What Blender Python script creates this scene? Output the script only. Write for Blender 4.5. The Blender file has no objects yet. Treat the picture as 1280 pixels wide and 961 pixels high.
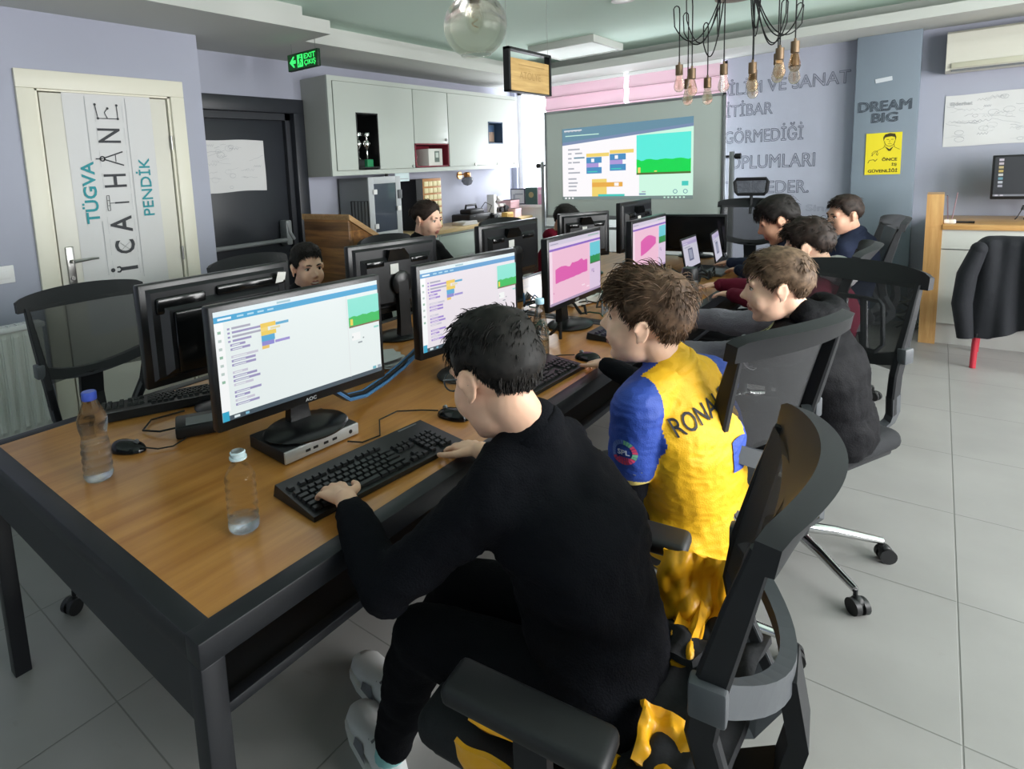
import bpy, bmesh, math, random
from mathutils import Vector, Matrix, Euler, noise
from mathutils.bvhtree import BVHTree
SC = bpy.context.scene
COL = SC.collection
V = Vector
PI = math.pi
RNG = random.Random(7)

# ---------------------------------------------------------------- materials
def lin(c):
    return tuple((x / 12.92 if x <= 0.04045 else ((x + 0.055) / 1.055) ** 2.4) for x in c)

def rgb(h):
    h = h.lstrip('#')
    return lin(tuple(int(h[i:i + 2], 16) / 255 for i in (0, 2, 4)))

MATS = {}

def mat(name, col='#808080', rough=0.5, metal=0.0, var=0.0, vscale=8.0, bump=0.0, bscale=40.0, spec=0.5,
        trans=0.0, ior=1.45, alpha=1.0, stretch=None, col2=None, coat=0.0, sheen=0.0):
    if name in MATS:
        return MATS[name]
    m = bpy.data.materials.new(name)
    m.use_nodes = True
    nt = m.node_tree
    b = nt.nodes['Principled BSDF']
    c = rgb(col)
    b.inputs['Base Color'].default_value = (*c, 1)
    b.inputs['Roughness'].default_value = rough
    b.inputs['Metallic'].default_value = metal
    b.inputs['Specular IOR Level'].default_value = spec
    b.inputs['Transmission Weight'].default_value = trans
    b.inputs['IOR'].default_value = ior
    b.inputs['Alpha'].default_value = alpha
    b.inputs['Coat Weight'].default_value = coat
    b.inputs['Sheen Weight'].default_value = sheen
    if var or bump or col2:
        tc = nt.nodes.new('ShaderNodeTexCoord')
        mp = nt.nodes.new('ShaderNodeMapping')
        nt.links.new(tc.outputs['Object'], mp.inputs['Vector'])
        if stretch:
            mp.inputs['Scale'].default_value = stretch
    if var or col2:
        n = nt.nodes.new('ShaderNodeTexNoise')
        n.inputs['Scale'].default_value = vscale
        n.inputs['Detail'].default_value = 5
        nt.links.new(mp.outputs['Vector'], n.inputs['Vector'])
        r = nt.nodes.new('ShaderNodeValToRGB')
        r.color_ramp.elements[0].position = 0.3
        r.color_ramp.elements[1].position = 0.7
        if col2:
            a, z = c, rgb(col2)
        else:
            a = tuple(x * (1 - var) for x in c)
            z = tuple(min(1, x * (1 + var)) for x in c)
        r.color_ramp.elements[0].color = (*a, 1)
        r.color_ramp.elements[1].color = (*z, 1)
        nt.links.new(n.outputs['Fac'], r.inputs['Fac'])
        nt.links.new(r.outputs['Color'], b.inputs['Base Color'])
    if bump:
        n2 = nt.nodes.new('ShaderNodeTexNoise')
        n2.inputs['Scale'].default_value = bscale
        n2.inputs['Detail'].default_value = 4
        nt.links.new(mp.outputs['Vector'], n2.inputs['Vector'])
        bp = nt.nodes.new('ShaderNodeBump')
        bp.inputs['Strength'].default_value = bump
        bp.inputs['Distance'].default_value = 0.01
        nt.links.new(n2.outputs['Fac'], bp.inputs['Height'])
        nt.links.new(bp.outputs['Normal'], b.inputs['Normal'])
    MATS[name] = m
    return m

def emi(name, col, s=1.0):
    if name in MATS:
        return MATS[name]
    m = bpy.data.materials.new(name)
    m.use_nodes = True
    nt = m.node_tree
    b = nt.nodes['Principled BSDF']
    b.inputs['Base Color'].default_value = (0.01, 0.01, 0.01, 1)
    b.inputs['Roughness'].default_value = 0.35
    b.inputs['Emission Color'].default_value = (*rgb(col), 1)
    b.inputs['Emission Strength'].default_value = s * 2 ** -EXPO * .96
    MATS[name] = m
    return m

def wood(name, c1, c2, axis=1, scale=3.0, rough=0.35, stretch=14.0, planks=0.0):
    """wood with grain running along an axis (0 x, 1 y, 2 z)"""
    if name in MATS:
        return MATS[name]
    m = bpy.data.materials.new(name)
    m.use_nodes = True
    nt = m.node_tree
    b = nt.nodes['Principled BSDF']
    b.inputs['Roughness'].default_value = rough
    tc = nt.nodes.new('ShaderNodeTexCoord')
    mp = nt.nodes.new('ShaderNodeMapping')
    s = [stretch] * 3
    s[axis] = 1.0
    mp.inputs['Scale'].default_value = s
    nt.links.new(tc.outputs['Object'], mp.inputs['Vector'])
    n = nt.nodes.new('ShaderNodeTexNoise')
    n.inputs['Scale'].default_value = scale
    n.inputs['Detail'].default_value = 8
    n.inputs['Roughness'].default_value = 0.6
    nt.links.new(mp.outputs['Vector'], n.inputs['Vector'])
    r = nt.nodes.new('ShaderNodeValToRGB')
    r.color_ramp.elements[0].position = 0.34
    r.color_ramp.elements[1].position = 0.66
    r.color_ramp.elements[0].color = (*rgb(c1), 1)
    r.color_ramp.elements[1].color = (*rgb(c2), 1)
    nt.links.new(n.outputs['Fac'], r.inputs['Fac'])
    out = r.outputs['Color']
    if planks:
        # individual boards: a white-noise tone per board, boards stacked along z
        sx = nt.nodes.new('ShaderNodeSeparateXYZ')
        nt.links.new(tc.outputs['Object'], sx.inputs['Vector'])
        fl = nt.nodes.new('ShaderNodeMath'); fl.operation = 'DIVIDE'
        fl.inputs[1].default_value = planks
        nt.links.new(sx.outputs['Z'], fl.inputs[0])
        f2 = nt.nodes.new('ShaderNodeMath'); f2.operation = 'FLOOR'
        nt.links.new(fl.outputs[0], f2.inputs[0])
        wn = nt.nodes.new('ShaderNodeTexWhiteNoise'); wn.noise_dimensions = '1D'
        nt.links.new(f2.outputs[0], wn.inputs['W'])
        mr = nt.nodes.new('ShaderNodeMapRange')
        mr.inputs['To Min'].default_value = 0.55
        mr.inputs['To Max'].default_value = 1.25
        nt.links.new(wn.outputs['Value'], mr.inputs['Value'])
        mx = nt.nodes.new('ShaderNodeVectorMath'); mx.operation = 'SCALE'
        nt.links.new(out, mx.inputs[0])
        nt.links.new(mr.outputs['Result'], mx.inputs['Scale'])
        out = mx.outputs['Vector']
    nt.links.new(out, b.inputs['Base Color'])
    MATS[name] = m
    return m

# ---------------------------------------------------------------- mesh builder
MW = {}          # root / part name -> matrix used to bring world points into its space

def frame(x, y, z, o):
    """matrix with the given axes as columns and origin o"""
    m = Matrix.Identity(4)
    for i, a in enumerate((x, y, z)):
        for j in range(3):
            m[j][i] = a[j]
    for j in range(3):
        m[j][3] = o[j]
    return m

def T(x, y, z):
    return Matrix.Translation((x, y, z))

def RZ(a):
    return Matrix.Rotation(a, 4, 'Z')

def RX(a):
    return Matrix.Rotation(a, 4, 'X')

def RY(a):
    return Matrix.Rotation(a, 4, 'Y')

class MB:
    def __init__(s):
        s.v = []; s.f = []; s.m = []; s.sm = []

    def add(s, vs, fs, mi=0, M=None, smooth=False):
        o = len(s.v)
        if M is not None:
            vs = [M @ V(p) for p in vs]
        s.v += [tuple(p) for p in vs]
        for f in fs:
            s.f.append(tuple(i + o for i in f)); s.m.append(mi); s.sm.append(smooth)
        return s

    def box(s, c, d, mi=0, M=None, bev=0.0, seg=2):
        bm = bmesh.new()
        bmesh.ops.create_cube(bm, size=1)
        for v in bm.verts:
            v.co = V((v.co.x * d[0], v.co.y * d[1], v.co.z * d[2]))
        if bev:
            bev = min(bev, min(d) * 0.49)
            bmesh.ops.bevel(bm, geom=bm.edges[:], offset=bev, segments=seg, affect='EDGES', profile=0.5)
        bm.verts.index_update()
        vs = [v.co + V(c) for v in bm.verts]
        fs = [[v.index for v in f.verts] for f in bm.faces]
        bm.free()
        return s.add(vs, fs, mi, M, bool(bev))

    def b2(s, lo, hi, mi=0, M=None, bev=0.0, seg=2):
        c = [(a + b) / 2 for a, b in zip(lo, hi)]
        d = [abs(b - a) for a, b in zip(lo, hi)]
        return s.box(c, d, mi, M, bev, seg)

    def cyl(s, p0, p1, r0, r1=None, n=16, mi=0, M=None, smooth=True, caps=True):
        r1 = r0 if r1 is None else r1
        return s.tube([p0, p1], [r0, r1], n, mi, M, smooth, caps)

    def tube(s, pts, r, n=8, mi=0, M=None, smooth=True, caps=True, closed=False, sec=None, up=None):
        """sweep a circle (or the section sec = [(a,b)..] scaled by r) along pts"""
        P = [V(p) for p in pts]
        k = len(P)
        R = list(r) if isinstance(r, (list, tuple)) else [r] * k
        sec = sec or [(math.cos(2 * PI * i / n), math.sin(2 * PI * i / n)) for i in range(n)]
        n = len(sec)
        tan = []
        for i in range(k):
            if closed:
                d = P[(i + 1) % k] - P[i - 1]
            else:
                d = P[min(i + 1, k - 1)] - P[max(i - 1, 0)]
            tan.append(d.normalized() if d.length > 1e-9 else V((0, 0, 1)))
        u = V(up) if up else (V((0, 0, 1)) if abs(tan[0].z) < 0.9 else V((1, 0, 0)))
        vs = []
        prev = None
        for i in range(k):
            t = tan[i]
            if up:
                a = u - t * u.dot(t)
            elif prev is None:
                a = u - t * u.dot(t)
            else:
                a = prev - t * prev.dot(t)
            if a.length < 1e-6:
                a = t.orthogonal()
            a.normalize(); prev = a
            b = t.cross(a)
            for (ca, cb) in sec:
                vs.append(P[i] + (b * ca + a * cb) * R[i])
        fs = []
        for i in range(k if closed else k - 1):
            j = (i + 1) % k
            for q in range(n):
                w = (q + 1) % n
                fs.append((i * n + q, i * n + w, j * n + w, j * n + q))
        if caps and not closed:
            fs.append(tuple(range(n - 1, -1, -1)))
            fs.append(tuple((k - 1) * n + q for q in range(n)))
        return s.add(vs, fs, mi, M, smooth)

    def lathe(s, prof, n=24, mi=0, M=None, smooth=True, c=(0, 0, 0), caps=True):
        vs = []; fs = []
        for (r, z) in prof:
            for q in range(n):
                a = 2 * PI * q / n
                vs.append((c[0] + r * math.cos(a), c[1] + r * math.sin(a), c[2] + z))
        for i in range(len(prof) - 1):
            for q in range(n):
                w = (q + 1) % n
                fs.append((i * n + q, i * n + w, (i + 1) * n + w, (i + 1) * n + q))
        if caps:
            fs.append(tuple(range(n - 1, -1, -1)))
            fs.append(tuple((len(prof) - 1) * n + q for q in range(n)))
        return s.add(vs, fs, mi, M, smooth)

    def ell(s, c, r, n=16, mi=0, M=None, R=None):
        vs = [V((0, 0, 1))]; fs = []
        k = max(6, n // 2)
        for i in range(1, k):
            a = PI * i / k
            for q in range(n):
                b = 2 * PI * q / n
                vs.append(V((math.sin(a) * math.cos(b), math.sin(a) * math.sin(b), math.cos(a))))
        vs.append(V((0, 0, -1)))
        for q in range(n):
            fs.append((0, 1 + q, 1 + (q + 1) % n))
        for i in range(k - 2):
            for q in range(n):
                w = (q + 1) % n
                fs.append((1 + i * n + q, 1 + (i + 1) * n + q, 1 + (i + 1) * n + w, 1 + i * n + w))
        e = len(vs) - 1
        for q in range(n):
            fs.append((e, 1 + (k - 2) * n + (q + 1) % n, 1 + (k - 2) * n + q))
        rr = r if isinstance(r, (tuple, list)) else (r, r, r)
        vs = [V((p.x * rr[0], p.y * rr[1], p.z * rr[2])) for p in vs]
        if R is not None:
            vs = [R @ p for p in vs]
        vs = [p + V(c) for p in vs]
        return s.add(vs, fs, mi, M, True)

    def prism(s, poly, z0, z1, mi=0, M=None, smooth=False):
        n = len(poly)
        vs = [(x, y, z0) for x, y in poly] + [(x, y, z1) for x, y in poly]
        fs = [tuple(range(n - 1, -1, -1)), tuple(range(n, 2 * n))]
        fs += [(i, (i + 1) % n, n + (i + 1) % n, n + i) for i in range(n)]
        return s.add(vs, fs, mi, M, smooth)

    def quad(s, a, b, c, d, mi=0, M=None):
        return s.add([a, b, c, d], [(0, 1, 2, 3)], mi, M)

    def rect(s, u0, v0, u1, v1, w=0.0, mi=0, M=None):
        """flat patch in the xy plane of M at height w"""
        return s.add([(u0, v0, w), (u1, v0, w), (u1, v1, w), (u0, v1, w)], [(0, 1, 2, 3)], mi, M)

    def grid(s, fn, nu, nv, mi=0, M=None, smooth=True, thick=0.0, wrap=False):
        vs = []; fs = []
        for i in range(nu + 1):
            for j in range(nv + 1):
                vs.append(V(fn(i / nu, j / nv)))
        W = nv + 1
        for i in range(nu):
            for j in range(nv):
                fs.append((i * W + j, (i + 1) * W + j, (i + 1) * W + j + 1, i * W + j + 1))
        if thick:
            N = len(vs)
            nrm = [V((0, 0, 0)) for _ in vs]
            for f in fs:
                nn = (vs[f[1]] - vs[f[0]]).cross(vs[f[2]] - vs[f[0]])
                for q in f:
                    nrm[q] += nn
            vs += [p - (q.normalized() if q.length else q) * thick for p, q in zip(vs, nrm)]
            fs += [tuple(N + q for q in reversed(f)) for f in fs]
            edge = [i * W for i in range(nu + 1)] + [nu * W + j for j in range(1, nv + 1)] + \
                   [i * W + nv for i in range(nu - 1, -1, -1)] + [j for j in range(nv - 1, 0, -1)]
            for a, b in zip(edge, edge[1:] + edge[:1]):
                fs.append((b, a, N + a, N + b))
        return s.add(vs, fs, mi, M, smooth)

    def build(s, name, mats, parent=None, world=False, auto=True):
        vs = s.v
        if parent is not None and world:
            I = MW[parent.name].inverted()
            vs = [I @ V(p) for p in vs]
        me = bpy.data.meshes.new(name)
        me.from_pydata([tuple(p) for p in vs], [], s.f)
        if not isinstance(mats, (list, tuple)):
            mats = [mats]
        for m in mats:
            me.materials.append(m)
        me.polygons.foreach_set('material_index', s.m)
        me.polygons.foreach_set('use_smooth', s.sm)
        me.update()
        bm = bmesh.new(); bm.from_mesh(me)
        bmesh.ops.recalc_face_normals(bm, faces=bm.faces[:])
        bm.to_mesh(me); bm.free()
        if auto and any(s.sm):
            try:
                me.set_sharp_from_angle(angle=math.radians(42))
            except Exception:
                pass
        o = bpy.data.objects.new(name, me)
        COL.objects.link(o)
        MW[o.name] = Matrix.Identity(4)
        if parent is not None:
            o.parent = parent
            MW[o.name] = MW[parent.name]
        return o

def thing(name, label, cat, loc=(0, 0, 0), rz=0.0, group=None):
    o = bpy.data.objects.new(name, None)
    o.empty_display_size = 0.05
    COL.objects.link(o)
    o.location = loc
    o.rotation_euler = (0, 0, rz)
    MW[o.name] = T(*loc) @ RZ(rz)
    o['label'] = label; o['category'] = cat
    if group:
        o['group'] = group
    return o

def tag(o, label, cat, group=None):
    o['label'] = label; o['category'] = cat
    if group:
        o['group'] = group
    return o

def struct(o):
    o['kind'] = 'structure'
    return o

def lab(o, t):
    o['label'] = t
    return o

def dup(o, parent=None):
    c = o.copy()
    COL.objects.link(c)
    c.parent = parent
    for ch in list(o.children):
        dup(ch, c)
    return c

def dup_thing(o, loc, rz, label):
    c = dup(o)
    c.location = loc; c.rotation_euler = (0, 0, rz)
    c['label'] = label
    MW[c.name] = T(*loc) @ RZ(rz)
    return c

def text_geo(txt, outline=0.0, extrude=0.0, res=3, spacing=1.0, shear=0.0, bold=0.0):
    cu = bpy.data.curves.new('lettering_source', 'FONT')
    cu.body = txt
    cu.size = 1.0
    cu.resolution_u = res
    cu.space_character = spacing
    cu.shear = shear
    cu.align_x = 'LEFT'
    if outline:
        cu.fill_mode = 'NONE'
        cu.bevel_depth = outline
        cu.bevel_resolution = 1
    else:
        cu.extrude = extrude
        cu.offset = bold
    ob = bpy.data.objects.new('lettering_source', cu)
    COL.objects.link(ob)
    bpy.context.view_layer.update()
    dg = bpy.context.evaluated_depsgraph_get()
    me = bpy.data.meshes.new_from_object(ob.evaluated_get(dg))
    vs = [v.co.copy() for v in me.vertices]
    fs = [tuple(p.vertices) for p in me.polygons]
    bpy.data.objects.remove(ob); bpy.data.curves.remove(cu); bpy.data.meshes.remove(me)
    return vs, fs

def add_text(mb, txt, M, x0, y0, w, h, mi=0, outline=0.0, z=0.0, rot=0.0, keep=False, extrude=0.0, spacing=1.0, bold=0.0, shear=0.0):
    """lettering fitted into a box (x0,y0,w,h) of the plane M; outline / extrude in fractions of the text size"""
    vs, fs = text_geo(txt, outline, extrude, spacing=spacing, bold=bold, shear=shear)
    if not vs:
        return
    ax = min(p.x for p in vs); bx = max(p.x for p in vs)
    ay = min(p.y for p in vs); by = max(p.y for p in vs)
    sx = w / (bx - ax); sy = h / (by - ay)
    if keep:
        sx = sy = min(sx, sy)
    out = []
    for p in vs:
        out.append(V((x0 + (p.x - ax) * sx, y0 + (p.y - ay) * sy, z + p.z * min(sx, sy))))
    mb.add(out, fs, mi, M)
SKY, P_RIGHT, P_BACK, EXPO = 2.8, 170.0, 100.0, 0.42
# ================================================================ room
def floor_mat():
    m = bpy.data.materials.new('floor_tiles'); m.use_nodes = True
    nt = m.node_tree; b = nt.nodes['Principled BSDF']
    N = nt.nodes.new; L = nt.links.new
    tc = N('ShaderNodeTexCoord'); sx = N('ShaderNodeSeparateXYZ'); L(tc.outputs['Object'], sx.inputs[0])
    def mth(op, a, bb=None, cc=None):
        n = N('ShaderNodeMath'); n.operation = op
        for i, q in enumerate((a, bb, cc)):
            if q is None: continue
            if isinstance(q, (int, float)): n.inputs[i].default_value = q
            else: L(q, n.inputs[i])
        return n.outputs[0]
    def dist(sock, off, per):
        t = mth('DIVIDE', mth('SUBTRACT', sock, off), per)
        fr = mth('SUBTRACT', t, mth('ROUND', t))
        return mth('MULTIPLY', mth('ABSOLUTE', fr), per), mth('FLOOR', mth('ADD', t, 0.0))
    dx, ix = dist(sx.outputs[0], 0.122, 0.629)
    dy, iy = dist(sx.outputs[1], 0.58, 0.64)
    d = mth('MINIMUM', dx, dy)
    g = N('ShaderNodeMapRange'); L(d, g.inputs['Value'])
    g.inputs['From Min'].default_value = 0.0012; g.inputs['From Max'].default_value = 0.0030
    nz = N('ShaderNodeTexNoise'); nz.inputs['Scale'].default_value = 2.2; nz.inputs['Detail'].default_value = 6
    L(tc.outputs['Object'], nz.inputs['Vector'])
    rp = N('ShaderNodeValToRGB'); L(nz.outputs['Fac'], rp.inputs['Fac'])
    rp.color_ramp.elements[0].position = 0.3; rp.color_ramp.elements[1].position = 0.75
    rp.color_ramp.elements[0].color = (*rgb('#888785'), 1); rp.color_ramp.elements[1].color = (*rgb('#959492'), 1)
    # a few dark scuffs
    n2 = N('ShaderNodeTexNoise'); n2.inputs['Scale'].default_value = 9; n2.inputs['Detail'].default_value = 3
    mp = N('ShaderNodeMapping'); mp.inputs['Scale'].default_value = (1, 2.2, 1); L(tc.outputs['Object'], mp.inputs[0]); L(mp.outputs[0], n2.inputs['Vector'])
    r2 = N('ShaderNodeMapRange'); L(n2.outputs['Fac'], r2.inputs['Value'])
    r2.inputs['From Min'].default_value = 0.70; r2.inputs['From Max'].default_value = 0.78
    r2.inputs['To Min'].default_value = 0; r2.inputs['To Max'].default_value = 0.35
    mx0 = N('ShaderNodeMix'); mx0.data_type = 'RGBA'; L(r2.outputs[0], mx0.inputs['Factor'])
    L(rp.outputs[0], mx0.inputs['A']); mx0.inputs['B'].default_value = (*rgb('#807d78'), 1)
    mx = N('ShaderNodeMix'); mx.data_type = 'RGBA'; L(g.outputs[0], mx.inputs['Factor'])
    mx.inputs['A'].default_value = (*rgb('#6c6c69'), 1); L(mx0.outputs['Result'], mx.inputs['B'])
    L(mx.outputs['Result'], b.inputs['Base Color'])
    b.inputs['Roughness'].default_value = 0.38
    bp = N('ShaderNodeBump'); bp.inputs['Strength'].default_value = 0.4; bp.inputs['Distance'].default_value = 0.003
    L(g.outputs[0], bp.inputs['Height']); L(bp.outputs[0], b.inputs['Normal'])
    return m

M_dim = mat('low_bounce_grey', '#4a4b50', 0.8)  # dark tone set so the unseen front wall bounces less light
M_wall = mat('lavender_paint', '#a4a7b6', 0.75, var=0.03, vscale=1.5)
M_pillar = mat('blue_grey_paint', '#7d8995', 0.7, var=0.03, vscale=1.5)
M_ceil = mat('ceiling_green_cast', '#cbe0d4', 0.8)  # green cast of the projected picture tinted into the ceiling colour
M_soff = mat('soffit_paint', '#bfc1bc', 0.8)
M_white = mat('white_paint', '#e4e4e4', 0.55)
M_cream = mat('cream_lacquer', '#dedbcb', 0.45)
M_leaf = mat('door_lacquer', '#d9d7cc', 0.4, var=0.03, vscale=2)
M_black = mat('black_plastic', '#17181a', 0.45)
M_blackm = mat('black_matt_metal', '#1b1d20', 0.5)
M_steel = mat('brushed_steel', '#a9a9a6', 0.3, 1.0)
M_grey = mat('grey_plastic', '#6a6d70', 0.45)
M_glass = mat('window_glass', '#ffffff', 0.02, alpha=0.10)
M_paper = mat('paper', '#d2d2d2', 0.8)
M_ink = mat('pencil_ink', '#a4a6ab', .8)
M_darkdoor = mat('anthracite_door', '#2b2e34', 0.4, var=0.08, vscale=1.2)

b = MB(); b.b2((-4.6, -2.8, -0.05), (3.4, 7.2, 0)); struct(b.build('floor', floor_mat()))
XW, XB, YB = -3.81, -4.2, 6.75
XR, YF = 2.6, -4.2
RZ0, RZ1 = .75, 2.44
# left wall with the cream door opening, a return, and the recessed stretch beyond
b = MB()
b.b2((XB - .2, YF, 0), (XW, 1.225, 2.66)); b.b2((XB - .2, 2.02, 0), (XW, 2.24, 2.66)); b.b2((XB - .2, 1.225, 2.065), (XW, 2.02, 2.66))
b.b2((XB - .2, 1.225, 0), (XW - .16, 2.02, 2.065))
struct(b.build('wall_left', M_wall))
b = MB()
b.b2((XB - .3, 2.24, 2.06), (XB, 3.30, 2.66)); b.b2((XB - .3, 3.30, 0), (XB, 6.95, 2.66)); b.b2((XB - .3, 2.24, 0), (XB - .12, 3.30, 2.06))
struct(b.build('wall_left', M_wall))
# back wall with the wide window opening
WX0, WX1, WZ0, WZ1 = -4.13, -1.66, 1.04, 2.46
b = MB()
b.b2((XB - .2, YB, 0), (XR + .2, YB + .2, WZ0)); b.b2((XB - .2, YB, WZ1), (XR + .2, YB + .2, 2.66))
b.b2((XB - .2, YB, WZ0), (WX0, YB + .2, WZ1)); b.b2((WX1, YB, WZ0), (XR + .2, YB + .2, WZ1))
wall_back = struct(b.build('wall_back', M_wall))
# right wall with three tall windows, front wall
b = MB()
RW = [(0.6, 2.7), (3.3, 5.2)]
b.b2((XR, YF, 0), (XR + .2, YB + .2, RZ0)); b.b2((XR, YF, RZ1), (XR + .2, YB + .2, 2.66))
ys = [YF] + [q for w in RW for q in w] + [YB + .2]
for i in range(0, len(ys), 2):
    b.b2((XR, ys[i], RZ0), (XR + .2, ys[i + 1], RZ1))
struct(b.build('wall_right', M_wall))
b = MB(); b.b2((XB - .2, YF - .2, 0), (XR + .2, YF, 2.66)); struct(b.build('wall_front', M_dim))
wi = 2
for (a, c) in RW:
    b = MB()
    for q in (a, (a + c) / 2 - .025, c - .05):
        b.b2((XR + .06, q, RZ0), (XR + .12, q + .05, RZ1))
    b.b2((XR + .06, a, RZ0), (XR + .12, c, RZ0 + .05)); b.b2((XR + .06, a, RZ1 - .05), (XR + .12, c, RZ1))
    w = struct(b.build('window_%d' % wi, M_white)); wi += 1
    g = MB(); g.b2((XR + .085, a, RZ0 + .03), (XR + .091, c, RZ1 - .03)); g.build('glass', M_glass, w)
# window behind the whiteboard
b = MB()
for q in (WX0, -3.62, -2.66, WX1 - .06):
    b.b2((q, YB + .06, WZ0), (q + .06, YB + .12, WZ1))
b.b2((WX0, YB + .06, WZ0), (WX1, YB + .12, WZ0 + .06)); b.b2((WX0, YB + .06, WZ1 - .06), (WX1, YB + .12, WZ1))
w1 = struct(b.build('window_1', M_white))
g = MB(); g.b2((WX0, YB + .085, WZ0 + .03), (WX1, YB + .091, WZ1 - .03)); g.build('glass', M_glass, w1)
b = MB(); b.b2((WX0 - .06, 6.45, WZ0 - .04), (WX1 + .05, YB + .06, WZ0), bev=.006); b.b2((WX0 - .06, 6.47, 0.2), (WX1 + .05, YB, WZ0 - .04))
struct(b.build('trim_1', M_white))

# ceiling and stepped soffit
b = MB(); b.b2((XB - .3, YF - .2, 2.66), (XR + .2, YB + .2, 2.75)); struct(b.build('ceiling', M_ceil))
def soffit(n, lo, hi, lo2, hi2, zm):
    s = MB(); s.b2((*lo, 2.47), (*hi, zm)); s.b2((*lo2, zm), (*hi2, 2.66)); struct(s.build('trim_%d' % n, M_soff))
soffit(2, (XB - .1, YF), (-3.25, 2.93), (XB - .1, YF), (-3.38, 2.80), 2.56)
soffit(3, (XB - .1, 2.93), (-3.53, YB), (XB - .1, 2.93), (-3.72, YB), 2.55)
soffit(4, (-3.53, 6.13), (XR, YB), (-3.72, 6.42), (XR, YB), 2.55)
soffit(5, (2.3, YF), (XR, 6.13), (2.45, YF), (XR, 6.42), 2.55)
# pillar
b = MB(); b.b2((-.595, 6.62, 0), (-.155, YB + .05, 2.47), bev=.008); pillar = struct(b.build('pillar', M_pillar))

# cream door (door_1)
b = MB()
for (y0, y1) in ((1.145, 1.235), (2.01, 2.10)):
    b.b2((XW - .02, y0, 0), (XW + .022, y1, 2.055), bev=.004)
b.b2((XW - .02, 1.145, 2.055), (XW + .022, 2.10, 2.155), bev=.004)
for (y0, y1) in ((1.225, 1.25), (1.995, 2.02)):
    b.b2((XW - .15, y0, 0), (XW + .004, y1, 2.065))
b.b2((XW - .15, 1.225, 2.045), (XW + .004, 2.02, 2.067))
d1 = struct(b.build('door_1', M_cream))
b = MB(); b.b2((XW - .06, 1.262, .008), (XW - .012, 1.99, 2.04), bev=.003)
leaf = lab(b.build('door_leaf', M_leaf, d1), 'cream door leaf')
b = MB()   # lever handle on its long plate
b.box((XW - .007, 1.315, 1.05), (.012, .045, .24), bev=.006)
b.cyl((XW - .005, 1.315, 1.085), (XW + .05, 1.315, 1.085), .010)
b.tube([(XW + .05, 1.315, 1.085), (XW + .052, 1.36, 1.087), (XW + .05, 1.41, 1.09), (XW + .045, 1.45, 1.088)], [.011, .009, .008, .006])
b.cyl((XW - .005, 1.315, .985), (XW + .008, 1.315, .985), .012)
lab(b.build('door_handle', M_steel, d1), 'steel lever handle on a long plate')
b = MB()
for z in (.3, 1.0, 1.72):
    b.cyl((XW + .003, 1.995, z), (XW + .003, 1.995, z + .09), .008)
b.build('hinge', M_steel, d1)

# banner with the rotated writing on the cream door
BM = frame((0, 0, 1), (0, -1, 0), (1, 0, 0), (XW - .009, 0, 0))       # x runs up, y runs to smaller y
t = thing('door_banner', 'tall white paper banner with rotated teal and black lettering on the cream door', 'banner', (XW - .009, 1.62, .6))
def bw(u, v): # wavy paper
    z = .62 + (2.045 - .62) * v
    y = 1.375 + (1.885 - 1.375) * u
    return (XW - .0088 + .0025 * math.sin(v * 9) * (1 - v) + .02 * max(0, .25 - v) * math.sin(u * 7), y, z)
b = MB(); b.grid(bw, 20, 30, thick=.0006); b.build('paper_sheet', M_paper, t, True)
M_teal = mat('teal_print', '#2f8f98', .7); M_char = mat('charcoal_print', '#3c3e42', .7)
b = MB(); add_text(b, 'TÜGVA', BM, 1.29, -1.505, .365, .092, z=.004, bold=.02); lab(b.build('lettering', M_teal, t, True), 'teal word TÜGVA')
b = MB(); add_text(b, 'PENDİK', BM, 1.31, -1.838, .36, .092, z=.004, bold=.008); lab(b.build('lettering', M_teal, t, True), 'teal word PENDİK')
b = MB()
def hbar(x, y0, y1, w): # stroke helper in banner plane
    b.rect(x, y0, x + w, y1, .004, 0, BM)
def seg2(mb, p, q, w, z=.004, mi=0, M=BM):
    p = V((p[0], p[1], 0)); q = V((q[0], q[1], 0)); d = (q - p); n = V((-d.y, d.x, 0)).normalized() * w / 2
    mb.add([(p + n) + V((0, 0, z)), (q + n) + V((0, 0, z)), (q - n) + V((0, 0, z)), (p - n) + V((0, 0, z))], [(0, 1, 2, 3)], mi, M)
base, H = -1.695, .15
pitch = .133
X0 = .985
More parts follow.
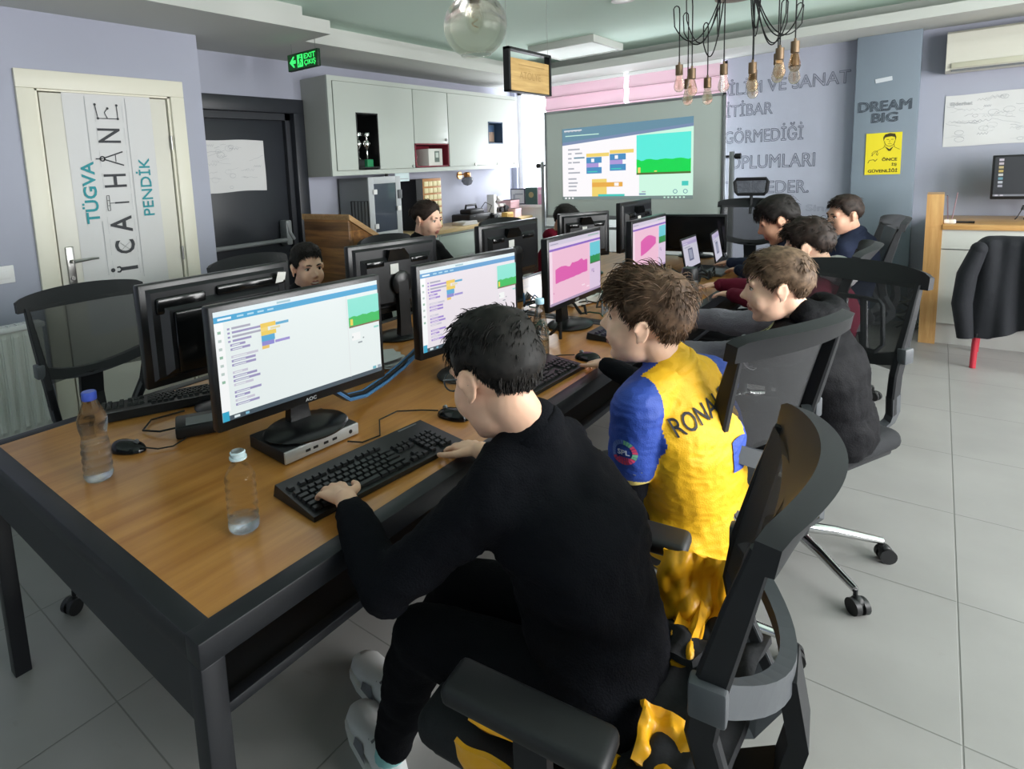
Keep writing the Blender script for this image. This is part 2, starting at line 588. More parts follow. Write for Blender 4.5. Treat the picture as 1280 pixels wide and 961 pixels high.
for i, ch in enumerate('iCATHANE'):
    x = X0 + i * pitch; yb = base + i * .003
    if ch == 'i':      # a spanner with a dot
        b.rect(x, yb, x + .022, yb + .10, .004, 0, BM)
        for s_ in (-1, 1):
            seg2(b, (x + .011, yb + .098), (x + .011 + s_ * .016, yb + .112), .011); seg2(b, (x + .011 + s_ * .016, yb + .11), (x + .011 + s_ * .013, yb + .128), .010)
        b.lathe([(.0, 0), (.013, 0)], 14, 0, BM @ T(x + .011, yb + .152, .004), caps=False)
    elif ch == 'C':
        add_text(b, 'C', BM, x - .03, yb, .085, .12, z=.004, bold=.015)
        seg2(b, (x - .01, yb + .03), (x + .04, yb + .09), .0015); seg2(b, (x - .01, yb + .09), (x + .04, yb + .03), .0015)
    elif i == 2:
        add_text(b, 'A', BM, x - .03, yb, .10, .13, z=.004, bold=.015)
    elif ch == 'T':    # a thin T-bar tool
        b.rect(x + .014, yb, x + .024, yb + .085, .004, 0, BM)
        seg2(b, (x + .019, yb + .085), (x + .019, yb + .115), .004)
        for dy in (.115, .13):
            seg2(b, (x - .025, yb + dy), (x + .065, yb + dy), .003)
        for dx in (-.025, .065, .005, .035):
            seg2(b, (x + dx, yb + .115), (x + dx, yb + .13), .003)
    elif ch == 'H':
        add_text(b, 'H', BM, x - .02, yb, .08, .13, z=.004, bold=.006)
    elif ch == 'A':    # a pair of compasses
        seg2(b, (x - .022, yb), (x + .016, yb + .115), .008); seg2(b, (x + .06, yb), (x + .022, yb + .115), .008)
        seg2(b, (x + .0, yb + .045), (x + .04, yb + .045), .004); seg2(b, (x + .019, yb + .12), (x + .019, yb + .16), .007)
        b.lathe([(.009, 0), (.017, 0)], 16, 0, BM @ T(x + .019, yb + .122, .004), caps=False)
    elif ch == 'N':
        add_text(b, 'N', BM, x - .02, yb, .085, .13, z=.004, bold=.008)
    elif ch == 'E':    # thin line E with nodes
        P = [(x + .07, yb), (x - .01, yb), (x - .01, yb + .115), (x + .07, yb + .125)]
        for p, q in zip(P, P[1:]): seg2(b, p, q, .005)
        Q = [(x - .01, yb + .06), (x + .025, yb + .075), (x + .05, yb + .055)]
        for p, q in zip(Q, Q[1:]): seg2(b, p, q, .005)
        for p in (P[0], P[3], Q[2], P[1], P[2]): b.lathe([(0, 0), (.0075, 0)], 10, 0, BM @ T(p[0], p[1], .0045), caps=False)
lab(b.build('lettering', M_char, t, True), 'dark word İCATHANE made of tool shapes')
b = MB()
for (xa, xb, y) in ((1.66, 2.03, -1.495), (.97, 1.30, -1.515), (.93, 2.03, -1.727)):
    seg2(b, (xa, y), (xb, y), .0025)
for i in range(8):
    x = X0 + i * pitch - .03
    for y in (base - .01, base + .15): seg2(b, (x, y), (x + .1, y), .001)
b.build('ruled_line', M_ink, t, True)

# light switch, radiator
t = thing('light_switch', 'white light switch on the lavender wall left of the cream door', 'switch', (XW, .97, 1.06))
b = MB(); b.box((XW + .005, .965, 1.06), (.010, .12, .095), bev=.004); b.build('plate', M_white, t, True)
b = MB(); b.box((XW + .012, .965, 1.06), (.008, .08, .045), bev=.003); b.build('rocker', M_white, t, True)
XW_ = XW; XW = XW + .022
t = thing('radiator', 'white ribbed panel radiator under the light switch', 'radiator', (XW + .09, .6, .19))
def rad(u, v):
    y = .02 + 1.06 * u
    k = (u * 20) % 1
    dep = .016 * (1 if .28 < k < .72 else 0 if (k < .16 or k > .84) else .5)
    if v < .05 or v > .95: dep = 0
    return (XW + .125 + dep, y, .205 + .585 * v)
b = MB(); b.grid(rad, 240, 24, smooth=False, thick=.003); b.b2((XW + .05, .02, .205), (XW + .122, 1.08, .79)); b.build('panel', mat('radiator_enamel', '#d5d6d0', .4), t, True)
b = MB()
b.b2((XW + .04, .01, .775), (XW + .145, 1.09, .80), bev=.004)
for i in range(26):
    b.box((XW + .095, .05 + i * .04, .802), (.06, .012, .006))
b.build('top_grille', M_white, t, True)
b = MB()
for y in (.12, .98): b.b2((XW - .0, y, .25), (XW + .06, y + .03, .75)); b.b2((XW+.05, y, 0.0), (XW + .08, y + .03, .22))
b.cyl((XW + .09, 1.085, .25), (XW + .09, 1.12, .25), .012); b.build('bracket', M_white, t, True)

XW = XW_
# anthracite door (door_2)
b = MB()
b.b2((XB - .12, 3.285, 0), (XB + .03, 3.395, 2.04), bev=.004); b.b2((XB - .12, 2.25, 2.04), (XB + .03, 3.395, 2.155), bev=.004)
b.b2((XB - .12, 3.235, 0), (XB - .03, 3.30, 2.05)); b.b2((XB - .12, 2.25, 1.985), (XB - .03, 3.30, 2.05))
d2 = struct(b.build('door_2', M_darkdoor))
b = MB(); b.b2((XB - .115, 2.26, .01), (XB - .07, 3.235, 1.985), bev=.003); lab(b.build('door_leaf', M_darkdoor, d2), 'anthracite door leaf')
b = MB()
b.cyl((XB + .01, 2.3, .985), (XB + .01, 3.17, .985), .019); b.b2((XB - .07, 3.12, .94), (XB + .03, 3.18, 1.15), bev=.012)
b.tube([(XB + .02, 3.14, 1.13), (XB + .03, 3.15, 1.05), (XB + .03, 3.19, .985)], .016)
b.build('panic_bar', mat('bar_grey', '#8b8e90', .4), d2)

def sketch_paper(name, label, cat, M, x0, y0, x1, y1, seed, heading=None, n=26):
    """a large sheet with faint pencil sketching; M is the plane, sheet slightly wavy"""
    t = thing(name, label, cat, tuple(M @ V(((x0 + x1) / 2, y0, 0))))
    rr = random.Random(seed)
    ph = rr.random() * 6
    def wav(x, y): return .0065 + .0025 * math.sin(x * 14 + ph + y * 5) + .002 * math.sin(y * 17 + x * 6 + ph)
    def f(u, v):
        x = x0 + (x1 - x0) * u; y = y0 + (y1 - y0) * v + .004 * math.sin(u * 9 + ph)
        return M @ V((x, y, wav(x, y)))
    b = MB(); b.grid(f, 30, 20, thick=.0005); b.build('paper_sheet', M_paper, t, True)
    b = MB()
    W = x1 - x0; Hh = y1 - y0
    for i in range(n):
        cx = x0 + W * (.06 + .84 * rr.random()); cy = y0 + Hh * (.08 + .84 * rr.random())
        kind = rr.random()
        pts = []
        if kind < .45:
            ln = W * (.06 + .16 * rr.random()); a = rr.uniform(-.35, .35)
            for k in range(6): pts.append((cx + ln * (k / 5 - .5), cy + a * ln * (k / 5 - .5) + rr.uniform(-.004, .004)))
        elif kind < .75:
            r_ = Hh * (.02 + .04 * rr.random())
            for k in range(10): pts.append((cx + r_ * 1.5 * math.cos(k * .66), cy + r_ * math.sin(k * .66)))
        else:
            ln = W * (.05 + .10 * rr.random())
            for k in range(8): pts.append((cx + ln * (k / 7 - .5), cy + (.012 if k % 2 else -.004)))
        w = rr.choice((.0012, .0018, .0026))
        for p, q in zip(pts, pts[1:]):
            p = (min(max(p[0], x0 + .01), x1 - .01), min(max(p[1], y0 + .012), y1 - .012)); q = (min(max(q[0], x0 + .01), x1 - .01), min(max(q[1], y0 + .012), y1 - .012))
            if p != q: seg2(b, p, q, w, .0012 + wav((p[0] + q[0]) / 2, (p[1] + q[1]) / 2), 0, M)
    if heading:
        add_text(b, heading, M, x0 + W * .04, y1 - Hh * .23, W * .16, Hh * .09, z=.013, outline=.02, keep=False)
    b.build('pencil_drawing', M_ink, t, True)
    return t
DM = frame((0, 1, 0), (0, 0, 1), (1, 0, 0), (XB - .068, 0, 0))
sketch_paper('sketch_sheet', 'creased white sheet of pencil sketches stuck on the anthracite door', 'paper', DM, 2.30, 1.415, 3.02, 1.82, 3, n=40)
RM = frame((1, 0, 0), (0, 0, 1), (0, -1, 0), (0, YB, 0))
sketch_paper('sketch_sheet', 'wide white sheet of faint pencil sketches below the air conditioner', 'paper', RM, .015, 1.50, .86, 1.915, 5, n=60, heading='Ejderhat')

# lettering on the back wall: outlined capitals
M_out = mat('marker_grey', '#6c6f7c', .8)
TM = frame((1, 0, 0), (0, 0, 1), (0, -1, 0), (0, YB, 0))
for (s_, x0, y0, x1, y1, ol) in (('BİLİM VE SANAT', -1.72, 2.105, -.642, 2.265, .016), ('İTİBAR', -1.672, 1.895, -1.25, 2.05, .016), ('GÖRMEDİĞİ', -1.675, 1.63, -.99, 1.80, .016),
                            ('TOPLUMLARI', -1.72, 1.375, -.888, 1.508, .016), ('TERK EDER.', -1.66, 1.128, -.93, 1.252, .016)):
    b = MB(); add_text(b, s_, TM, x0, y0, x1 - x0, y1 - y0, outline=ol, z=.002)
    lab(b.build('lettering', M_out, wall_back), 'outlined hand lettering %s' % s_)
b = MB(); add_text(b, 'İbni Sina', TM, -1.20, .955, .46, .085, outline=.010, z=.002); lab(b.build('lettering', mat('marker_light', '#8d909d', .8), wall_back), 'small faint signature under the lettering')
PM = frame((1, 0, 0), (0, 0, 1), (0, -1, 0), (0, 6.62, 0))
M_dk = mat('marker_dark', '#4a525c', .8)
for (s_, x0, y0, w, h) in (('DREAM', -.562, 1.832, .365, .085), ('BIG', -.463, 1.735, .178, .08)):
    b = MB(); add_text(b, s_, PM, x0, y0, w, h, outline=.022, z=.001)
    add_text(b, s_, PM, x0 - .008, y0 - .004, w, h, outline=.016, z=.001)
    lab(b.build('lettering', M_dk, pillar), 'dark block lettering %s' % s_)
t = thing('label_strip', 'small white label strip high on the blue grey pillar', 'label', (-.396, 6.617, 2.09))
b = MB(); b.box((0, -.001, 0), (.115, .003, .035), 0, RY(-.12)); b.build('strip', mat('label_white', '#c9ced4', .6), t)
# yellow poster
t = thing('safety_poster', 'yellow work safety poster with a line-drawn man on the blue grey pillar', 'poster', (-.373, 6.615, 1.285))
b = MB(); b.b2((-.497, 6.612, 1.287), (-.250, 6.619, 1.643)); b.build('sheet', mat('poster_yellow', '#e8d62a', .5), t, True)
QM = frame((1, 0, 0), (0, 0, 1), (0, -1, 0), (-.497, 6.6118, 1.287))   # 0..0.247 x 0..0.356
b = MB()
for (s_, x0, y0, w, h) in (('ÖNCE', .117, .115, .105, .032), ('İŞ', .185, .068, .036, .032), ('GÜVENLİĞİ', .022, .018, .205, .034)):
    add_text(b, s_, QM, x0, y0, w, h, z=.001, bold=.03)
M_pk = mat('poster_black', '#3d3412', .7)
b.build('lettering', M_pk, t, True)
b = MB()
def poly(mb, pts, M, w, z=.001, close=False):
    for p, q in zip(pts, pts[1:] + (pts[:1] if close else [])):
        if p != q: seg2(mb, p, q, w, z, 0, M)
cx, cy = .165, .285
face = [(cx + .036 * math.cos(a), cy + .045 * math.sin(a)) for a in [PI * (1 + k / 12) for k in range(13)]]
poly(b, face, QM, .0035)
b.prism([(cx - .042, cy), (cx - .046, cy + .03), (cx - .034, cy + .056), (cx, cy + .066), (cx + .034, cy + .058), (cx + .043, cy + .03), (cx + .040, cy), (cx + .034, cy + .03), (cx + .01, cy + .038), (cx - .02, cy + .034), (cx - .034, cy + .028)], .001, .0014, 0, QM)
poly(b, [(cx - .03, cy - .03), (cx - .04, cy - .055), (cx - .09, cy - .085), (cx - .125, cy - .125)], QM, .003)
poly(b, [(cx + .03, cy - .03), (cx + .035, cy - .055), (cx + .07, cy - .075)], QM, .003)
b.prism([(cx - .035, cy - .042), (cx, cy - .07), (cx + .03, cy - .045), (cx + .008, cy - .085), (cx - .006, cy - .085)], .001, .0014, 0, QM)
poly(b, [(cx - .022, cy + .012), (cx - .006, cy + .012)], QM, .004); poly(b, [(cx + .008, cy + .012), (cx + .024, cy + .012)], QM, .004)
poly(b, [(cx + .002, cy + .008), (cx - .004, cy - .01), (cx + .006, cy - .012)], QM, .002); poly(b, [(cx - .012, cy - .025), (cx + .014, cy - .025)], QM, .003)
poly(b, [(.05, .16), (.045, .185), (.065, .205), (.085, .20), (.075, .175), (.085, .165), (.09, .185)], QM, .003)
poly(b, [(.02, .10), (.03, .125), (.06, .13), (.07, .115), (.085, .135)], QM, .0045)
b.build('line_drawing', M_pk, t, True)

# split air conditioner
t = thing('air_conditioner', 'white split air conditioner high on the back wall', 'air conditioner', (.45, YB, 2.09))
M_ac = mat('ac_plastic', '#c9c7bc', .4)
def acp(u, v): # side profile swept along x
    prof = [(0, 2.09), (-.13, 2.085), (-.19, 2.10), (-.215, 2.16), (-.215, 2.30), (-.19, 2.385), (-.15, 2.405), (0, 2.405)]
    k = min(int(v * 7), 6); f = v * 7 - k
    y = prof[k][0] * (1 - f) + prof[k + 1][0] * f; z = prof[k][1] * (1 - f) + prof[k + 1][1] * f
    return (0.0 + .92 * u, YB + y, z)
b = MB(); b.grid(acp, 6, 28)
prof = [(-.0, 2.09), (-.13, 2.085), (-.19, 2.10), (-.215, 2.16), (-.215, 2.30), (-.19, 2.385), (-.15, 2.405), (0, 2.405)]
for x in (0.0, .92): b.add([(x, YB + y, z) for y, z in prof], [tuple(range(8))])
b.build('housing', M_ac, t, True)
b = MB(); b.b2((.035, YB - .222, 2.112), (.885, YB - .205, 2.155), bev=.004); b.build('louvre_flap', mat('ac_flap', '#bdbba8', .4), t, True)
b = MB(); b.b2((.035, YB - .2, 2.092), (.885, YB - .1, 2.105)); b.build('outlet_slot', M_grey, t, True)

# roman blinds
def blind_mat():
    m = bpy.data.materials.new('blind_fabric'); m.use_nodes = True
    nt = m.node_tree; p = nt.nodes['Principled BSDF']; p.inputs['Base Color'].default_value = (*rgb('#dcc6cf'), 1); p.inputs['Roughness'].default_value = .9
    tr = nt.nodes.new('ShaderNodeBsdfTranslucent'); tr.inputs['Color'].default_value = (*rgb('#e0c6d0'), 1)
    mx = nt.nodes.new('ShaderNodeMixShader'); mx.inputs[0].default_value = .24
    nt.links.new(p.outputs[0], mx.inputs[1]); nt.links.new(tr.outputs[0], mx.inputs[2]); nt.links.new(mx.outputs[0], nt.nodes['Material Output'].inputs[0])
    return m
M_bl = blind_mat()
for (xa, xb, lb) in ((-3.66, -2.69, 'pleated pink roman blind left of the bright gap above the whiteboard'), (-2.64, -1.70, 'pleated pink roman blind above the right half of the whiteboard')):
    t = thing('roman_blind', lb, 'blind', ((xa + xb) / 2, 6.69, 1.9), group='roman blinds in the back window')
    def bf(u, v):
        z = 1.88 + .57 * v; k = ((2.45 - z) / .145) % 1
        return (xa + (xb - xa) * u, 6.70 - .035 * k - .004 * math.sin(u * 30), z)
    b = MB(); b.grid(bf, 8, 60, thick=.0015); b.build('pleated_fabric', M_bl, t, True)
    b = MB(); b.b2((xa, 6.67, 2.435), (xb, 6.73, 2.468)); b.build('headrail', M_white, t, True)
    b = MB()
    for k in range(1, 4): b.b2((xa, 6.655, 2.45 - .145 * k - .004), (xb, 6.664, 2.45 - .145 * k + .004))
    b.build('rod', mat('blind_rod', '#b99aa5', .7), t, True)

# ceiling panel lamp, recessed spot
t = thing('ceiling_panel_lamp', 'square ceiling panel lamp near the back soffit', 'ceiling lamp', (-2.78, 5.70, 2.66))
b = MB()
for (lo, hi) in (((-.34, -.34, -.065), (.34, -.31, 0)), ((-.34, .31, -.065), (.34, .34, 0)), ((-.34, -.31, -.065), (-.31, .31, 0)), ((.31, -.31, -.065), (.34, .31, 0))):
    b.b2(lo, hi, bev=.003)
b.build('frame', M_soff, t)
b = MB(); b.b2((-.31, -.31, -.058), (.31, .31, -.045)); b.build('diffuser', mat('lamp_diffuser', '#e8efe9', .5), t)
t = thing('recessed_spotlight', 'round white recessed ceiling spotlight at the top edge between globe lamp and bulb chandelier', 'ceiling lamp', (-1.80, 4.46, 2.66))
b = MB(); b.lathe([(.06, -.001), (.085, -.006), (.085, 0), (.06, 0)], 32, caps=False); b.build('trim_ring', M_white, t)
b = MB(); b.lathe([(.0, -.001), (.06, -.002)], 32, caps=False); b.build('lens', mat('lamp_lens', '#f4f4f0', .3), t)

# exit sign
t = thing('exit_sign', 'lit green exit sign with an arrow hanging from the soffit', 'exit sign', (-3.53, 2.905, 2.27))
b = MB(); b.b2((-3.70, 2.895, 2.275), (-3.365, 2.925, 2.395), bev=.003); b.build('housing', mat('exit_housing', '#16301f', .4), t, True)
b = MB(); b.b2((-3.692, 2.8925, 2.281), (-3.372, 2.895, 2.389)); b.build('face_panel', emi('exit_green_dark', '#0b4a1c', .6), t, True)
EM = frame((1, 0, 0), (0, 0, 1), (0, -1, 0), (-3.692, 2.8922, 2.281))   # .32 x .108
b = MB()
b.prism([(.02, .054), (.062, .092), (.078, .092), (.060, .066), (.090, .066), (.090, .042), (.060, .042), (.078, .016), (.062, .016)], .001, .0013, 0, EM)
b.rect(.108, .010, .172, .098, .0011, 0, EM)
add_text(b, 'EXIT', EM, .185, .060, .125, .036, z=.001, bold=.02); add_text(b, 'ÇIKIŞ', EM, .185, .008, .125, .045, z=.001, bold=.02)
b.build('pictogram', emi('exit_green', '#35e667', 1.6), t, True)
b = MB()
b.lathe([(0, 0), (.008, 0)], 12, 0, EM @ T(.146, .086, .0016), caps=False)
for (p, q, w) in (((.143, .076), (.136, .052), .012), ((.136, .054), (.152, .040), .008), ((.152, .040), (.149, .022), .007), ((.136, .052), (.128, .030), .008), ((.128, .030), (.116, .024), .007), ((.143, .072), (.158, .060), .006), ((.141, .072), (.126, .060), .006)):
    seg2(b, p, q, w, .0016, 0, EM)
b.build('running_figure', emi('exit_green_dark2', '#0a5a20', .5), t, True)
b = MB()
for x in (-3.665, -3.40): b.cyl((x, 2.91, 2.39), (x, 2.91, 2.47), .0025, n=6)
b.build('hanger', M_steel, t, True)

# hanging wooden sign
t = thing('hanging_sign', 'engraved wooden sign in a black frame hanging from the ceiling', 'sign', (-2.0, 3.44, 1.97))
b = MB()
for (lo, hi) in (((-.02, 3.18, 1.955), (.02, 3.20, 2.215)), ((-.02, 3.68, 1.955), (.02, 3.70, 2.215)), ((-.02, 3.18, 2.20), (.02, 3.70, 2.215)), ((-.02, 3.18, 1.955), (.02, 3.70, 1.962))):
    b.b2((lo[0] - 2, lo[1], lo[2]), (hi[0] - 2, hi[1], hi[2]))
b.build('frame', M_black, t, True)
b = MB(); b.b2((-2.012, 3.20, 1.962), (-1.988, 3.68, 2.155)); bo = b.build('wooden_board', wood('sign_wood', '#a5854f', '#c2a26a', 1, 4, .5), t, True)
SM = frame((0, 1, 0), (0, 0, 1), (1, 0, 0), (-1.988, 3.20, 1.962))
b = MB(); add_text(b, 'ATÖLYE', SM, .11, .075, .26, .055, z=.001); b.rect(.10, .155, .42, .162, .001, 0, SM); b.build('engraving', mat('engraved_wood', '#9c7f50', .7), t, True)
b = MB()
for y in (3.19, 3.69): b.cyl((-2, y, 2.21), (-2, y, 2.66), .0012, n=5)
b.build('wire', M_steel, t, True)

# glass globe pendant
t = thing('globe_pendant', 'clear amber glass globe pendant with a brown socket', 'pendant lamp', (-1.74, 2.5, 2.66))
c = V((0, 0, -.475)); R = .153
prof = [(R * math.sin(a), -R * math.cos(a)) for a in [.47 + (PI - .47 - .22) * k / 28 for k in range(29)]]
b = MB(); b.lathe(prof, 48, c=tuple(c), caps=False)
b.lathe([(r_ - .003 if r_ > .02 else r_, z * .98) for r_, z in prof], 48, c=tuple(c), caps=False)
b.tube([(c.x + .0695 * math.cos(a), c.y + .0695 * math.sin(a), c.z - .1365) for a in [2 * PI * k / 40 for k in range(40)]], .004, 8, closed=True)
gm = mat('amber_glass', '#ece6d6', .03, trans=1.0, ior=1.25, alpha=.38)
b.build('glass_globe', gm, t)
b = MB(); b.lathe([(.036, .13), (.036, .20), (.028, .215), (.012, .22)], 24, c=tuple(c)); b.lathe([(.024, .08), (.024, .14)], 20, c=tuple(c)); b.build('socket', mat('brown_socket', '#5b5249', .5), t)
b = MB(); b.cyl((0, 0, -.26), (0, 0, 0), .004, n=8); b.build('cord', M_black, t)
b = MB(); b.ell((c.x, c.y, c.z + .025), (.034, .034, .055), 18); b.build('bulb', mat('clear_bulb', '#f3ead6', .05, trans=1, ior=1.1, alpha=.4), t)
b = MB(); b.tube([(.012 * math.cos(k * 1.3), .012 * math.sin(k * 1.3), c.z - .01 + k * .006) for k in range(10)], .0012, 5); b.build('filament', mat('filament', '#b98a4a', .4), t)

# bulb chandelier
t = thing('bulb_chandelier', 'chandelier of many bare filament bulbs on looped black cords', 'chandelier', (-1.02, 4.35, 2.66))
YC = 4.35
b = MB(); b.lathe([(.13, 0), (.13, -.03), (.12, -.04)], 28); b.build('canopy', M_blackm, t)
b = MB(); b.lathe([(.13, -.17), (.13, -.12), (.02, -.11)], 28); b.lathe([(.012, -.12), (.012, -.03)], 10, c=(0, 0, 0)); b.build('hub', mat('aged_brass', '#7d6a52', .4, .7), t)
M_cord = mat('black_cord', '#141515', .7)
M_brass = mat('brushed_brass', '#7d6853', .45, .6)
M_bulb = mat('amber_bulb', '#ead0a0', .04, trans=1.0, ior=1.12, alpha=.5)
M_fil = emi('warm_filament', '#c98b3c', .35)
rr = random.Random(4)
BL = [(-1.355, 4.30, 1.945), (-1.335, 4.42, 1.862), (-1.262, 4.26, 1.905), (-1.215, 4.44, 1.855), (-1.085, 4.32, 1.913), (-.945, 4.46, 1.868), (-.915, 4.30, 1.895), (-.80, 4.42, 1.945), (-.765, 4.28, 1.955), (-.715, 4.46, 1.93), (-.69, 4.30, 1.985)]
for (x, y, z) in BL:
    lx, ly = x + 1.02, y - YC
    zz = z - 2.66                    # bulb tip height relative to the root
    top = zz + .178
    b = MB(); b.cyl((lx, ly, zz + .112), (lx, ly, zz + .178), .0235, n=16); b.cyl((lx, ly, zz + .178), (lx, ly, zz + .195), .007, n=8)
    bs = b.build('bulb_socket', M_brass, t)
    b = MB(); b.lathe([(.002, 0), (.016, .003), (.028, .016), (.0335, .034), (.032, .053), (.023, .090), (.019, .118)], 18, c=(lx, ly, zz)); b.build('bulb', M_bulb, bs)
    b = MB()
    for k in range(4):
        a = k * PI / 2; b.cyl((lx + .006 * math.cos(a), ly + .006 * math.sin(a), zz + .02), (lx + .006 * math.cos(a + .4), ly + .006 * math.sin(a + .4), zz + .07), .0008, n=4)
    b.build('filament', M_fil, bs)
    # cord: socket up to a hook height, loop down and back to the hub
    d = V((lx, ly, 0)); out = d.normalized() if d.length else V((1, 0, 0))
    hook = -.13 - .16 * rr.random()
    if abs(lx) < .12: hook = -.10
    droop = -.44 - .14 * rr.random()
    a = V((lx, ly, top)); h = V((lx, ly, hook))
    pts = [a, V((lx, ly, (top + hook) / 2)), h - V((0, 0, .05))] + [h + out * (.020 - .020 * math.cos(q)) + V((0, 0, -.02 + .03 * math.sin(q))) for q in (.5, 1.0, 1.57, 2.1, 2.7)]
    e = V((out.x * .10, out.y * .10, -.15))
    q0 = h + out * .045 - V((0, 0, .09))
    for k in range(1, 21):
        f = k / 20
        p = q0.lerp(e, f); p.z += (droop - (q0.z + e.z) / 2) * 4 * f * (1 - f) * .75
        pts.append(p)
    b = MB(); b.tube(pts, .0038, 6); b.build('cord', M_cord, t)
# ================================================================ whiteboard
t = thing('mobile_whiteboard', 'large whiteboard on a wheeled stand showing a projected coding lesson', 'whiteboard', (-2.44, 6.12, 0))
M_alu = mat('aluminium', '#9a9da0', .35, .8)
M_board = mat('board_enamel', '#b9c2bd', .35)
b = MB(); b.b2((-3.34, 6.10, .945), (-1.53, 6.125, 2.065)); b.build('board', M_board, t, True)
b = MB()
for (lo, hi) in (((-3.36, 6.09, .92), (-1.51, 6.13, .95)), ((-3.36, 6.09, 2.06), (-1.51, 6.13, 2.085)), ((-3.36, 6.09, .92), (-3.335, 6.13, 2.085)), ((-1.535, 6.09, .92), (-1.51, 6.13, 2.085))):
    b.b2(lo, hi, bev=.004)
b.build('frame', M_alu, t, True)
b = MB(); b.b2((-3.2, 6.03, .915), (-1.65, 6.10, .925)); b.b2((-3.2, 6.03, .925), (-1.65, 6.036, .94)); b.build('pen_tray', M_alu, t, True)
b = MB()
for x in (-3.40, -1.455):
    b.b2((x - .02, 6.10, .10), (x + .02, 6.14, 1.55), bev=.004); b.b2((x - .03, 5.85, .05), (x + .03, 6.40, .10), bev=.005)
b.b2((-3.40, 6.105, .30), (-1.455, 6.135, .34)); b.b2((-3.40, 6.105, .80), (-1.455, 6.135, .83)); b.build('stand', M_alu, t, True)
for x in (-3.40, -1.455):
    b = MB(); b.cyl((x - .05, 6.12, 1.505), (x + .05, 6.12, 1.505), .012, n=10); b.cyl((x + (.03 if x > -2 else -.03), 6.12, 1.505), (x + (.075 if x > -2 else -.075), 6.12, 1.505), .026, n=14)
    b.build('pivot_knob', M_black, t, True)
for x in (-3.40, -1.455):
    for y in (5.88, 6.37):
        b = MB(); b.cyl((x - .012, y, .027), (x + .012, y, .027), .026, n=16); b.cyl((x, y, .03), (x, y, .06), .008, n=8); b.build('caster', M_black, t, True)
# projector light painted as glowing patches, no projector built (u 0..1, v 0..1 over the patch)
px0, px1, pz0, pz1 = -3.148, -1.785, 1.155, 1.885
class Screen:
    """coplanar coloured patches of a display: base + layers"""
    def __init__(s, M, w, h):
        s.b = MB(); s.M = M; s.w = w; s.h = h; s.mats = []; s.k = 0
    def mi(s, m):
        if m not in s.mats: s.mats.append(m)
        return s.mats.index(m)
    def r(s, u0, v0, u1, v1, m, z=None):
        s.k += 1
        s.b.rect(u0 * s.w, v0 * s.h, u1 * s.w, v1 * s.h, (s.k * 9e-5) if z is None else z, s.mi(m), s.M)
    def poly(s, pts, m):
        s.k += 1
        s.b.add([(u * s.w, v * s.h, s.k * 9e-5) for u, v in pts], [tuple(range(len(pts)))], s.mi(m), s.M)
    def text(s, txt, u0, v0, u1, v1, m):
        s.k += 1
        add_text(s.b, txt, s.M, u0 * s.w, v0 * s.h, (u1 - u0) * s.w, (v1 - v0) * s.h, s.mi(m), z=s.k * 9e-5)
    def build(s, name, parent):
        return s.b.build(name, s.mats, parent, True, auto=False)
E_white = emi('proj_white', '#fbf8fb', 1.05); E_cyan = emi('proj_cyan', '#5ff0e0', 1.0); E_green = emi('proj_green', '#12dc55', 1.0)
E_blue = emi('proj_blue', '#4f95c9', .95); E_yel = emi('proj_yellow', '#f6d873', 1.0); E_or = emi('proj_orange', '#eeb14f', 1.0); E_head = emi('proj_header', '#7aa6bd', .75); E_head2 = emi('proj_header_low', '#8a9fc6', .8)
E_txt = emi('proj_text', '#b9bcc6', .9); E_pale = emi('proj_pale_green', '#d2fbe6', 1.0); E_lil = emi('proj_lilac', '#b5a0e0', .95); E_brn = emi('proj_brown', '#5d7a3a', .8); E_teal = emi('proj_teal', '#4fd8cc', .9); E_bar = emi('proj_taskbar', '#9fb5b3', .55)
def ground(sc, x0, y0, x1, y1, mg, mb_, seed, n=22):
    rr = random.Random(seed)
    top = []
    for i in range(n + 1):
        u = i / n
        top.append((x0 + (x1 - x0) * u, y0 + (y1 - y0) * (.34 + .035 * abs(math.sin(u * 11 + seed)) + .02 * rr.random())))
    sc.poly([(x0, y0 + (y1 - y0) * .05), (x1, y0 + (y1 - y0) * .05)] + top[::-1], mg)
    sc.r(x0, y0, x1, y0 + (y1 - y0) * .05, mb_)
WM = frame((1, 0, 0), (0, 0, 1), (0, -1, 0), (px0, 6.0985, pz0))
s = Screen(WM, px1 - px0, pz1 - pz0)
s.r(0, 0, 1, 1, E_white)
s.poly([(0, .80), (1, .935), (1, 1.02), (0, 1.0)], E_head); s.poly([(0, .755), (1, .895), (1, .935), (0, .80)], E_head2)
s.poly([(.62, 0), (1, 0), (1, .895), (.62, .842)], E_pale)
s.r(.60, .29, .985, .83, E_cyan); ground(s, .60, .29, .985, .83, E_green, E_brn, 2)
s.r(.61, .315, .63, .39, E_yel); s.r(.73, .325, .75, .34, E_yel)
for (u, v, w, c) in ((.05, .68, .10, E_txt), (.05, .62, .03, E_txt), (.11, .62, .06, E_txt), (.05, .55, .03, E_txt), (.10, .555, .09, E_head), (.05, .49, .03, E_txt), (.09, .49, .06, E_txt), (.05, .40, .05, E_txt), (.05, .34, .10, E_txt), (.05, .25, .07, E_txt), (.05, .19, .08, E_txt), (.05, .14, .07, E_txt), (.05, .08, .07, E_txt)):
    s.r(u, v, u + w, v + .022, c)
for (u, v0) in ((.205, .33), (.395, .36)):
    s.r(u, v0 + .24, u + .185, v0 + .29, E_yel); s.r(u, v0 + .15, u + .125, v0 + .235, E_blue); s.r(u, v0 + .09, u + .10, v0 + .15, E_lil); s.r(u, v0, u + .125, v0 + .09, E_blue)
    s.r(u + .04, v0 + .165, u + .065, v0 + .215, E_white); s.r(u + .01, v0 + .02, u + .09, v0 + .035, E_teal)
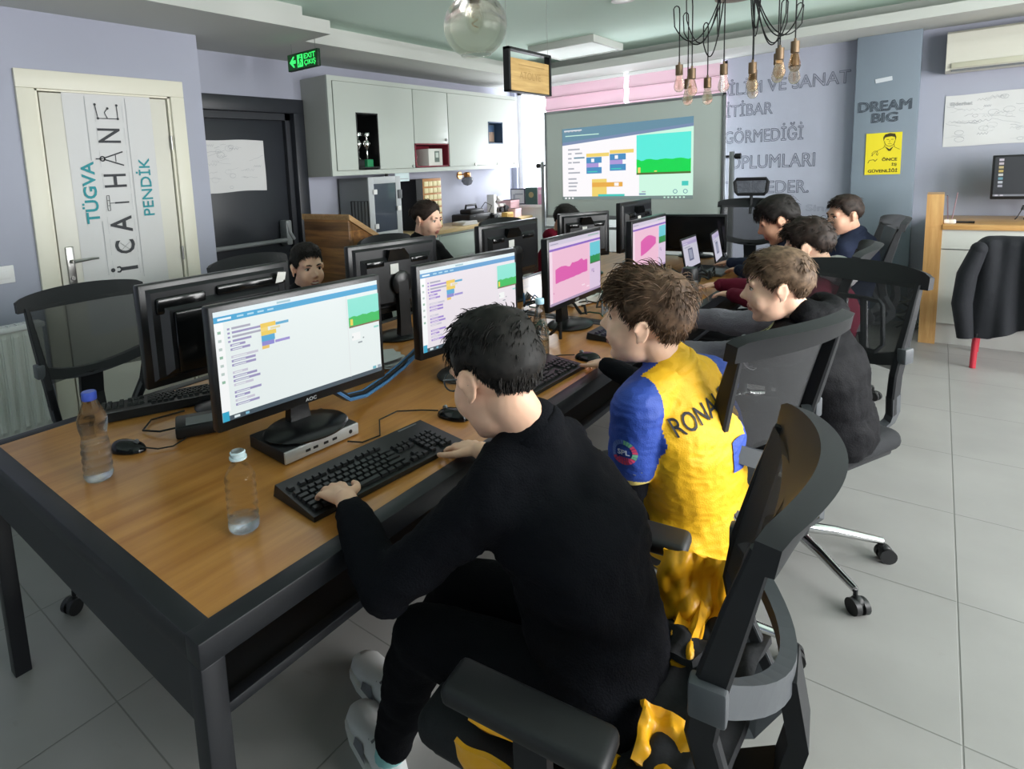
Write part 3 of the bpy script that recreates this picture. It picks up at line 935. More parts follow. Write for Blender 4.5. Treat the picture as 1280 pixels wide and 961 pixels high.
s.r(.25, .05, .37, .25, E_yel); s.r(.25, .135, .495, .20, E_or); s.r(.43, .145, .465, .19, E_white); s.r(.25, .0, .37, .05, E_yel); s.r(.30, .0, .51, .03, E_teal)
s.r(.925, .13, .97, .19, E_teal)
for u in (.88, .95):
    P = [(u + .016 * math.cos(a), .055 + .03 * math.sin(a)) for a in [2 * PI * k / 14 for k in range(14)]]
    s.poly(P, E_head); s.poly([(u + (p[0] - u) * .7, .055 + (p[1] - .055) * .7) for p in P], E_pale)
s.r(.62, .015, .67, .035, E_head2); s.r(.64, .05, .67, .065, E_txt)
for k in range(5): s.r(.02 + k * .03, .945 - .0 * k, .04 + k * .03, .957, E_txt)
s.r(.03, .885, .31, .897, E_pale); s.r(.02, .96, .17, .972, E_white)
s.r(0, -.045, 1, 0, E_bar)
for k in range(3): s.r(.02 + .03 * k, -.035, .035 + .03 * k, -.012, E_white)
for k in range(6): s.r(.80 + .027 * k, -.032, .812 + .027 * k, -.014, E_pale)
lab(s.build('glowing_projection', t), 'glowing patches standing in for the projected block coding screen')

# ================================================================ wall cabinets
M_lac = mat('pale_lacquer', '#b9c0b9', .4)
M_side = mat('cabinet_side', '#a9aca6', .5)
t = thing('wall_cabinet', 'long pale wall cabinet with square display niches hanging over the counter', 'cabinet', (-4.02, 4.8, 1.5))
XF = -3.86; y0, y1 = 3.40, 6.36
NI = [(3.70, 3.97, 1.555, 2.035), (4.46, 4.99, 1.545, 1.775), (5.72, 6.02, 1.775, 2.02)]
b = MB()
b.b2((XB, y0 + .02, 1.50), (XB + .012, y1 - .02, 2.325)); b.b2((XB, y0, 1.50), (XF - .02, y0 + .02, 2.325)); b.b2((XB, y1 - .02, 1.50), (XF - .02, y1, 2.325))
b.b2((XB + .012, y0 + .02, 1.50), (XF - .02, y1 - .02, 1.52)); b.b2((XB + .012, y0 + .02, 2.305), (XF - .02, y1 - .02, 2.325)); b.build('carcass', M_side, t, True)
b = MB()
b.b2((XF - .02, y0, 1.50), (XF, y0 + .05, 2.325)); b.b2((XF - .02, y0 + .05, 1.50), (XF, y1, 1.54)); b.b2((XF - .02, y0 + .05, 2.285), (XF, y1, 2.325)); b.build('face_frame', M_lac, t, True)
# doors around the niches
DY = [(3.455, 4.455), (4.46, 4.995), (5.0, 6.35)]
for i, (a, c) in enumerate(DY):
    n = NI[i]; b = MB(); g = .003
    lo, hi = 1.543, 2.282
    x0, x1 = XF - .016, XF + .004
    if i == 1:
        b.b2((x0, a + g, n[3]), (x1, c - g, hi), bev=.002)
    else:
        b.b2((x0, a + g, lo), (x1, n[0], hi)); b.b2((x0, n[1], lo), (x1, c - g, hi))
        b.b2((x0, n[0] - .0, n[3]), (x1, n[1] + .0, hi))
        if n[2] > lo + .03: b.b2((x0, n[0], lo), (x1, n[1], n[2]))
    b.build('door', M_lac, t, True)
NC = [mat('niche_black', '#111213', .5), mat('niche_maroon', '#7c2433', .5), mat('niche_blue', '#3a5068', .5)]
for i, n in enumerate(NI):
    b = MB(); e = .012; x0 = XF - .26
    b.b2((x0, n[0], n[2]), (x0 + .01, n[1], n[3]))
    b.b2((x0, n[0], n[2]), (XF + .006, n[0] + e, n[3])); b.b2((x0, n[1] - e, n[2]), (XF + .006, n[1], n[3])); b.b2((x0, n[0], n[2]), (XF + .006, n[1], n[2] + e)); b.b2((x0, n[0], n[3] - e), (XF + .006, n[1], n[3]))
    lab(b.build('niche', NC[i], t, True), ('black lined niche', 'maroon lined niche', 'blue lined niche')[i])
for (y, z) in ((4.95, 1.812), (5.45, 1.555), (5.90, 1.555), (6.25, 1.555), (4.42, 1.56)):
    b = MB(); b.cyl((XF + .004, y, z), (XF + .014, y, z), .014, n=14); b.build('lock', M_steel, t, True)
# trophies in the black niche
for (y, lb, bc, s_) in ((3.775, 'silver trophy cup on a black base, left in the black niche', '#141516', .93), (3.885, 'silver trophy cup on a green base, right in the black niche', '#2f8a5b', 1.0)):
    g = thing('trophy', lb, 'trophy', (XF - .07, y, 1.567), group='trophies in the cabinet niche')
    b = MB(); b.box((0, 0, .033), (.075, .075, .066), bev=.003); b.build('plinth', mat('plinth' + bc, bc, .3), g)
    b = MB()
    b.lathe([(.028, .066), (.03, .07), (.012, .085), (.007, .11), (.012, .135), (.008, .15), (.022, .175), (.03, .205), (.022, .235), (.010, .245), (.012, .262), (.034, .275), (.037, .30), (.036, .302)], 20)
    for sg in (-1, 1):
        b.tube([(0, sg * .022, .18), (0, sg * .038, .20), (0, sg * .038, .22), (0, sg * .022, .232)], .0035, 6)
    b.build('cup', mat('silver', '#dfdfdc', .15, 1.0), g)
t = thing('storage_box', 'small white box with a dark emblem in the maroon niche', 'box', (XF - .12, 4.82, 1.557))
b = MB(); b.box((0, 0, .085), (.17, .22, .17), bev=.003); b.build('carton', mat('white_card', '#dcddd6', .6), t)
b = MB(); b.box((.0865, .02, .09), (.002, .075, .11)); b.box((.0875, .02, .105), (.002, .045, .05), 1); b.build('emblem', [mat('emblem_grey', '#69756e', .6), mat('emblem_pale', '#c3ccc4', .6)], t)
t = thing('ornament', 'small dark red ornament at the left end of the maroon niche', 'ornament', (XF - .10, 4.56, 1.557))
b = MB(); b.lathe([(.03, 0), (.035, .02), (.02, .05), (.035, .09), (.02, .13), (.005, .14)], 16); b.lathe([(.034, .012), (.038, .012), (.038, .02), (.034, .02)], 16, 1); b.build('figure', [mat('ornament_red', '#6a2a33', .4), M_brass], t)
t = thing('framed_picture', 'small framed city picture in the blue niche', 'picture', (XF - .10, 5.87, 1.79))
b = MB(); b.b2((-.01, -.12, 0), (.01, .12, .21), bev=.003); b.build('frame', mat('frame_slate', '#46525e', .5), t)
b = MB(); b.b2((.010, -.105, .015), (.012, .105, .195)); b.b2((.0122, -.105, .015), (.0130, .105, .125), 1)
for k in range(9): b.b2((.013, -.10 + k * .022, .02), (.0145, -.085 + k * .022, .09 + .045 * ((k * 7) % 5) / 5), 2)
b.build('print', [mat('print_sky', '#34506f', .5), mat('print_town', '#8b7a6d', .6), mat('print_tower', '#a78b76', .6)], t)

# ================================================================ counter
XC = -3.72
t = thing('counter_unit', 'pale base cabinet with drawers along the left wall', 'cabinet', (-3.96, 5.0, 0))
b = MB(); b.b2((XB + .025, 3.45, .08), (XC - .04, 6.40, .88)); b.b2((XB + .025, 3.45, 0), (XC - .09, 6.40, .08)); b.build('carcass', mat('counter_grey', '#b9c2bb', .45), t, True)
k = 0
for i in range(5):
    ya = 3.46 + i * .588
    for (za, zb) in ((.10, .36), (.365, .62), (.625, .87)):
        b = MB(); b.b2((XC - .04, ya, za), (XC - .018, ya + .58, zb), bev=.003); d = b.build('drawer', mat('drawer_front', '#bac6be', .4), t, True)
        b = MB(); b.b2((XC - .018, ya + .02, zb - .014), (XC - .012, ya + .56, zb - .006)); b.build('finger_groove', M_grey, d, True)
b = MB(); b.b2((XB + .025, 3.44, .88), (XC, 6.42, .92), bev=.004)
tag(b.build('countertop', wood('counter_wood', '#c9ab77', '#dcc294', 1, 3, .4)), 'light wooden worktop on the pale drawer units', 'worktop')
# grey enclosed machine (printer cabinet)
t = thing('enclosed_printer', 'grey enclosed machine with a dark glass front on the counter', 'machine', (-3.97, 3.94, .92))
b = MB()
b.b2((-4.17, 3.735, .92), (-3.80, 4.15, .945)); b.b2((-4.17, 3.735, 1.445), (-3.80, 4.15, 1.475)); b.b2((-4.17, 3.735, .92), (-3.80, 3.76, 1.475)); b.b2((-4.17, 4.12, .92), (-3.80, 4.15, 1.475)); b.b2((-4.17, 3.735, .92), (-4.15, 4.15, 1.475))
b.build('housing', mat('machine_grey', '#85898b', .45), t, True)
b = MB()
for (lo, hi) in (((3.47, .92), (3.80, 1.475)), ((4.085, .92), (4.15, 1.475)), ((3.80, .92), (4.085, .985)), ((3.80, 1.415), (4.085, 1.475))):
    b.b2((-3.80, lo[0] if lo[0] != 3.47 else 3.735, lo[1]), (-3.785, hi[0], hi[1]), bev=.002)
b.build('front_panel', mat('machine_light', '#b9bdc0', .4), t, True)
b = MB(); b.b2((-3.797, 3.80, .985), (-3.790, 4.085, 1.415)); b.build('glass_door', mat('dark_glass', '#39414d', .08, coat=.5), t, True)
b = MB()
for (y, z) in ((3.80, 1.345), (3.80, 1.04), (4.10, 1.18)): b.b2((-3.785, y - .022, z - .022), (-3.765, y + .022, z + .022), bev=.004)
b.build('latch', M_white, t, True)
b = MB(); b.b2((-3.785, 4.10, 1.27), (-3.765, 4.145, 1.35), bev=.004); b.build('control_screen', M_grey, t, True)
# black wire rack beside it
t = thing('wire_rack', 'black wire rack standing before the grey machine', 'rack', (-3.86, 3.68, .92))
b = MB(); q = [(-3.76, 3.47), (-3.76, 3.68)]
b.tube([(-3.97, 3.69, .92), (-3.97, 3.69, 1.27), (-3.76, 3.69, 1.27), (-3.76, 3.69, .92)], .007, 6)
for k in range(1, 5): b.cyl((-3.97 + k * .042, 3.69, .94), (-3.97 + k * .042, 3.69, 1.27), .004, n=6)
b.tube([(-3.97, 3.69, .925), (-3.97, 3.64, .925), (-3.76, 3.64, .925), (-3.76, 3.69, .925)], .006, 6); b.build('wire_frame', M_black, t, True)
# parts organiser
t = thing('parts_organiser', 'wooden organiser of small cream drawers on the counter behind the girl', 'organiser', (-4.02, 4.72, .92))
b = MB()
b.b2((-4.16, 4.50, .92), (-3.90, 4.60, 1.43)); b.build('dark_panel', M_black, t, True)
b = MB(); b.b2((-4.16, 4.61, .92), (-3.92, 4.92, 1.43), bev=.004); b.build('cabinet_body', mat('organiser_wood', '#b98657', .5), t, True)
for r in range(7):
    for c_ in range(4):
        b = MB(); b.b2((-3.93, 4.635 + c_ * .068, .945 + r * .068), (-3.905, 4.635 + c_ * .068 + .058, .945 + r * .068 + .05), bev=.003); d = b.build('small_drawer', mat('drawer_cream', '#e8dcae', .4), t, True)
for k in range(2):
    pass
t = thing('paper_tag', 'pale paper strip hanging under the wall cabinet beside the machine', 'paper', (-3.885, 4.29, 1.42))
b = MB(); b.grid(lambda u, v: (-3.885 + .004 * math.sin(u * 6), 4.19 + .2 * u, 1.42 + .081 * v), 6, 4, thick=.001); b.b2((-3.887, 4.21, 1.44), (-3.879, 4.37, 1.446), 1); b.build('strip', [mat('pale_blue_paper', '#cfe0e2', .7), M_ink], t, True)
t = thing('cabinet_hook', 'small black hook under the wall cabinet', 'hook', (XF - .01, 4.06, 1.5))
b = MB(); b.lathe([(.004, -.005), (.016, -.01), (.018, -.03), (.010, -.05), (.003, -.055)], 12); b.b2((-.01, -.012, -.006), (.01, .012, 0)); b.build('hook_body', M_black, t)
# sconce
t = thing('wall_sconce', 'small brass wall lamp with a smoked glass shade above the counter', 'wall lamp', (XB, 5.60, 1.42))
b = MB(); b.cyl((.0, 0, .02), (.02, 0, .02), .04, n=18); b.cyl((.02, 0, .03), (.12, 0, .03), .008, n=8); b.lathe([(.035, .0), (.04, .01), (.04, .045), (.02, .055)], 20, c=(.12, 0, 0)); b.build('bracket', mat('copper', '#b3814f', .3, .9), t)
b = MB(); b.lathe([(.01, -.10), (.045, -.085), (.065, -.05), (.066, -.02), (.04, 0)], 24, c=(.12, 0, 0)); b.build('shade', mat('smoked_glass', '#6c7078', .1, alpha=.75), t)
# black device with cables
t = thing('black_device', 'black desktop device with a handle and cables on the counter right of the girl', 'device', (-3.95, 5.48, .92))
b = MB(); b.box((0, 0, .05), (.26, .42, .10), bev=.02); b.box((.02, -.02, .12), (.16, .26, .06), bev=.02); b.build('body', M_black, t)
b = MB(); b.tube([(.0, -.12, .13), (.0, -.10, .19), (.0, .08, .19), (.0, .10, .13)], .012, 8); b.build('handle', M_black, t)
b = MB(); b.tube([(.02, .2, .05), (.05, .26, .03), (.0, .32, .06), (.03, .36, .16), (-.02, .30, .20), (-.05, .24, .12)], .005, 6); b.build('cable', M_black, t)
t = thing('black_gadget', 'small black gadget at the counter edge beside the black device', 'gadget', (-3.82, 5.72, .92))
b = MB(); b.box((0, 0, .035), (.10, .12, .07), bev=.012); b.cyl((.0, -.03, .07), (.0, -.03, .085), .02, n=14); b.build('body', M_black, t)
b = MB(); b.cyl((.048, .02, .035), (.058, .02, .035), .022, n=16); b.build('dial', M_steel, t)
t = thing('paper_stack', 'low stack of white papers on the counter edge', 'paper', (-3.84, 5.20, .92))
b = MB()
for k in range(6): b.box((0, 0, .004 + k * .006), (.16, .24, .005), k % 2, RZ(.05 * (k - 3)))
b.build('sheets', [M_paper, M_white], t)
# robot model of white and grey parts
t = thing('robot_model', 'white and grey robot model on the counter', 'model', (-3.96, 6.02, .92))
b = MB()
b.box((0, -.12, .14), (.10, .05, .28), bev=.004); b.box((0, .0, .03), (.14, .18, .06), bev=.006); b.build('white_body', M_white, t)
b = MB()
rr = random.Random(9)
for k in range(16):
    b.box((rr.uniform(-.05, .06), rr.uniform(-.07, .11), rr.uniform(.08, .26)), (.05, .06, .03), k % 2, RX(rr.uniform(-.1, .1)) @ RZ(rr.uniform(-.4, .4)), bev=.004)
b.build('linkage', [mat('robot_grey', '#6f6a64', .5), mat('robot_pale', '#d9d5cf', .5)], t)
b = MB(); b.cyl((.06, .07, .10), (.09, .07, .10), .045, n=18); b.cyl((.06, -.03, .10), (.09, -.03, .10), .03, n=18); b.build('wheel', M_black, t)
t = thing('wooden_block', 'small yellowish wooden block at the foot of the robot model', 'block', (-3.80, 5.98, .92))
b = MB(); b.box((0, 0, .035), (.08, .13, .07), bev=.004); b.box((0.041, 0, .035), (.002, .10, .03), 1); b.build('block', [mat('block_wood', '#c4a25c', .6), mat('block_mark', '#a78444', .6)], t)
for (nm, lb, x, y, d, c_) in (('pink_box', 'low pale pink box on the counter beside the robot model', -3.82, 6.17, (.10, .14, .10), '#d8b9bd'), ('pink_box', 'taller pink cardboard box at the far end of the counter', -3.98, 6.30, (.18, .20, .19), '#cfa9ad')):
    t = thing(nm, lb, 'box', (x, y, .92), group='pink boxes on the counter')
    b = MB(); b.box((0, 0, d[2] / 2), d, bev=.003); b.build('carton', mat('pink' + c_, c_, .7), t)
    b = MB(); b.box((0, 0, d[2] * .9), (d[0] + .004, d[1] + .004, d[2] * .2), bev=.002); b.build('lid', mat('pinkl' + c_, c_, .65), t)
# things on the window sill
t = thing('framed_picture', 'white picture in a dark frame leaning on the window sill', 'picture', (-3.98, 6.52, WZ0))
b = MB(); b.box((0, 0, .10), (.21, .015, .20), bev=.003); b.build('frame', mat('frame_dark', '#3e3c4c', .5), t)
b = MB(); b.box((0, -.0085, .10), (.18, .002, .17)); b.box((-.02, -.0100, .06), (.10, .002, .03), 1); b.box((.02, -.0100, .13), (.11, .002, .02), 1); b.box((-.05, -.0102, .10), (.03, .002, .06), 1); b.build('print', [M_paper, M_ink], t)
t = thing('green_book', 'dark green book with a gold emblem standing on the window sill', 'book', (-3.785, 6.52, WZ0))
b = MB(); b.box((0, 0, .105), (.165, .03, .21), bev=.003); b.build('cover', mat('book_green', '#3f5a55', .6), t)
b = MB(); b.lathe([(0, 0), (.035, 0)], 20, 0, T(0, -.0165, .12) @ RX(PI / 2), caps=False); b.build('emblem', mat('gold_print', '#a39368', .5), t)
b = MB(); b.box((0.004, 0.002, .105), (.165, .024, .204)); b.build('pages', M_paper, t)
t = thing('pink_folder', 'bright pink folder beside the green book on the window sill', 'folder', (-3.665, 6.53, WZ0))
b = MB(); b.box((0, 0, .105), (.07, .03, .21), bev=.003); b.build('cover', mat('hot_pink', '#dca0bd', .6), t)
b = MB(); b.box((0, -.016, .15), (.045, .002, .05)); b.build('label_patch', mat('pink_pale', '#f0cfdc', .6), t)
t = thing('dark_pot', 'small dark pot at the right end of the window sill beside the whiteboard', 'pot', (-3.585, 6.51, WZ0))
b = MB(); b.lathe([(.025, 0), (.035, .03), (.035, .06), (.028, .07)], 18); b.build('bowl', mat('pot_dark', '#4e3b45', .5), t)
b = MB(); b.lathe([(.037, .055), (.039, .06), (.037, .066)], 18, caps=False); b.build('rim', M_black, t)

# wooden lectern in front of the anthracite door
t = thing('wooden_lectern', 'brown wooden lectern of thick boards beside the anthracite door', 'lectern', (-3.30, 2.95, 0))
M_lec = wood('lectern_wood', '#6b4526', '#a5743f', 0, 2.2, .4, 10, planks=.062)
M_lec2 = wood('lectern_end', '#b38a5c', '#caa375', 1, 3, .45)
b = MB(); b.b2((-3.58, 2.84, 0), (-3.10, 2.875, 1.225), bev=.003); b.build('front_panel', M_lec, t, True)
for x in (-3.58, -3.145):
    b = MB(); b.add([(x, 2.875, 0), (x, 3.14, 0), (x, 3.14, 1.045), (x, 2.875, 1.20), (x + .045, 2.875, 0), (x + .045, 3.14, 0), (x + .045, 3.14, 1.045), (x + .045, 2.875, 1.20)],
        [(0, 1, 2, 3), (7, 6, 5, 4), (0, 4, 5, 1), (1, 5, 6, 2), (2, 6, 7, 3), (3, 7, 4, 0)]); b.build('side_panel', M_lec, t, True)
b = MB(); b.add([(-3.60, 2.84, 1.235), (-3.085, 2.84, 1.235), (-3.085, 3.18, 1.035), (-3.60, 3.18, 1.035), (-3.60, 2.84, 1.195), (-3.085, 2.84, 1.195), (-3.085, 3.18, .995), (-3.60, 3.18, .995)],
    [(0, 1, 2, 3), (7, 6, 5, 4), (0, 4, 5, 1), (1, 5, 6, 2), (2, 6, 7, 3), (3, 7, 4, 0)]); lab(b.build('sloping_top', M_lec2, t, True), 'light sloping board')
b = MB(); b.b2((-3.535, 2.875, .5), (-3.145, 3.12, .53)); b.build('shelf', M_lec, t, True)

# ================================================================ reception desk on the right
t = thing('reception_desk', 'white panelled reception desk with a tall wooden end panel', 'desk', (.6, 6.2, 0))
M_oak = wood('oak', '#b98a52', '#d2a76d', 2, 2.5, .4, 12)
M_dk2 = mat('desk_panel', '#bfc1bb', .45)
b = MB(); b.b2((-.055, 5.95, 0), (.045, 6.22, 1.10)); b.b2((-.055, 5.95, 1.10), (.045, 6.24, 1.15)); b.b2((-.050, 5.948, .905), (.040, 5.952, .91)); lab(b.build('end_panel', M_oak, t, True), 'thick oak end panel')
b = MB(); b.b2((.045, 5.94, .885), (1.55, 6.74, .925), bev=.003); lab(b.build('worktop', wood('oak_top', '#b98a52', '#d2a76d', 0, 2.5, .35, 12), t, True), 'oak worktop')
b = MB(); b.b2((.045, 5.96, .74), (1.53, 5.985, .885)); b.build('front_panel', M_dk2, t, True)
b = MB(); b.b2((.045, 5.97, .165), (1.53, 5.995, .732)); b.build('front_panel', M_dk2, t, True)
b = MB(); b.b2((.045, 6.0, 0), (1.53, 6.02, .158)); b.b2((1.50, 5.97, 0), (1.53, 6.74, .885)); b.build('plinth', mat('desk_plinth', '#a9aba7', .5), t, True)
t = thing('desk_monitor', 'black monitor with desktop icons on the reception desk', 'monitor', (.62, 6.42, .925))
b = MB(); b.b2((-.305, -.02, .155), (.305, .02, .49), bev=.006); b.build('housing', M_black, t)
s = Screen(T(.62 - .292, 6.3988, .925 + .178) @ frame((1, 0, 0), (0, 0, 1), (0, -1, 0), (0, 0, 0)), .584, .298)
s.r(0, 0, 1, 1, emi('desktop_dark', '#34373d', .8)); s.r(0, 0, 1, .05, emi('taskbar_grey', '#9a9ea6', .7))
ic = [emi('ic%d' % k, c_, .8) for k, c_ in enumerate(('#e0d9e6', '#dcd2d8', '#d9c78f', '#d8c070', '#e3e6e0', '#76aebd', '#cfd4dd', '#b9bac6'))]
for k in range(8): s.r(.04, .90 - k * .095, .085, .96 - k * .095, ic[k])
for k in range(2): s.r(.02 + k * .05, .008, .05 + k * .05, .042, ic[0])
P = [(.5 + .03 * math.cos(a), .52 + .05 * math.sin(a)) for a in [2 * PI * k / 16 for k in range(16)]]; s.poly(P, ic[6])
s.build('screen', t)
b = MB(); b.b2((-.02, .0, .02), (.02, .03, .25)); b.lathe([(.11, 0), (.11, .012), (.03, .02)], 28); b.build('stand', M_black, t)
b = MB(); b.tube([(-.10, -.02, .17), (-.115, -.03, .10), (-.15, -.06, .02), (-.16, -.05, .005)], .004, 6); b.cyl((-.112, -.03, .11), (-.122, -.035, .075), .011, n=10); b.build('cable', M_black, t)
t = thing('paper_holder', 'brochure standing against the oak end panel on the reception desk', 'brochure', (.075, 6.17, .925))
b = MB(); b.box((.0, 0, .10), (.008, .12, .20), 0, RY(-.06)); b.box((.02, .01, .115), (.004, .11, .22), 1, RY(.12)); b.build('sheets', [mat('brochure_mauve', '#6b5a63', .6), mat('brochure_pink', '#a88790', .6)], t)
t = thing('eraser', 'small white eraser on the reception desk beside the end panel', 'eraser', (.085, 6.02, .925))
b = MB(); b.box((0, 0, .016), (.07, .035, .03), bev=.006); b.build('rubber', M_white, t)
b = MB(); b.box((.012, 0, .016), (.034, .037, .032), bev=.004); b.build('sleeve', mat('eraser_sleeve', '#d3cfc6', .6), t)
t = thing('marker_pen', 'black marker pen lying on the reception desk', 'pen', (.16, 6.05, .925))
b = MB(); b.cyl((-.05, 0, .009), (.035, 0, .009), .008, n=10); b.build('barrel', M_black, t)
b = MB(); b.cyl((.03, 0, .009), (.065, .0, .009), .009, n=10); b.build('cap', mat('cap_black', '#0d0d0e', .3), t)

# cable heap on the floor between pillar and desk
t = thing('cable_heap', 'heap of grey and black cables on the floor beside the oak end panel', 'cables', (-.16, 6.35, 0))
rr = random.Random(2)
b = MB()
for k in range(5):
    a0 = rr.random() * 6; r0 = .05 + .05 * rr.random()
    b.tube([(r0 * math.cos(a0 + q * .5) * (1 + .2 * math.sin(q)), r0 * 1.2 * math.sin(a0 + q * .5), .02 + .012 * q * (1 + .3 * k) ) for q in range(14)], .008, 6, mi=k % 2)
b.build('cable', [mat('cable_grey', '#7d7f7c', .6), M_black], t)
# ================================================================ work tables
M_top = wood('table_veneer', '#a4692c', '#c08643', 1, 1.6, .28, 16)
M_frame = mat('table_frame', '#14161b', .42)
TX0, TX1 = -2.155, -.885
def table(y0, y1, label):
    t = thing('work_table', label, 'table', ((TX0 + TX1) / 2, (y0 + y1) / 2, 0), group='long wood-topped work tables')
    w = .046
    b = MB(); b.b2((TX0 + w - .004, y0 + w - .004, .715), (TX1 - w + .004, y1 - w + .004, .748)); lab(b.build('tabletop', M_top, t, True), 'orange brown wood veneer top')
    b = MB()
    b.b2((TX0, y0, .70), (TX0 + w, y1, .75), bev=.003); b.b2((TX1 - w, y0, .70), (TX1, y1, .75), bev=.003)
    b.b2((TX0 + w - .002, y0, .70), (TX1 - w + .002, y0 + w, .75), bev=.003); b.b2((TX0 + w - .002, y1 - w, .70), (TX1 - w + .002, y1, .75), bev=.003); b.build('frame', M_frame, t, True)
    for xa, xb in ((TX1 - .03, TX1 - .005), (TX0 + .005, TX0 + .03)):
        b = MB(); b.b2((xa, y0 + .04, .585), (xb, y1 - .04, .605), bev=.002); b.build('lower_rail', M_frame, t, True)
    for ya, yb in ((y0 + .006, y0 + .026), (y1 - .026, y1 - .006)):
        b = MB(); b.b2((TX0 + .04, ya, .575), (TX1 - .04, yb, .70)); b.build('apron_panel', M_frame, t, True)
    for xa, xb in ((TX1 - .17, TX1 - .03), (TX0 + .03, TX0 + .17)):
        b = MB(); b.b2((xa, y0 + .04, .588), (xb, y1 - .04, .596)); b.build('cable_tray', M_blackm, t, True)
    for x in (TX0, TX1 - w):
        for y in (y0, y1 - w):
            b = MB(); b.b2((x, y, .0), (x + w, y + w, .702), bev=.003); b.build('leg', M_frame, t, True)
table(.42, 2.67, 'near black framed work table with a wood top in the foreground')
table(2.675, 4.93, 'far black framed work table with a wood top toward the whiteboard')

# ================================================================ monitors
M_bez = mat('bezel_black', '#121315', .3)
M_back = mat('rear_shell', '#1b1c1f', .33)
M_gloss = mat('gloss_black', '#0e0f10', .15)
M_logo = mat('logo_silver', '#b9bcc0', .4)
M_stick = mat('sticker', '#dadad6', .6)
def EMI(c_, s_=1.0): return emi('px' + c_ + str(s_), c_, s_)
def scratch_light(s, base, head, purple, stage_low):
    W_ = EMI(base)
    s.r(0, 0, 1, 1, W_)
    s.r(0, .945, 1, 1, EMI('#dfeef2')); s.r(0, .90, 1, .955, EMI(head)); s.r(.02, .918, .09, .938, EMI('#e6f3f8'));
    for k in range(4): s.r(.12 + .055 * k, .92, .155 + .055 * k, .936, EMI('#a9d6ea'))
    s.r(.34, .965, .42, .985, EMI('#9fc3cf'))
    s.r(0, .0, 1, .045, EMI('#4a5a66', .8)); s.r(0, 0, .035, .09, EMI('#2fa3c6')); s.r(.06, .012, .09, .034, EMI('#d9e6ea')); s.r(.12, .012, .14, .034, EMI('#7fb7d0'))
    s.r(.0, .09, .045, .90, EMI('#f6f8f8'))
    for k in range(7): s.r(.013, .80 - k * .075, .030, .825 - k * .075, EMI('#b9c9c4' if k % 3 else '#8fb7a0'))
    rr = random.Random(6)
    v = .82
    P_ = EMI(purple); G_ = EMI('#a7a7b8'); D_ = EMI('#c9c6d6')
    for k in range(17):
        w_ = rr.choice((.10, .13, .16, .18))
        if k in (6, 9, 13): v -= .03
        if k < 4:
            s.r(.062, v, .075, v + .018, P_); s.r(.085, v, .085 + w_, v + .02, P_ if k % 2 else G_)
        else:
            s.r(.07, v, .07 + w_ * .8, v + .022, P_ if k % 3 else D_); s.r(.08, v + .006, .08 + w_ * .4, v + .014, EMI(base))
        v -= .038
        if v < .10: break
    s.r(.235, .775, .32, .815, EMI('#eec94f')); s.r(.235, .74, .275, .775, EMI('#f0d370')); s.r(.29, .745, .345, .765, EMI('#e3d8a8')); s.r(.32, .775, .395, .80, EMI('#59a9cf')); s.r(.235, .70, .32, .74, EMI('#eccb55')); s.r(.235, .645, .31, .70, EMI('#4ea6d2'))
    s.r(.235, .605, .305, .645, EMI('#8a86cf')); s.r(.31, .61, .395, .635, EMI('#9b8fd0')); s.r(.235, .575, .275, .605, EMI('#e9c36a'))
    s.r(.765, .045, .768, .90, EMI('#dcdfe0'))
    s.r(.775, .56, .995, .865, EMI('#86e3d2')); ground(s, .775, .56, .995, .865, EMI('#25bb55'), EMI('#7a5a3c'), 3)
    s.r(.785, .585, .803, .65, EMI('#e8d24a')); s.r(.95, .50, .985, .52, EMI('#8fd6c9'))
    s.r(.79, .42, .85, .50, EMI('#f3f5f4')); s.r(.83, .38, .86, .395, EMI('#8f9a9e')); s.r(.865, .42, .875, .435, EMI('#8f9a9e')); s.r(.79, .45, .80, .47, EMI('#b8c2c4'))
    s.r(.925, .055, .95, .085, EMI('#6fb5c4')); s.r(.96, .055, .985, .085, EMI('#9aa7b4'))
def scratch_pink(s, big):
    s.r(0, 0, 1, 1, EMI('#efbfd6'))
    s.r(0, .93, 1, 1, EMI('#cfc7da')); s.r(0, .885, 1, .93, EMI('#e4d3e6')); s.r(0, .85, 1, .885, EMI('#8a63c2'))
    s.r(.02, .948, .16, .962, EMI('#9a8fae')); s.r(.74, .955, .97, .97, EMI('#7fae9a'))
    s.r(0, 0, .05, .85, EMI('#f3d9e8'))
    rr = random.Random(5 if big else 8)
    if big:
        top = [(.10 + .62 * k / 16, .545 + .07 * math.sin(k * .5) * .4 + .01 * rr.random() + (.06 if 7 < k < 14 else 0)) for k in range(17)]
        bot = [(.10 + .62 * k / 16, .33 + .06 * k / 16 * .6 + .008 * rr.random()) for k in range(17)]
    else:
        top = [(.22 + .46 * k / 16, .62 + .08 * math.sin(PI * k / 16)) for k in range(17)]
        bot = [(.22 + .46 * k / 16, .34 + .16 * (k / 16) ** 1.5) for k in range(17)]
    s.poly(top + bot[::-1], EMI('#dd5cae'))
    s.r(.06, .18, .075, .2, EMI('#d27fb4')); s.r(.60, .15, .66, .17, EMI('#f8e3ee')); s.r(.70, .10, .75, .12, EMI('#f8e3ee'))
    s.r(.765, 0, 1, .85, EMI('#dbc7e0')); s.r(.775, .47, .995, .83, EMI('#69c9d6')); ground(s, .775, .47, .995, .83, EMI('#1f8f4a'), EMI('#4a6a3c'), 4)
    s.r(.80, .33, .86, .38, EMI('#c5acd0')); s.r(.84, .31, .86, .33, EMI('#7d6f92'))
    s.r(0, 0, 1, .04, EMI('#b9a3c6', .8))
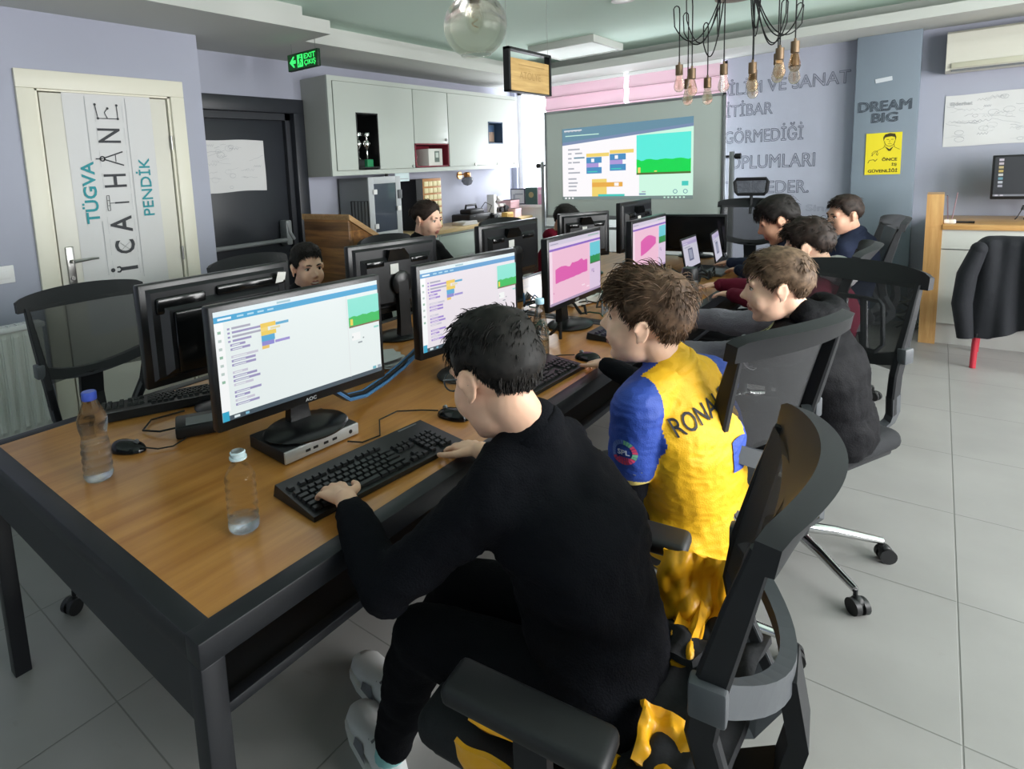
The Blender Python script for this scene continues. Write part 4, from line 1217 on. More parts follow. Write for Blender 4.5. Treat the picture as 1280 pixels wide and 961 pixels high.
def monitor(label, x, y, rz, w=.525, h=.325, z0=.12, content=None, base_z=.75, base=True, logo=None, tilt=0.0, back=0):
    t = thing('monitor', label, 'monitor', (x, y, base_z), rz, group='computer monitors on the work tables')
    zc = z0 + h / 2
    TM_ = T(0, 0, z0) @ RX(tilt)
    b = MB(); b.box((0, .012, h / 2), (w, .034, h), 0, TM_, bev=.006); b.build('housing', M_bez, t)
    if content:
        Mx = MW[t.name] @ TM_ @ frame((1, 0, 0), (0, 0, 1), (0, -1, 0), (-w / 2 + .014, -.0055, .026))
        s = Screen(Mx, w - .028, h - .042); content(s); s.build('screen', t)
    else:
        b = MB(); b.b2((-w / 2 + .014, -.006, .026), (w / 2 - .014, -.004, h - .016), 0, TM_); b.build('screen', mat('dark_screen', '#0b0c0e', .12), t)
    if logo:
        b = MB(); add_text(b, logo, TM_ @ frame((1, 0, 0), (0, 0, 1), (0, -1, 0), (0, -.0058, 0)), -.018, .008, .036, .010, z=.001); b.build('logo', M_logo, t)
    # rear shell: stepped hump with slots
    b = MB()
    def hump(x0, x1, z0_, z1, ya, yb, ins):
        lo = [(x0, ya, z0_), (x1, ya, z0_), (x1, ya, z1), (x0, ya, z1)]; hi = [(x0 + ins, yb, z0_ + ins), (x1 - ins, yb, z0_ + ins), (x1 - ins, yb, z1 - ins), (x0 + ins, yb, z1 - ins)]
        b.add(lo + hi, [(0, 1, 2, 3), (7, 6, 5, 4), (0, 4, 5, 1), (1, 5, 6, 2), (2, 6, 7, 3), (3, 7, 4, 0)], 0, TM_)
    hump(-w * .46, w * .46, h * .06, h * .95, .028, .040, .012)
    hump(-w * .40, w * .40, h * .10, h * .80, .038, .062, .022)
    rc = b.build('rear_shell', M_back, t)
    b = MB()
    if back == 0:
        for (xa, xb, za, zb) in ((-w * .33, -w * .13, .68, .76), (w * .17, w * .36, .68, .77)): b.b2((xa, .050, h * za), (xb, .066, h * zb), 0, TM_, bev=.006)
        b.add([(-w * .12, .058, h * .72), (w * .13, .058, h * .72), (w * .11, .07, h * .90), (-w * .05, .07, h * .90), (-w * .10, .07, h * .80), (-w * .12, .036, h * .72), (w * .13, .036, h * .72), (w * .11, .036, h * .90), (-w * .05, .036, h * .90), (-w * .10, .036, h * .80)],
              [(0, 1, 2, 3, 4), (9, 8, 7, 6, 5), (0, 5, 6, 1), (1, 6, 7, 2), (2, 7, 8, 3), (3, 8, 9, 4), (4, 9, 5, 0)], 0, TM_)
    else:
        b.b2((-w * .30, .058, h * .12), (w * .34, .075, h * .72), 0, TM_, bev=.008); b.b2((-w * .44, .034, h * .78), (w * .05, .052, h * .88), 0, TM_, bev=.008); b.b2((w * .12, .034, h * .70), (w * .42, .052, h * .86), 0, TM_, bev=.008)
    b.build('vent_cover', M_gloss, t)
    b = MB()
    if back == 0:
        b.b2((w * .02, .064, h * .56), (w * .11, .0655, h * .70), 0, TM_)
    else:
        b.add([(-.235, .05, h * .80), (-.19, .06, h * .80), (-.20, .065, h * .92), (-.24, .055, h * .90)], [(0, 1, 2, 3)], 0, TM_)
    b.build('sticker', M_stick, t)
    b = MB()
    b.lathe([(.055, .058), (.055, .078), (.045, .084)], 28, 0, TM_ @ T(0, 0, h * .42) @ RX(-PI / 2))
    b.tube([(0, .072, .012), (0, .074, z0 * .6), (0, .070, z0 + h * .45)], [.034, .030, .028], sec=[(-1, -.5), (1, -.5), (1, .5), (-1, .5)], up=(0, 1, 0))
    b.build('stand_neck', M_bez, t)
    b = MB()
    vs = [(.125, 0), (.128, .006), (.12, .012), (.045, .02)]
    b.lathe(vs, 40, 0, T(0, .03, 0) @ Matrix.Diagonal((1, .78, 1, 1)))
    b.build('stand_base', M_bez, t)
    return t
D = math.radians
lite1 = lambda s: scratch_light(s, '#e6efee', '#2d9fd0', '#9a93bd', 1)
lite2 = lambda s: scratch_light(s, '#e9e1e8', '#4f97cc', '#9d83cf', 1)
monitor('nearest monitor, showing a pale block coding page above a silver-fronted mini computer', -1.318, 1.02, D(83.5), content=lite1, logo='AOC', z0=.085, base_z=.788, w=.545)
monitor('monitor behind the boy in black, showing a pale block coding page', -1.268, 1.735, D(82.5), content=lite2, logo='AOC', w=.52, z0=.118)
monitor('monitor with a large pink code page beside the clear bottle, second from the whiteboard', -1.262, 2.555, D(90), content=lambda s: scratch_pink(s, True), logo='AOC', w=.54, z0=.115)
monitor('monitor with a pink code page farthest along the right hand row', -1.222, 3.385, D(90), content=lambda s: scratch_pink(s, False), logo='AOC', w=.53, z0=.115)
monitor('black rear of the nearest monitor on the window side, beside the blue capped bottle', -1.845, 1.075, D(-93), w=.545, h=.33, z0=.12, back=1)
monitor('black rear of the monitor in front of the girl, with a white sticker', -1.905, 2.0, D(-101), w=.50, h=.325, z0=.12)
monitor('black rear of the monitor left of the child in dark red, with a white sticker', -1.875, 2.93, D(-95), w=.55, h=.325, z0=.12)
monitor('small black monitor turned sideways before the child in dark red', -1.85, 3.86, D(-120), w=.40, h=.31, z0=.115)
monitor('tall black monitor rear against the lower edge of the projected picture', -1.72, 4.43, D(-92), w=.56, h=.36, z0=.105)
monitor('switched-off black monitor at the far end of the tables behind the laptops', -1.40, 4.85, D(6), w=.44, h=.29, z0=.04)

# mini computer under the nearest monitor
t = thing('mini_computer', 'flat black mini computer with a silver front under the nearest monitor', 'computer', (-1.345, 1.02, .75), D(86))
b = MB(); b.b2((-.125, -.075, .0), (.125, .10, .036), bev=.003); b.build('case', M_black, t)
b = MB(); b.b2((-.125, -.081, .002), (.125, -.074, .035), bev=.002); b.build('front_panel', mat('silver_plastic', '#b9babb', .35, .4), t)
for x in (-.06, -.035, .0, .03):
    b = MB(); b.b2((x, -.0825, .014), (x + .015, -.0805, .021)); b.build('port', M_black, t)
b = MB(); b.cyl((.095, -.082, .018), (.095, -.0805, .018), .006, n=12); b.build('power_button', M_black, t)

# keyboards
M_key = mat('key_black', '#1a1b1d', .4); M_kcase = mat('keyboard_case', '#151617', .4)
def keyboard(label, x, y, rz, w=.47, d=.165, z=.75, kc=None, cc=None):
    t = thing('keyboard', label, 'keyboard', (x, y, z), rz, group='keyboards on the work tables')
    b = MB(); b.add([(-w / 2, -d / 2, 0), (w / 2, -d / 2, 0), (w / 2, d / 2, 0), (-w / 2, d / 2, 0), (-w / 2, -d / 2, .012), (w / 2, -d / 2, .012), (w / 2 - .004, d / 2 - .004, .028), (-w / 2 + .004, d / 2 - .004, .028)],
        [(3, 2, 1, 0), (4, 5, 6, 7), (0, 1, 5, 4), (1, 2, 6, 5), (2, 3, 7, 6), (3, 0, 4, 7)]); b.build('case', cc or M_kcase, t)
    b = MB()
    sl = math.atan2(.016, d); K = T(0, -d / 2, .012) @ RX(sl)
    def key(x, yy, kw, kd=.0155):
        b.add([(x, yy, .001), (x + kw, yy, .001), (x + kw, yy + kd, .001), (x, yy + kd, .001), (x + .002, yy + .002, .008), (x + kw - .002, yy + .002, .008), (x + kw - .002, yy + kd - .003, .0085), (x + .002, yy + kd - .003, .0085)],
              [(4, 5, 6, 7), (0, 1, 5, 4), (1, 2, 6, 5), (2, 3, 7, 6), (3, 0, 4, 7)], 0, K)
    p = .0188 * w / .47; x0 = -w / 2 + .012
    rows = [.014, .033, .052, .071, .090, .118]
    for r, yy in enumerate(rows):
        xx = x0
        if r == 0: ws = [1.25, 1.25, 1.25, 6.25, 1.25, 1.25, 1.25, 1.25]
        elif r == 1: ws = [2.25] + [1] * 10 + [2.75]
        elif r == 2: ws = [1.75] + [1] * 11 + [2.25]
        elif r == 3: ws = [1.5] + [1] * 12 + [1.5]
        elif r == 4: ws = [1] * 13 + [2]
        else: ws = [1, -.6, 1, 1, 1, 1, -.4, 1, 1, 1, 1, -.4, 1, 1, 1, 1]
        for q in ws:
            if q > 0: key(xx, yy, q * p - .0022)
            xx += abs(q) * p
        xa = x0 + 15.4 * p
        if r in (0,):
            for k in range(3): key(xa + k * p, yy, p - .0022)
        if r == 1: key(xa + p, yy, p - .0022)
        if r in (3, 4):
            for k in range(3): key(xa + k * p, yy, p - .0022)
        xa = x0 + 18.8 * p
        if r < 5:
            for k in range(4):
                if not (r == 0 and k == 1): key(xa + k * p, yy, p - .0022)
    b.build('keys', kc or M_key, t)
    b = MB(); b.add([(w / 2 - .10, d / 2 - .016, 0), (w / 2 - .03, d / 2 - .016, 0), (w / 2 - .03, d / 2 - .010, 0.0), (w / 2 - .10, d / 2 - .010, 0)], [(0, 1, 2, 3)], 0, T(0, 0, .0275)); b.build('indicator_strip', M_grey, t)
    return t
keyboard('black keyboard under the hand of the boy in black', -1.068, 1.018, D(85), w=.495, d=.17)
keyboard('black keyboard in front of the boy in the yellow and blue jersey', -1.055, 1.80, D(88), w=.46)
keyboard('dark keyboard below the large pink code page', -1.045, 2.60, D(90), w=.45, kc=mat('key_violet', '#3a3444', .3))
keyboard('black keyboard on the window side behind the blue capped bottle', -2.0, .93, D(-114), w=.46)
# mice
def mouse(label, x, y, rz, cord, M_=None):
    t = thing('computer_mouse', label, 'mouse', (x, y, .75), rz, group='computer mice on the work tables')
    b = MB()
    def f(u, v):
        a = PI * u
        L = -.055 + .11 * v
        k = max(0, 1 - abs(2 * v - 1) ** 2.6) ** .5
        return (.031 * math.cos(a) * (.75 + .25 * k) * k, L, .034 * math.sin(a) * k * (1.05 - .35 * v))
    b.grid(f, 14, 20); b.add([(.025 * math.cos(q * PI / 8), .045 * math.sin(q * PI / 8), .001) for q in range(16)], [tuple(range(16))]); b.build('shell', M_gloss, t)
    b = MB(); b.cyl((-.004, .028, .026), (.004, .028, .026), .007, n=12); b.build('scroll_wheel', M_grey, t)
    I = MW[t.name].inverted()
    b = MB(); b.tube([I @ V(p) for p in cord], .0022, 6); b.build('cord', M_cord, t)
mouse('black mouse beside the blue capped bottle', -1.735, .685, D(-60), [(-1.69, .71, .76), (-1.66, .735, .754), (-1.64, .77, .754), (-1.66, .82, .754), (-1.74, .86, .754), (-1.80, .95, .754)])
mouse('black mouse beside the face of the boy in black', -1.10, 1.39, D(95), [(-1.155, 1.385, .76), (-1.21, 1.37, .754), (-1.27, 1.32, .754), (-1.27, 1.24, .754), (-1.19, 1.16, .754), (-1.20, 1.10, .754), (-1.24, 1.08, .754)])
mouse('black mouse under the hand of the boy in the yellow and blue jersey', -1.0, 2.12, D(85), [(-1.055, 2.12, .76), (-1.11, 2.10, .754), (-1.18, 2.0, .754), (-1.25, 1.98, .754)])
# adapter
t = thing('power_adapter', 'black power adapter box with a grey label behind the nearest monitor', 'adapter', (-1.69, .89, .75), D(62))
b = MB(); b.box((0, 0, .018), (.15, .11, .036), bev=.006); b.build('case', M_black, t)
b = MB(); b.b2((-.045, -.045, .0362), (.045, .02, .0368)); b.build('rating_label', mat('label_grey', '#77797a', .5), t)
b = MB(); b.tube([(-.075, 0, .018), (-.12, .01, .012), (-.17, .06, .006), (-.15, .14, .006), (-.05, .17, .006)], .003, 6); b.build('cord', M_cord, t)

# bottles
M_pet = mat('clear_pet', '#f6f8fa', .04, trans=1.0, ior=1.2, alpha=.55)
M_water = mat('water', '#e6eef2', .02, trans=1.0, ior=1.25, alpha=.6)
def bottle(label, x, y, h, kind, fill, cap=None, R=.031):
    t = thing('water_bottle', label, 'bottle', (x, y, .749), group='plastic bottles on the near table')
    prof = []
    n = 44
    for i in range(n + 1):
        z = h * i / n; f = i / n
        if kind == 'waist':
            r = R * (1 - .15 * math.exp(-((f - .50) / .08) ** 2)) * (1 if f < .70 else max(.42, 1 - (f - .70) / .22 * .58))
            if f < .42: r *= 1 - .05 * (math.sin(f * 70) > 0)
        elif kind == 'ribbed':
            r = R * (1 if f < .66 else max(.42, 1 - ((f - .66) / .20) ** 1.3 * .58))
            if .10 < f < .66: r *= 1 - .05 * (math.sin(f * 56) > .1)
        else:
            r = R * (1 if f < .45 else max(.36, 1 - ((f - .45) / .48) ** 1.1 * .64))
        if f < .03: r *= .86 + .14 * f / .03
        if f > .93: r = max(r, R * .42)
        prof.append((r, z))
    b = MB(); b.lathe([(0.001, .004)] + prof, 28, caps=False); b.build('shell', M_pet, t)
    if fill > 0:
        wp = [(r * .965, max(z, .003)) for r, z in prof if z <= h * fill]
        b = MB(); b.lathe(wp, 28); b.build('water', M_water, t)
    b = MB()
    if cap: b.lathe([(R * .48, h * .915), (R * .50, h * .92), (R * .50, h * 1.0), (R * .44, h * 1.01)], 22); b.build('cap', mat('cap' + cap, cap, .4), t)
    else:
        b.lathe([(R * .44, h * .90), (R * .56, h * .905), (R * .56, h * .93), (R * .47, h * .935), (R * .50, h * .95), (R * .47, h * .965), (R * .50, h * .985), (R * .42, h)], 22, caps=False); b.build('neck_thread', mat('pale_thread', '#cfe4ea', .2, alpha=.8), t)
bottle('clear plastic bottle with a blue cap, half full of water', -1.635, .565, .233, 'waist', .45, '#3d55b5', R=.036)
bottle('open ribbed clear plastic bottle with a little water, nearest the black table edge', -1.118, .662, .178, 'ribbed', .17, None, R=.0335)
bottle('slim clear bottle with a pale blue cap beside the large pink code page', -1.172, 2.06, .235, 'cone', .30, '#a9cfe0', R=.034)
# thermos
t = thing('thermos', 'grey steel thermos with a dark lid before the laptops', 'thermos', (-.915, 3.10, .749))
b = MB(); b.lathe([(.036, 0), (.038, .006), (.038, .15), (.036, .158)], 28); b.build('flask', mat('flask_grey', '#5d605f', .35, .5), t)
b = MB(); b.lathe([(.037, .158), (.038, .165), (.038, .21), (.034, .218)], 28); b.build('lid', M_black, t)

# laptops
def laptop(label, x, y, rz, w=.33, tilt=100, screen_dark=False):
    t = thing('laptop', label, 'laptop', (x, y, .75), rz, group='open laptops at the far end')
    b = MB(); b.b2((-w / 2, -.22, 0), (w / 2, 0, .02), bev=.005); b.build('base', mat('laptop_grey', '#5b5d60', .4, .4), t)
    b = MB()
    for r in range(5):
        for c_ in range(14): b.b2((-w / 2 + .02 + c_ * .021, -.10 + r * .018, .0202), (-w / 2 + .038 + c_ * .021, -.085 + r * .018, .0222))
    b.build('keys', M_key, t)
    b = MB(); b.b2((-.05, -.20, .0202), (.05, -.125, .0208)); b.build('touchpad', M_grey, t)
    TM_ = T(0, -.003, .018) @ RX(math.radians(90 - tilt))
    b = MB(); b.b2((-w / 2, -.004, 0), (w / 2, .005, .215), 0, TM_, bev=.003); lid = b.build('lid', mat('laptop_lid', '#1c1d20', .4), t)
    s = Screen(MW[t.name] @ TM_ @ frame((1, 0, 0), (0, 0, 1), (0, -1, 0), (-w / 2 + .012, -.0045, .016)), w - .024, .188)
    s.r(0, 0, 1, 1, EMI('#cfcddd', .9)); s.r(0, .90, 1, 1, EMI('#c4b9d6', .9)); s.r(0, .80, 1, .90, EMI('#aea3cc', .9)); s.r(.05, .84, .35, .86, EMI('#e6e2ee', .9))
    s.r(.30, .22, .62, .66, EMI('#6d718f', .8)); s.r(.36, .28, .56, .60, EMI('#a4a8bf', .8)); s.r(.1, .70, .5, .73, EMI('#a8a6be', .8))
    s.build('screen', t)
laptop('open laptop with a lit pale screen before the boy in dark red', -1.235, 4.24, D(90))
laptop('second open laptop beyond, seen edge-on beside the high-backed chair', -1.17, 4.62, D(97))
# cables, power strips, papers
M_blue = mat('cable_blue', '#3f6f9c', .5); M_wc = mat('cable_white', '#c9cbc7', .5)
def cable(name, label, cat, paths, mats_, loc):
    t = thing(name, label, cat, loc)
    for k, (p, r, m) in enumerate(paths):
        b = MB(); b.tube(p, r, 6); b.build('cable', m, t, True)
    return t
pts = [(-1.335, 1.12, .87), (-1.39, 1.22, .80), (-1.42, 1.32, .775), (-1.46, 1.46, .772), (-1.50, 1.60, .78), (-1.53, 1.72, .80), (-1.60, 1.80, .775)]
cable('cable_bundle', 'bundle of blue and black cables behind the two nearest monitors', 'cables',
      [([(x + dx, y, z + dz) for x, y, z in pts], .006, m) for dx, dz, m in ((0, 0, M_blue), (.014, .002, M_blue), (-.012, .0, M_black), (.006, .012, M_black), (-.006, .012, M_blue))] +
      [([(-1.50, 1.62, .79), (-1.47, 1.70, .83), (-1.45, 1.80, .86), (-1.50, 1.86, .83), (-1.54, 1.82, .79)], .004, M_blue)], None, (-1.45, 1.5, .75))
rr = random.Random(12)
def tangle(x0, x1, y0, y1, n, rr, h=.06):
    out = []
    for k in range(n):
        x, y = rr.uniform(x0, x1), rr.uniform(y0, y1); a = rr.random() * 6; p = []
        for q in range(12):
            a += rr.uniform(-.9, .9); x = min(max(x + .05 * math.cos(a), x0), x1); y = min(max(y + .05 * math.sin(a), y0), y1)
            p.append((x, y, .757 + h * abs(math.sin(q * .8 + k)) * rr.random()))
        out.append((p, rr.choice((.004, .005, .007)), M_black if rr.random() < .62 else rr.choice((M_blue, mat('cable_green', '#3d5a4c', .5), M_grey))))
    return out
cable('cable_tangle', 'tangle of black cables between the pink code screens', 'cables', tangle(-1.66, -1.22, 2.75, 3.12, 12, rr, .09), None, (-1.45, 2.9, .75))
cable('cable_tangle', 'tangle of dark green and black cables in front of the laptops', 'cables', tangle(-1.52, -1.05, 3.62, 4.05, 18, rr, .07), None, (-1.3, 3.85, .75))
cable('cable_tangle', 'looped black cables beside the slim clear bottle', 'cables', tangle(-1.50, -1.20, 2.05, 2.28, 8, rr, .10), None, (-1.35, 2.15, .75))
t = thing('power_strip', 'white power strip among the black cables', 'power strip', (-1.42, 3.03, .75), D(75))
b = MB(); b.box((0, 0, .022), (.30, .05, .04), bev=.006); b.build('strip_body', mat('strip_white', '#cfcfca', .5), t)
b = MB()
for k in range(4): b.cyl((-.10 + k * .065, 0, .042), (-.10 + k * .065, 0, .0435), .017, n=18)
b.build('socket_hole', M_grey, t)
b = MB(); b.box((-.035, 0, .06), (.035, .035, .04), bev=.006); b.build('plug', M_black, t)
for (lb, x, y, a, sc) in (('loose white paper behind the nearest monitor', -1.66, 1.62, .4, 1), ('crumpled white papers among the black cables', -1.56, 3.22, 1.1, .8)):
    t = thing('loose_paper', lb, 'paper', (x, y, .752), a, group='loose papers between the monitors')
    for k in range(3):
        b = MB(); b.grid(lambda u, v: ((u - .5) * .2 * sc, (v - .5) * .14 * sc, .002 + .012 * k + .01 * math.sin(u * 5 + k) * math.sin(v * 4 + k) + .01), 8, 8, 0, RZ(k * .35), thick=.0006); b.build('sheet', M_paper, t)
t = thing('green_pouch', 'small bright green pouch beside the grey thermos', 'pouch', (-1.17, 3.47, .75), .3)
b = MB(); b.ell((0, 0, .03), (.07, .05, .03), 18); b.build('pouch_body', mat('pouch_green', '#4f9a5c', .6), t)
b = MB(); b.tube([(-.06, 0, .045), (0, .0, .0615), (.06, 0, .045)], .003, 6); b.build('zip', M_grey, t)
# ================================================================ chairs
M_cf = mat('chair_frame', '#1f2023', .55, spec=.35)
M_cg = mat('chair_frame_grey', '#4b4e52', .45)
M_seat = mat('seat_fabric', '#1a1c20', .85, bump=.3, bscale=400)
M_pad = mat('arm_pad', '#17181a', .5)
M_chr = mat('chrome', '#cfd0d0', .12, 1.0)
def mesh_mat():
    m = bpy.data.materials.new('chair_mesh'); m.use_nodes = True
    nt = m.node_tree; p = nt.nodes['Principled BSDF']; p.inputs['Base Color'].default_value = (*rgb('#2a2b2d'), 1); p.inputs['Roughness'].default_value = .8
    # fine woven net: holes cut by a wave pattern
    tc = nt.nodes.new('ShaderNodeTexCoord'); sx = nt.nodes.new('ShaderNodeSeparateXYZ'); nt.links.new(tc.outputs['Object'], sx.inputs[0])
    def mth(op, a, c_):
        n = nt.nodes.new('ShaderNodeMath'); n.operation = op
        for i, q in enumerate((a, c_)):
            if q is None: continue
            if isinstance(q, (int, float)): n.inputs[i].default_value = q
            else: nt.links.new(q, n.inputs[i])
        return n.outputs[0]
    a = mth('GREATER_THAN', mth('SINE', mth('MULTIPLY', sx.outputs[0], 2200), None), -.05)
    c_ = mth('GREATER_THAN', mth('SINE', mth('MULTIPLY', sx.outputs[2], 2200), None), -.05)
    h = mth('MULTIPLY', a, c_)
    nt.links.new(mth('SUBTRACT', 1.0, mth('MULTIPLY', h, .85)), p.inputs['Alpha'])
    return m
M_mesh = mesh_mat()
def make_chair(label, loc, rz, lift=0.0, group='mesh task chairs', head=False, arms=True, lumbar=False):
    t = thing('task_chair', label, 'chair', loc, rz, group)
    L = lift
    # backrest posts
    prof = [(-.326, .998), (-.300, .90), (-.268, .77), (-.255, .68), (-.272, .60), (-.315, .52), (-.325, .48), (-.29, .435), (-.22, .415), (-.10, .41)]
    xs = [.212, .208, .200, .192, .180, .160, .145, .12, .10, .07]
    for s_ in (-1, 1):
        b = MB(); b.tube([(s_ * x, y, z + L) for x, (y, z) in zip(xs[:6], prof[:6])], [.62, .85, 1, 1, 1, 1], sec=[(-.013, -.017), (-.008, -.022), (.008, -.022), (.013, -.017), (.013, .017), (.008, .022), (-.008, .022), (-.013, .017)], up=(0, 1, 0), smooth=False)
        b.build('back_post', M_cf, t)
    for s_ in (-1, 1):
        b = MB(); b.tube([(s_ * x, y, z + L) for x, (y, z) in zip(xs[4:], prof[4:])], [1, 1, 1, 1, 1, 1], sec=[(-.013, -.02), (.013, -.02), (.013, .02), (-.013, .02)], up=(0, 1, 0), smooth=False)
        b.build('lower_bracket', M_cg, t)
    # top rail: a bowed blade
    b = MB()
    def rail(u, v):
        x = -.245 + .49 * u; k = 1 - (2 * u - 1) ** 2
        lean = .045 * k + .008
        if v < .5: q = v * 2; return (x, -.342 - .030 * k - lean * q, .985 + L + .075 * q * (.6 + .4 * k ** .5))
        q = (1 - v) * 2; return (x, -.312 - .022 * k - lean * q * .95, .985 + L + .075 * q * (.6 + .4 * k ** .5))
    b.grid(rail, 24, 16)
    n0 = len(b.v)
    for e in (0, 1): b.add([rail(e, k / 16) for k in range(17)], [tuple(range(17))])
    b.build('top_rail', M_cf, t)
    # net panel
    b = MB()
    def net(u, v):
        z = .70 + .30 * v; y = -.252 - (.322 - .252) * v ** 1.1; w = .185 + .022 * v
        return ((2 * u - 1) * w, y - .035 * (1 - (2 * u - 1) ** 2) + .012, z + L)
    b.grid(net, 14, 16); b.build('mesh_back', M_mesh, t)
    # bowed brace, spine, lumbar plate
    b = MB()
    b.tube([(.195 * q, -.268 - .085 * (1 - q * q), .745 + L - .055 * (1 - q * q)) for q in [k / 8 for k in range(-8, 9)]], [1] * 17, sec=[(-.022, -.012), (.022, -.012), (.022, .012), (-.022, .012)], up=(0, 1, 0), smooth=False)
    b.build('brace', M_cg, t)
    b = MB()
    b.tube([(0, -.353, .69 + L), (0, -.372, .58 + L), (0, -.35, .48 + L), (0, -.27, .425 + L), (0, -.10, .40 + L)], [1] * 5, sec=[(-.045, -.014), (.045, -.014), (.045, .014), (-.045, .014)], up=(0, 1, 0), smooth=False)
    b.build('spine', M_cf, t)
    for s_ in (-1, 1):
        b = MB(); b.box((s_ * .212, -.266, .755 + L), (.03, .05, .055), bev=.005); b.build('adjuster', M_cg, t)
    b = MB() if lumbar else None
    q_ = [(-.09, .73), (.09, .73), (.11, .76), (.085, .90), (.07, .915), (-.07, .915), (-.085, .90), (-.11, .76)]
    if lumbar: b.tube([(x, -.318 - (z - .73) * .22, z + L) for x, z in q_], .009, 6, closed=True)
    for x0_, x1_ in (((-.05, -.02), (.02, .05)) if lumbar else ()): b.tube([(x0_, -.320, .735 + L), (x1_, -.357, .91 + L)], .012, 6)
    if lumbar: b.build('lumbar_support', M_cg, t)
    # seat
    b = MB(); b.box((0, .0, .465 + L), (.49, .47, .075), bev=.035, seg=4); b.build('seat', M_seat, t)
    b = MB(); b.box((0, .0, .423 + L), (.44, .42, .03), bev=.01); b.box((0, -.03, .392 + L), (.17, .22, .05), bev=.01); b.cyl((.10, .02, .40 + L), (.25, .05, .395 + L), .007, n=8); b.build('seat_pan', M_cf, t)
    for s_ in ((-1, 1) if arms else ()):
        b = MB()
        b.tube([(s_ * .17, -.03, .415 + L), (s_ * .255, -.03, .42 + L), (s_ * .275, -.03, .46 + L), (s_ * .28, -.03, .60 + L), (s_ * .28, -.03, .645 + L)], [1] * 5, sec=[(-.012, -.028), (.012, -.028), (.012, .028), (-.012, .028)], up=(0, 1, 0), smooth=False)
        a = b.build('armrest', M_cf, t)
        b = MB(); b.box((s_ * .28, -.02, .662 + L), (.085, .27, .036), bev=.014, seg=3); b.build('arm_pad', M_pad, a)
    b = MB(); b.cyl((0, 0, .10), (0, 0, .28), .026, n=16); b.cyl((0, 0, .27), (0, 0, .38 + L), .014, n=12); b.build('gas_lift', M_black, t)
    b = MB()
    for k in range(5):
        a = k * 2 * PI / 5 + .3
        d = V((math.cos(a), math.sin(a), 0))
        b.tube([d * .03 + V((0, 0, .115)), d * .15 + V((0, 0, .105)), d * .31 + V((0, 0, .078))], [.021, .018, .012], 10)
    b.lathe([(.045, .085), (.05, .10), (.045, .135), (.03, .14)], 20); b.build('star_base', M_chr, t)
    for k in range(5):
        a = k * 2 * PI / 5 + .3
        d = V((math.cos(a), math.sin(a), 0)); n = V((-d.y, d.x, 0))
        c0 = d * .31
        b = MB()
        for s_ in (-1, 1): b.cyl(c0 + n * s_ * .006 + d * .012 + V((0, 0, .028)), c0 + n * s_ * .024 + d * .012 + V((0, 0, .028)), .028, n=18)
        b.cyl(c0 + V((0, 0, .045)), c0 + V((0, 0, .08)), .007, n=8); b.ell(c0 + d * .010 + V((0, 0, .04)), (.022, .022, .022), 12); b.build('caster', M_black, t)
    if head:
        b = MB(); b.tube([(0, -.34, 1.03), (0, -.37, 1.20)], .012, 8); b.build('headrest_post', M_cf, t)
        b = MB()
        HP = [(-.10, 1.19), (.10, 1.19), (.115, 1.21), (.125, 1.29), (.11, 1.315), (-.11, 1.315), (-.125, 1.29), (-.115, 1.21)]
        b.tube([(x, -.35, z) for x, z in HP], .013, 8, closed=True); b.build('headrest_frame', M_cf, t)
        b = MB(); b.grid(lambda u, v: (-.115 + .23 * u, -.352, 1.20 + .105 * v), 4, 4); b.build('headrest_mesh', M_mesh, t)
    return t
ch1 = make_chair('nearest task chair, under the boy in black, a yellow and black jacket on its seat', (-.495, .985, 0), D(96.5))
def chair_at(lb, x, y, deg): return dup_thing(ch2, (x, y, 0), D(deg), lb)
ch2 = make_chair('task chair behind the boy in the yellow and blue jersey', (-.565, 1.82, 0), D(69), .045, arms=False)
ch3 = make_chair('task chair turned aside under the boy in the grey jacket, chrome base in view', (-.36, 2.47, 0), D(155), .03, arms=False, lumbar=True)
chair_at('task chair of the boy in dark red, behind the boy in the dark grey jacket', -.58, 3.22, 92)
chair_at('task chair of the boy with black fringe, in the row near the whiteboard', -.82, 3.80, 92)
chair_at('task chair of the farthest boy, in front of the blue grey pillar', -.52, 4.52, 104)
dup_thing(ch2, (-2.37, .955, 0), D(-91), 'empty task chair before the cream door')
dup_thing(ch2, (-2.46, 1.84, 0), D(-88), 'task chair of the smiling boy on the window side')
dup_thing(ch2, (-2.42, 2.85, 0), D(-88), 'task chair of the girl on the window side')
chair_at('task chair of the child in dark red on the window side', -2.34, 4.05, -98)
make_chair('high-backed mesh chair with a headrest at the far end of the tables', (-1.19, 5.18, 0), D(176), .10, head=True)
# red-legged chair with a black jacket
t = thing('red_chair', 'chair with red metal legs under a black jacket at the reception desk', 'chair', (.47, 5.62, 0), D(-4))
M_red = mat('red_enamel', '#b5303f', .4)
b = MB(); b.box((0, .02, .45), (.40, .40, .035), bev=.012); b.build('seat', M_red, t)
b = MB(); b.grid(lambda u, v: (-.19 + .38 * u, -.21 - .03 * v + .02 * (2 * u - 1) ** 2, .56 + .25 * v), 10, 6, thick=.012); b.build('backrest', M_red, t)
for s_ in (-1, 1):
    b = MB(); b.tube([(s_ * .21, -.23, .0), (s_ * .20, -.19, .43), (s_ * .195, -.235, .80)], .018, 10); b.build('leg', M_red, t)
    b = MB(); b.tube([(s_ * .21, .23, .0), (s_ * .19, .19, .44)], .016, 10); b.build('leg', M_red, t)
M_jk = mat('black_jacket', '#15171d', .85, bump=.25, bscale=30)
t = thing('black_jacket', 'black jacket hung over the red-legged chair at the reception desk', 'jacket', (.47, 5.40, .2), D(-4))
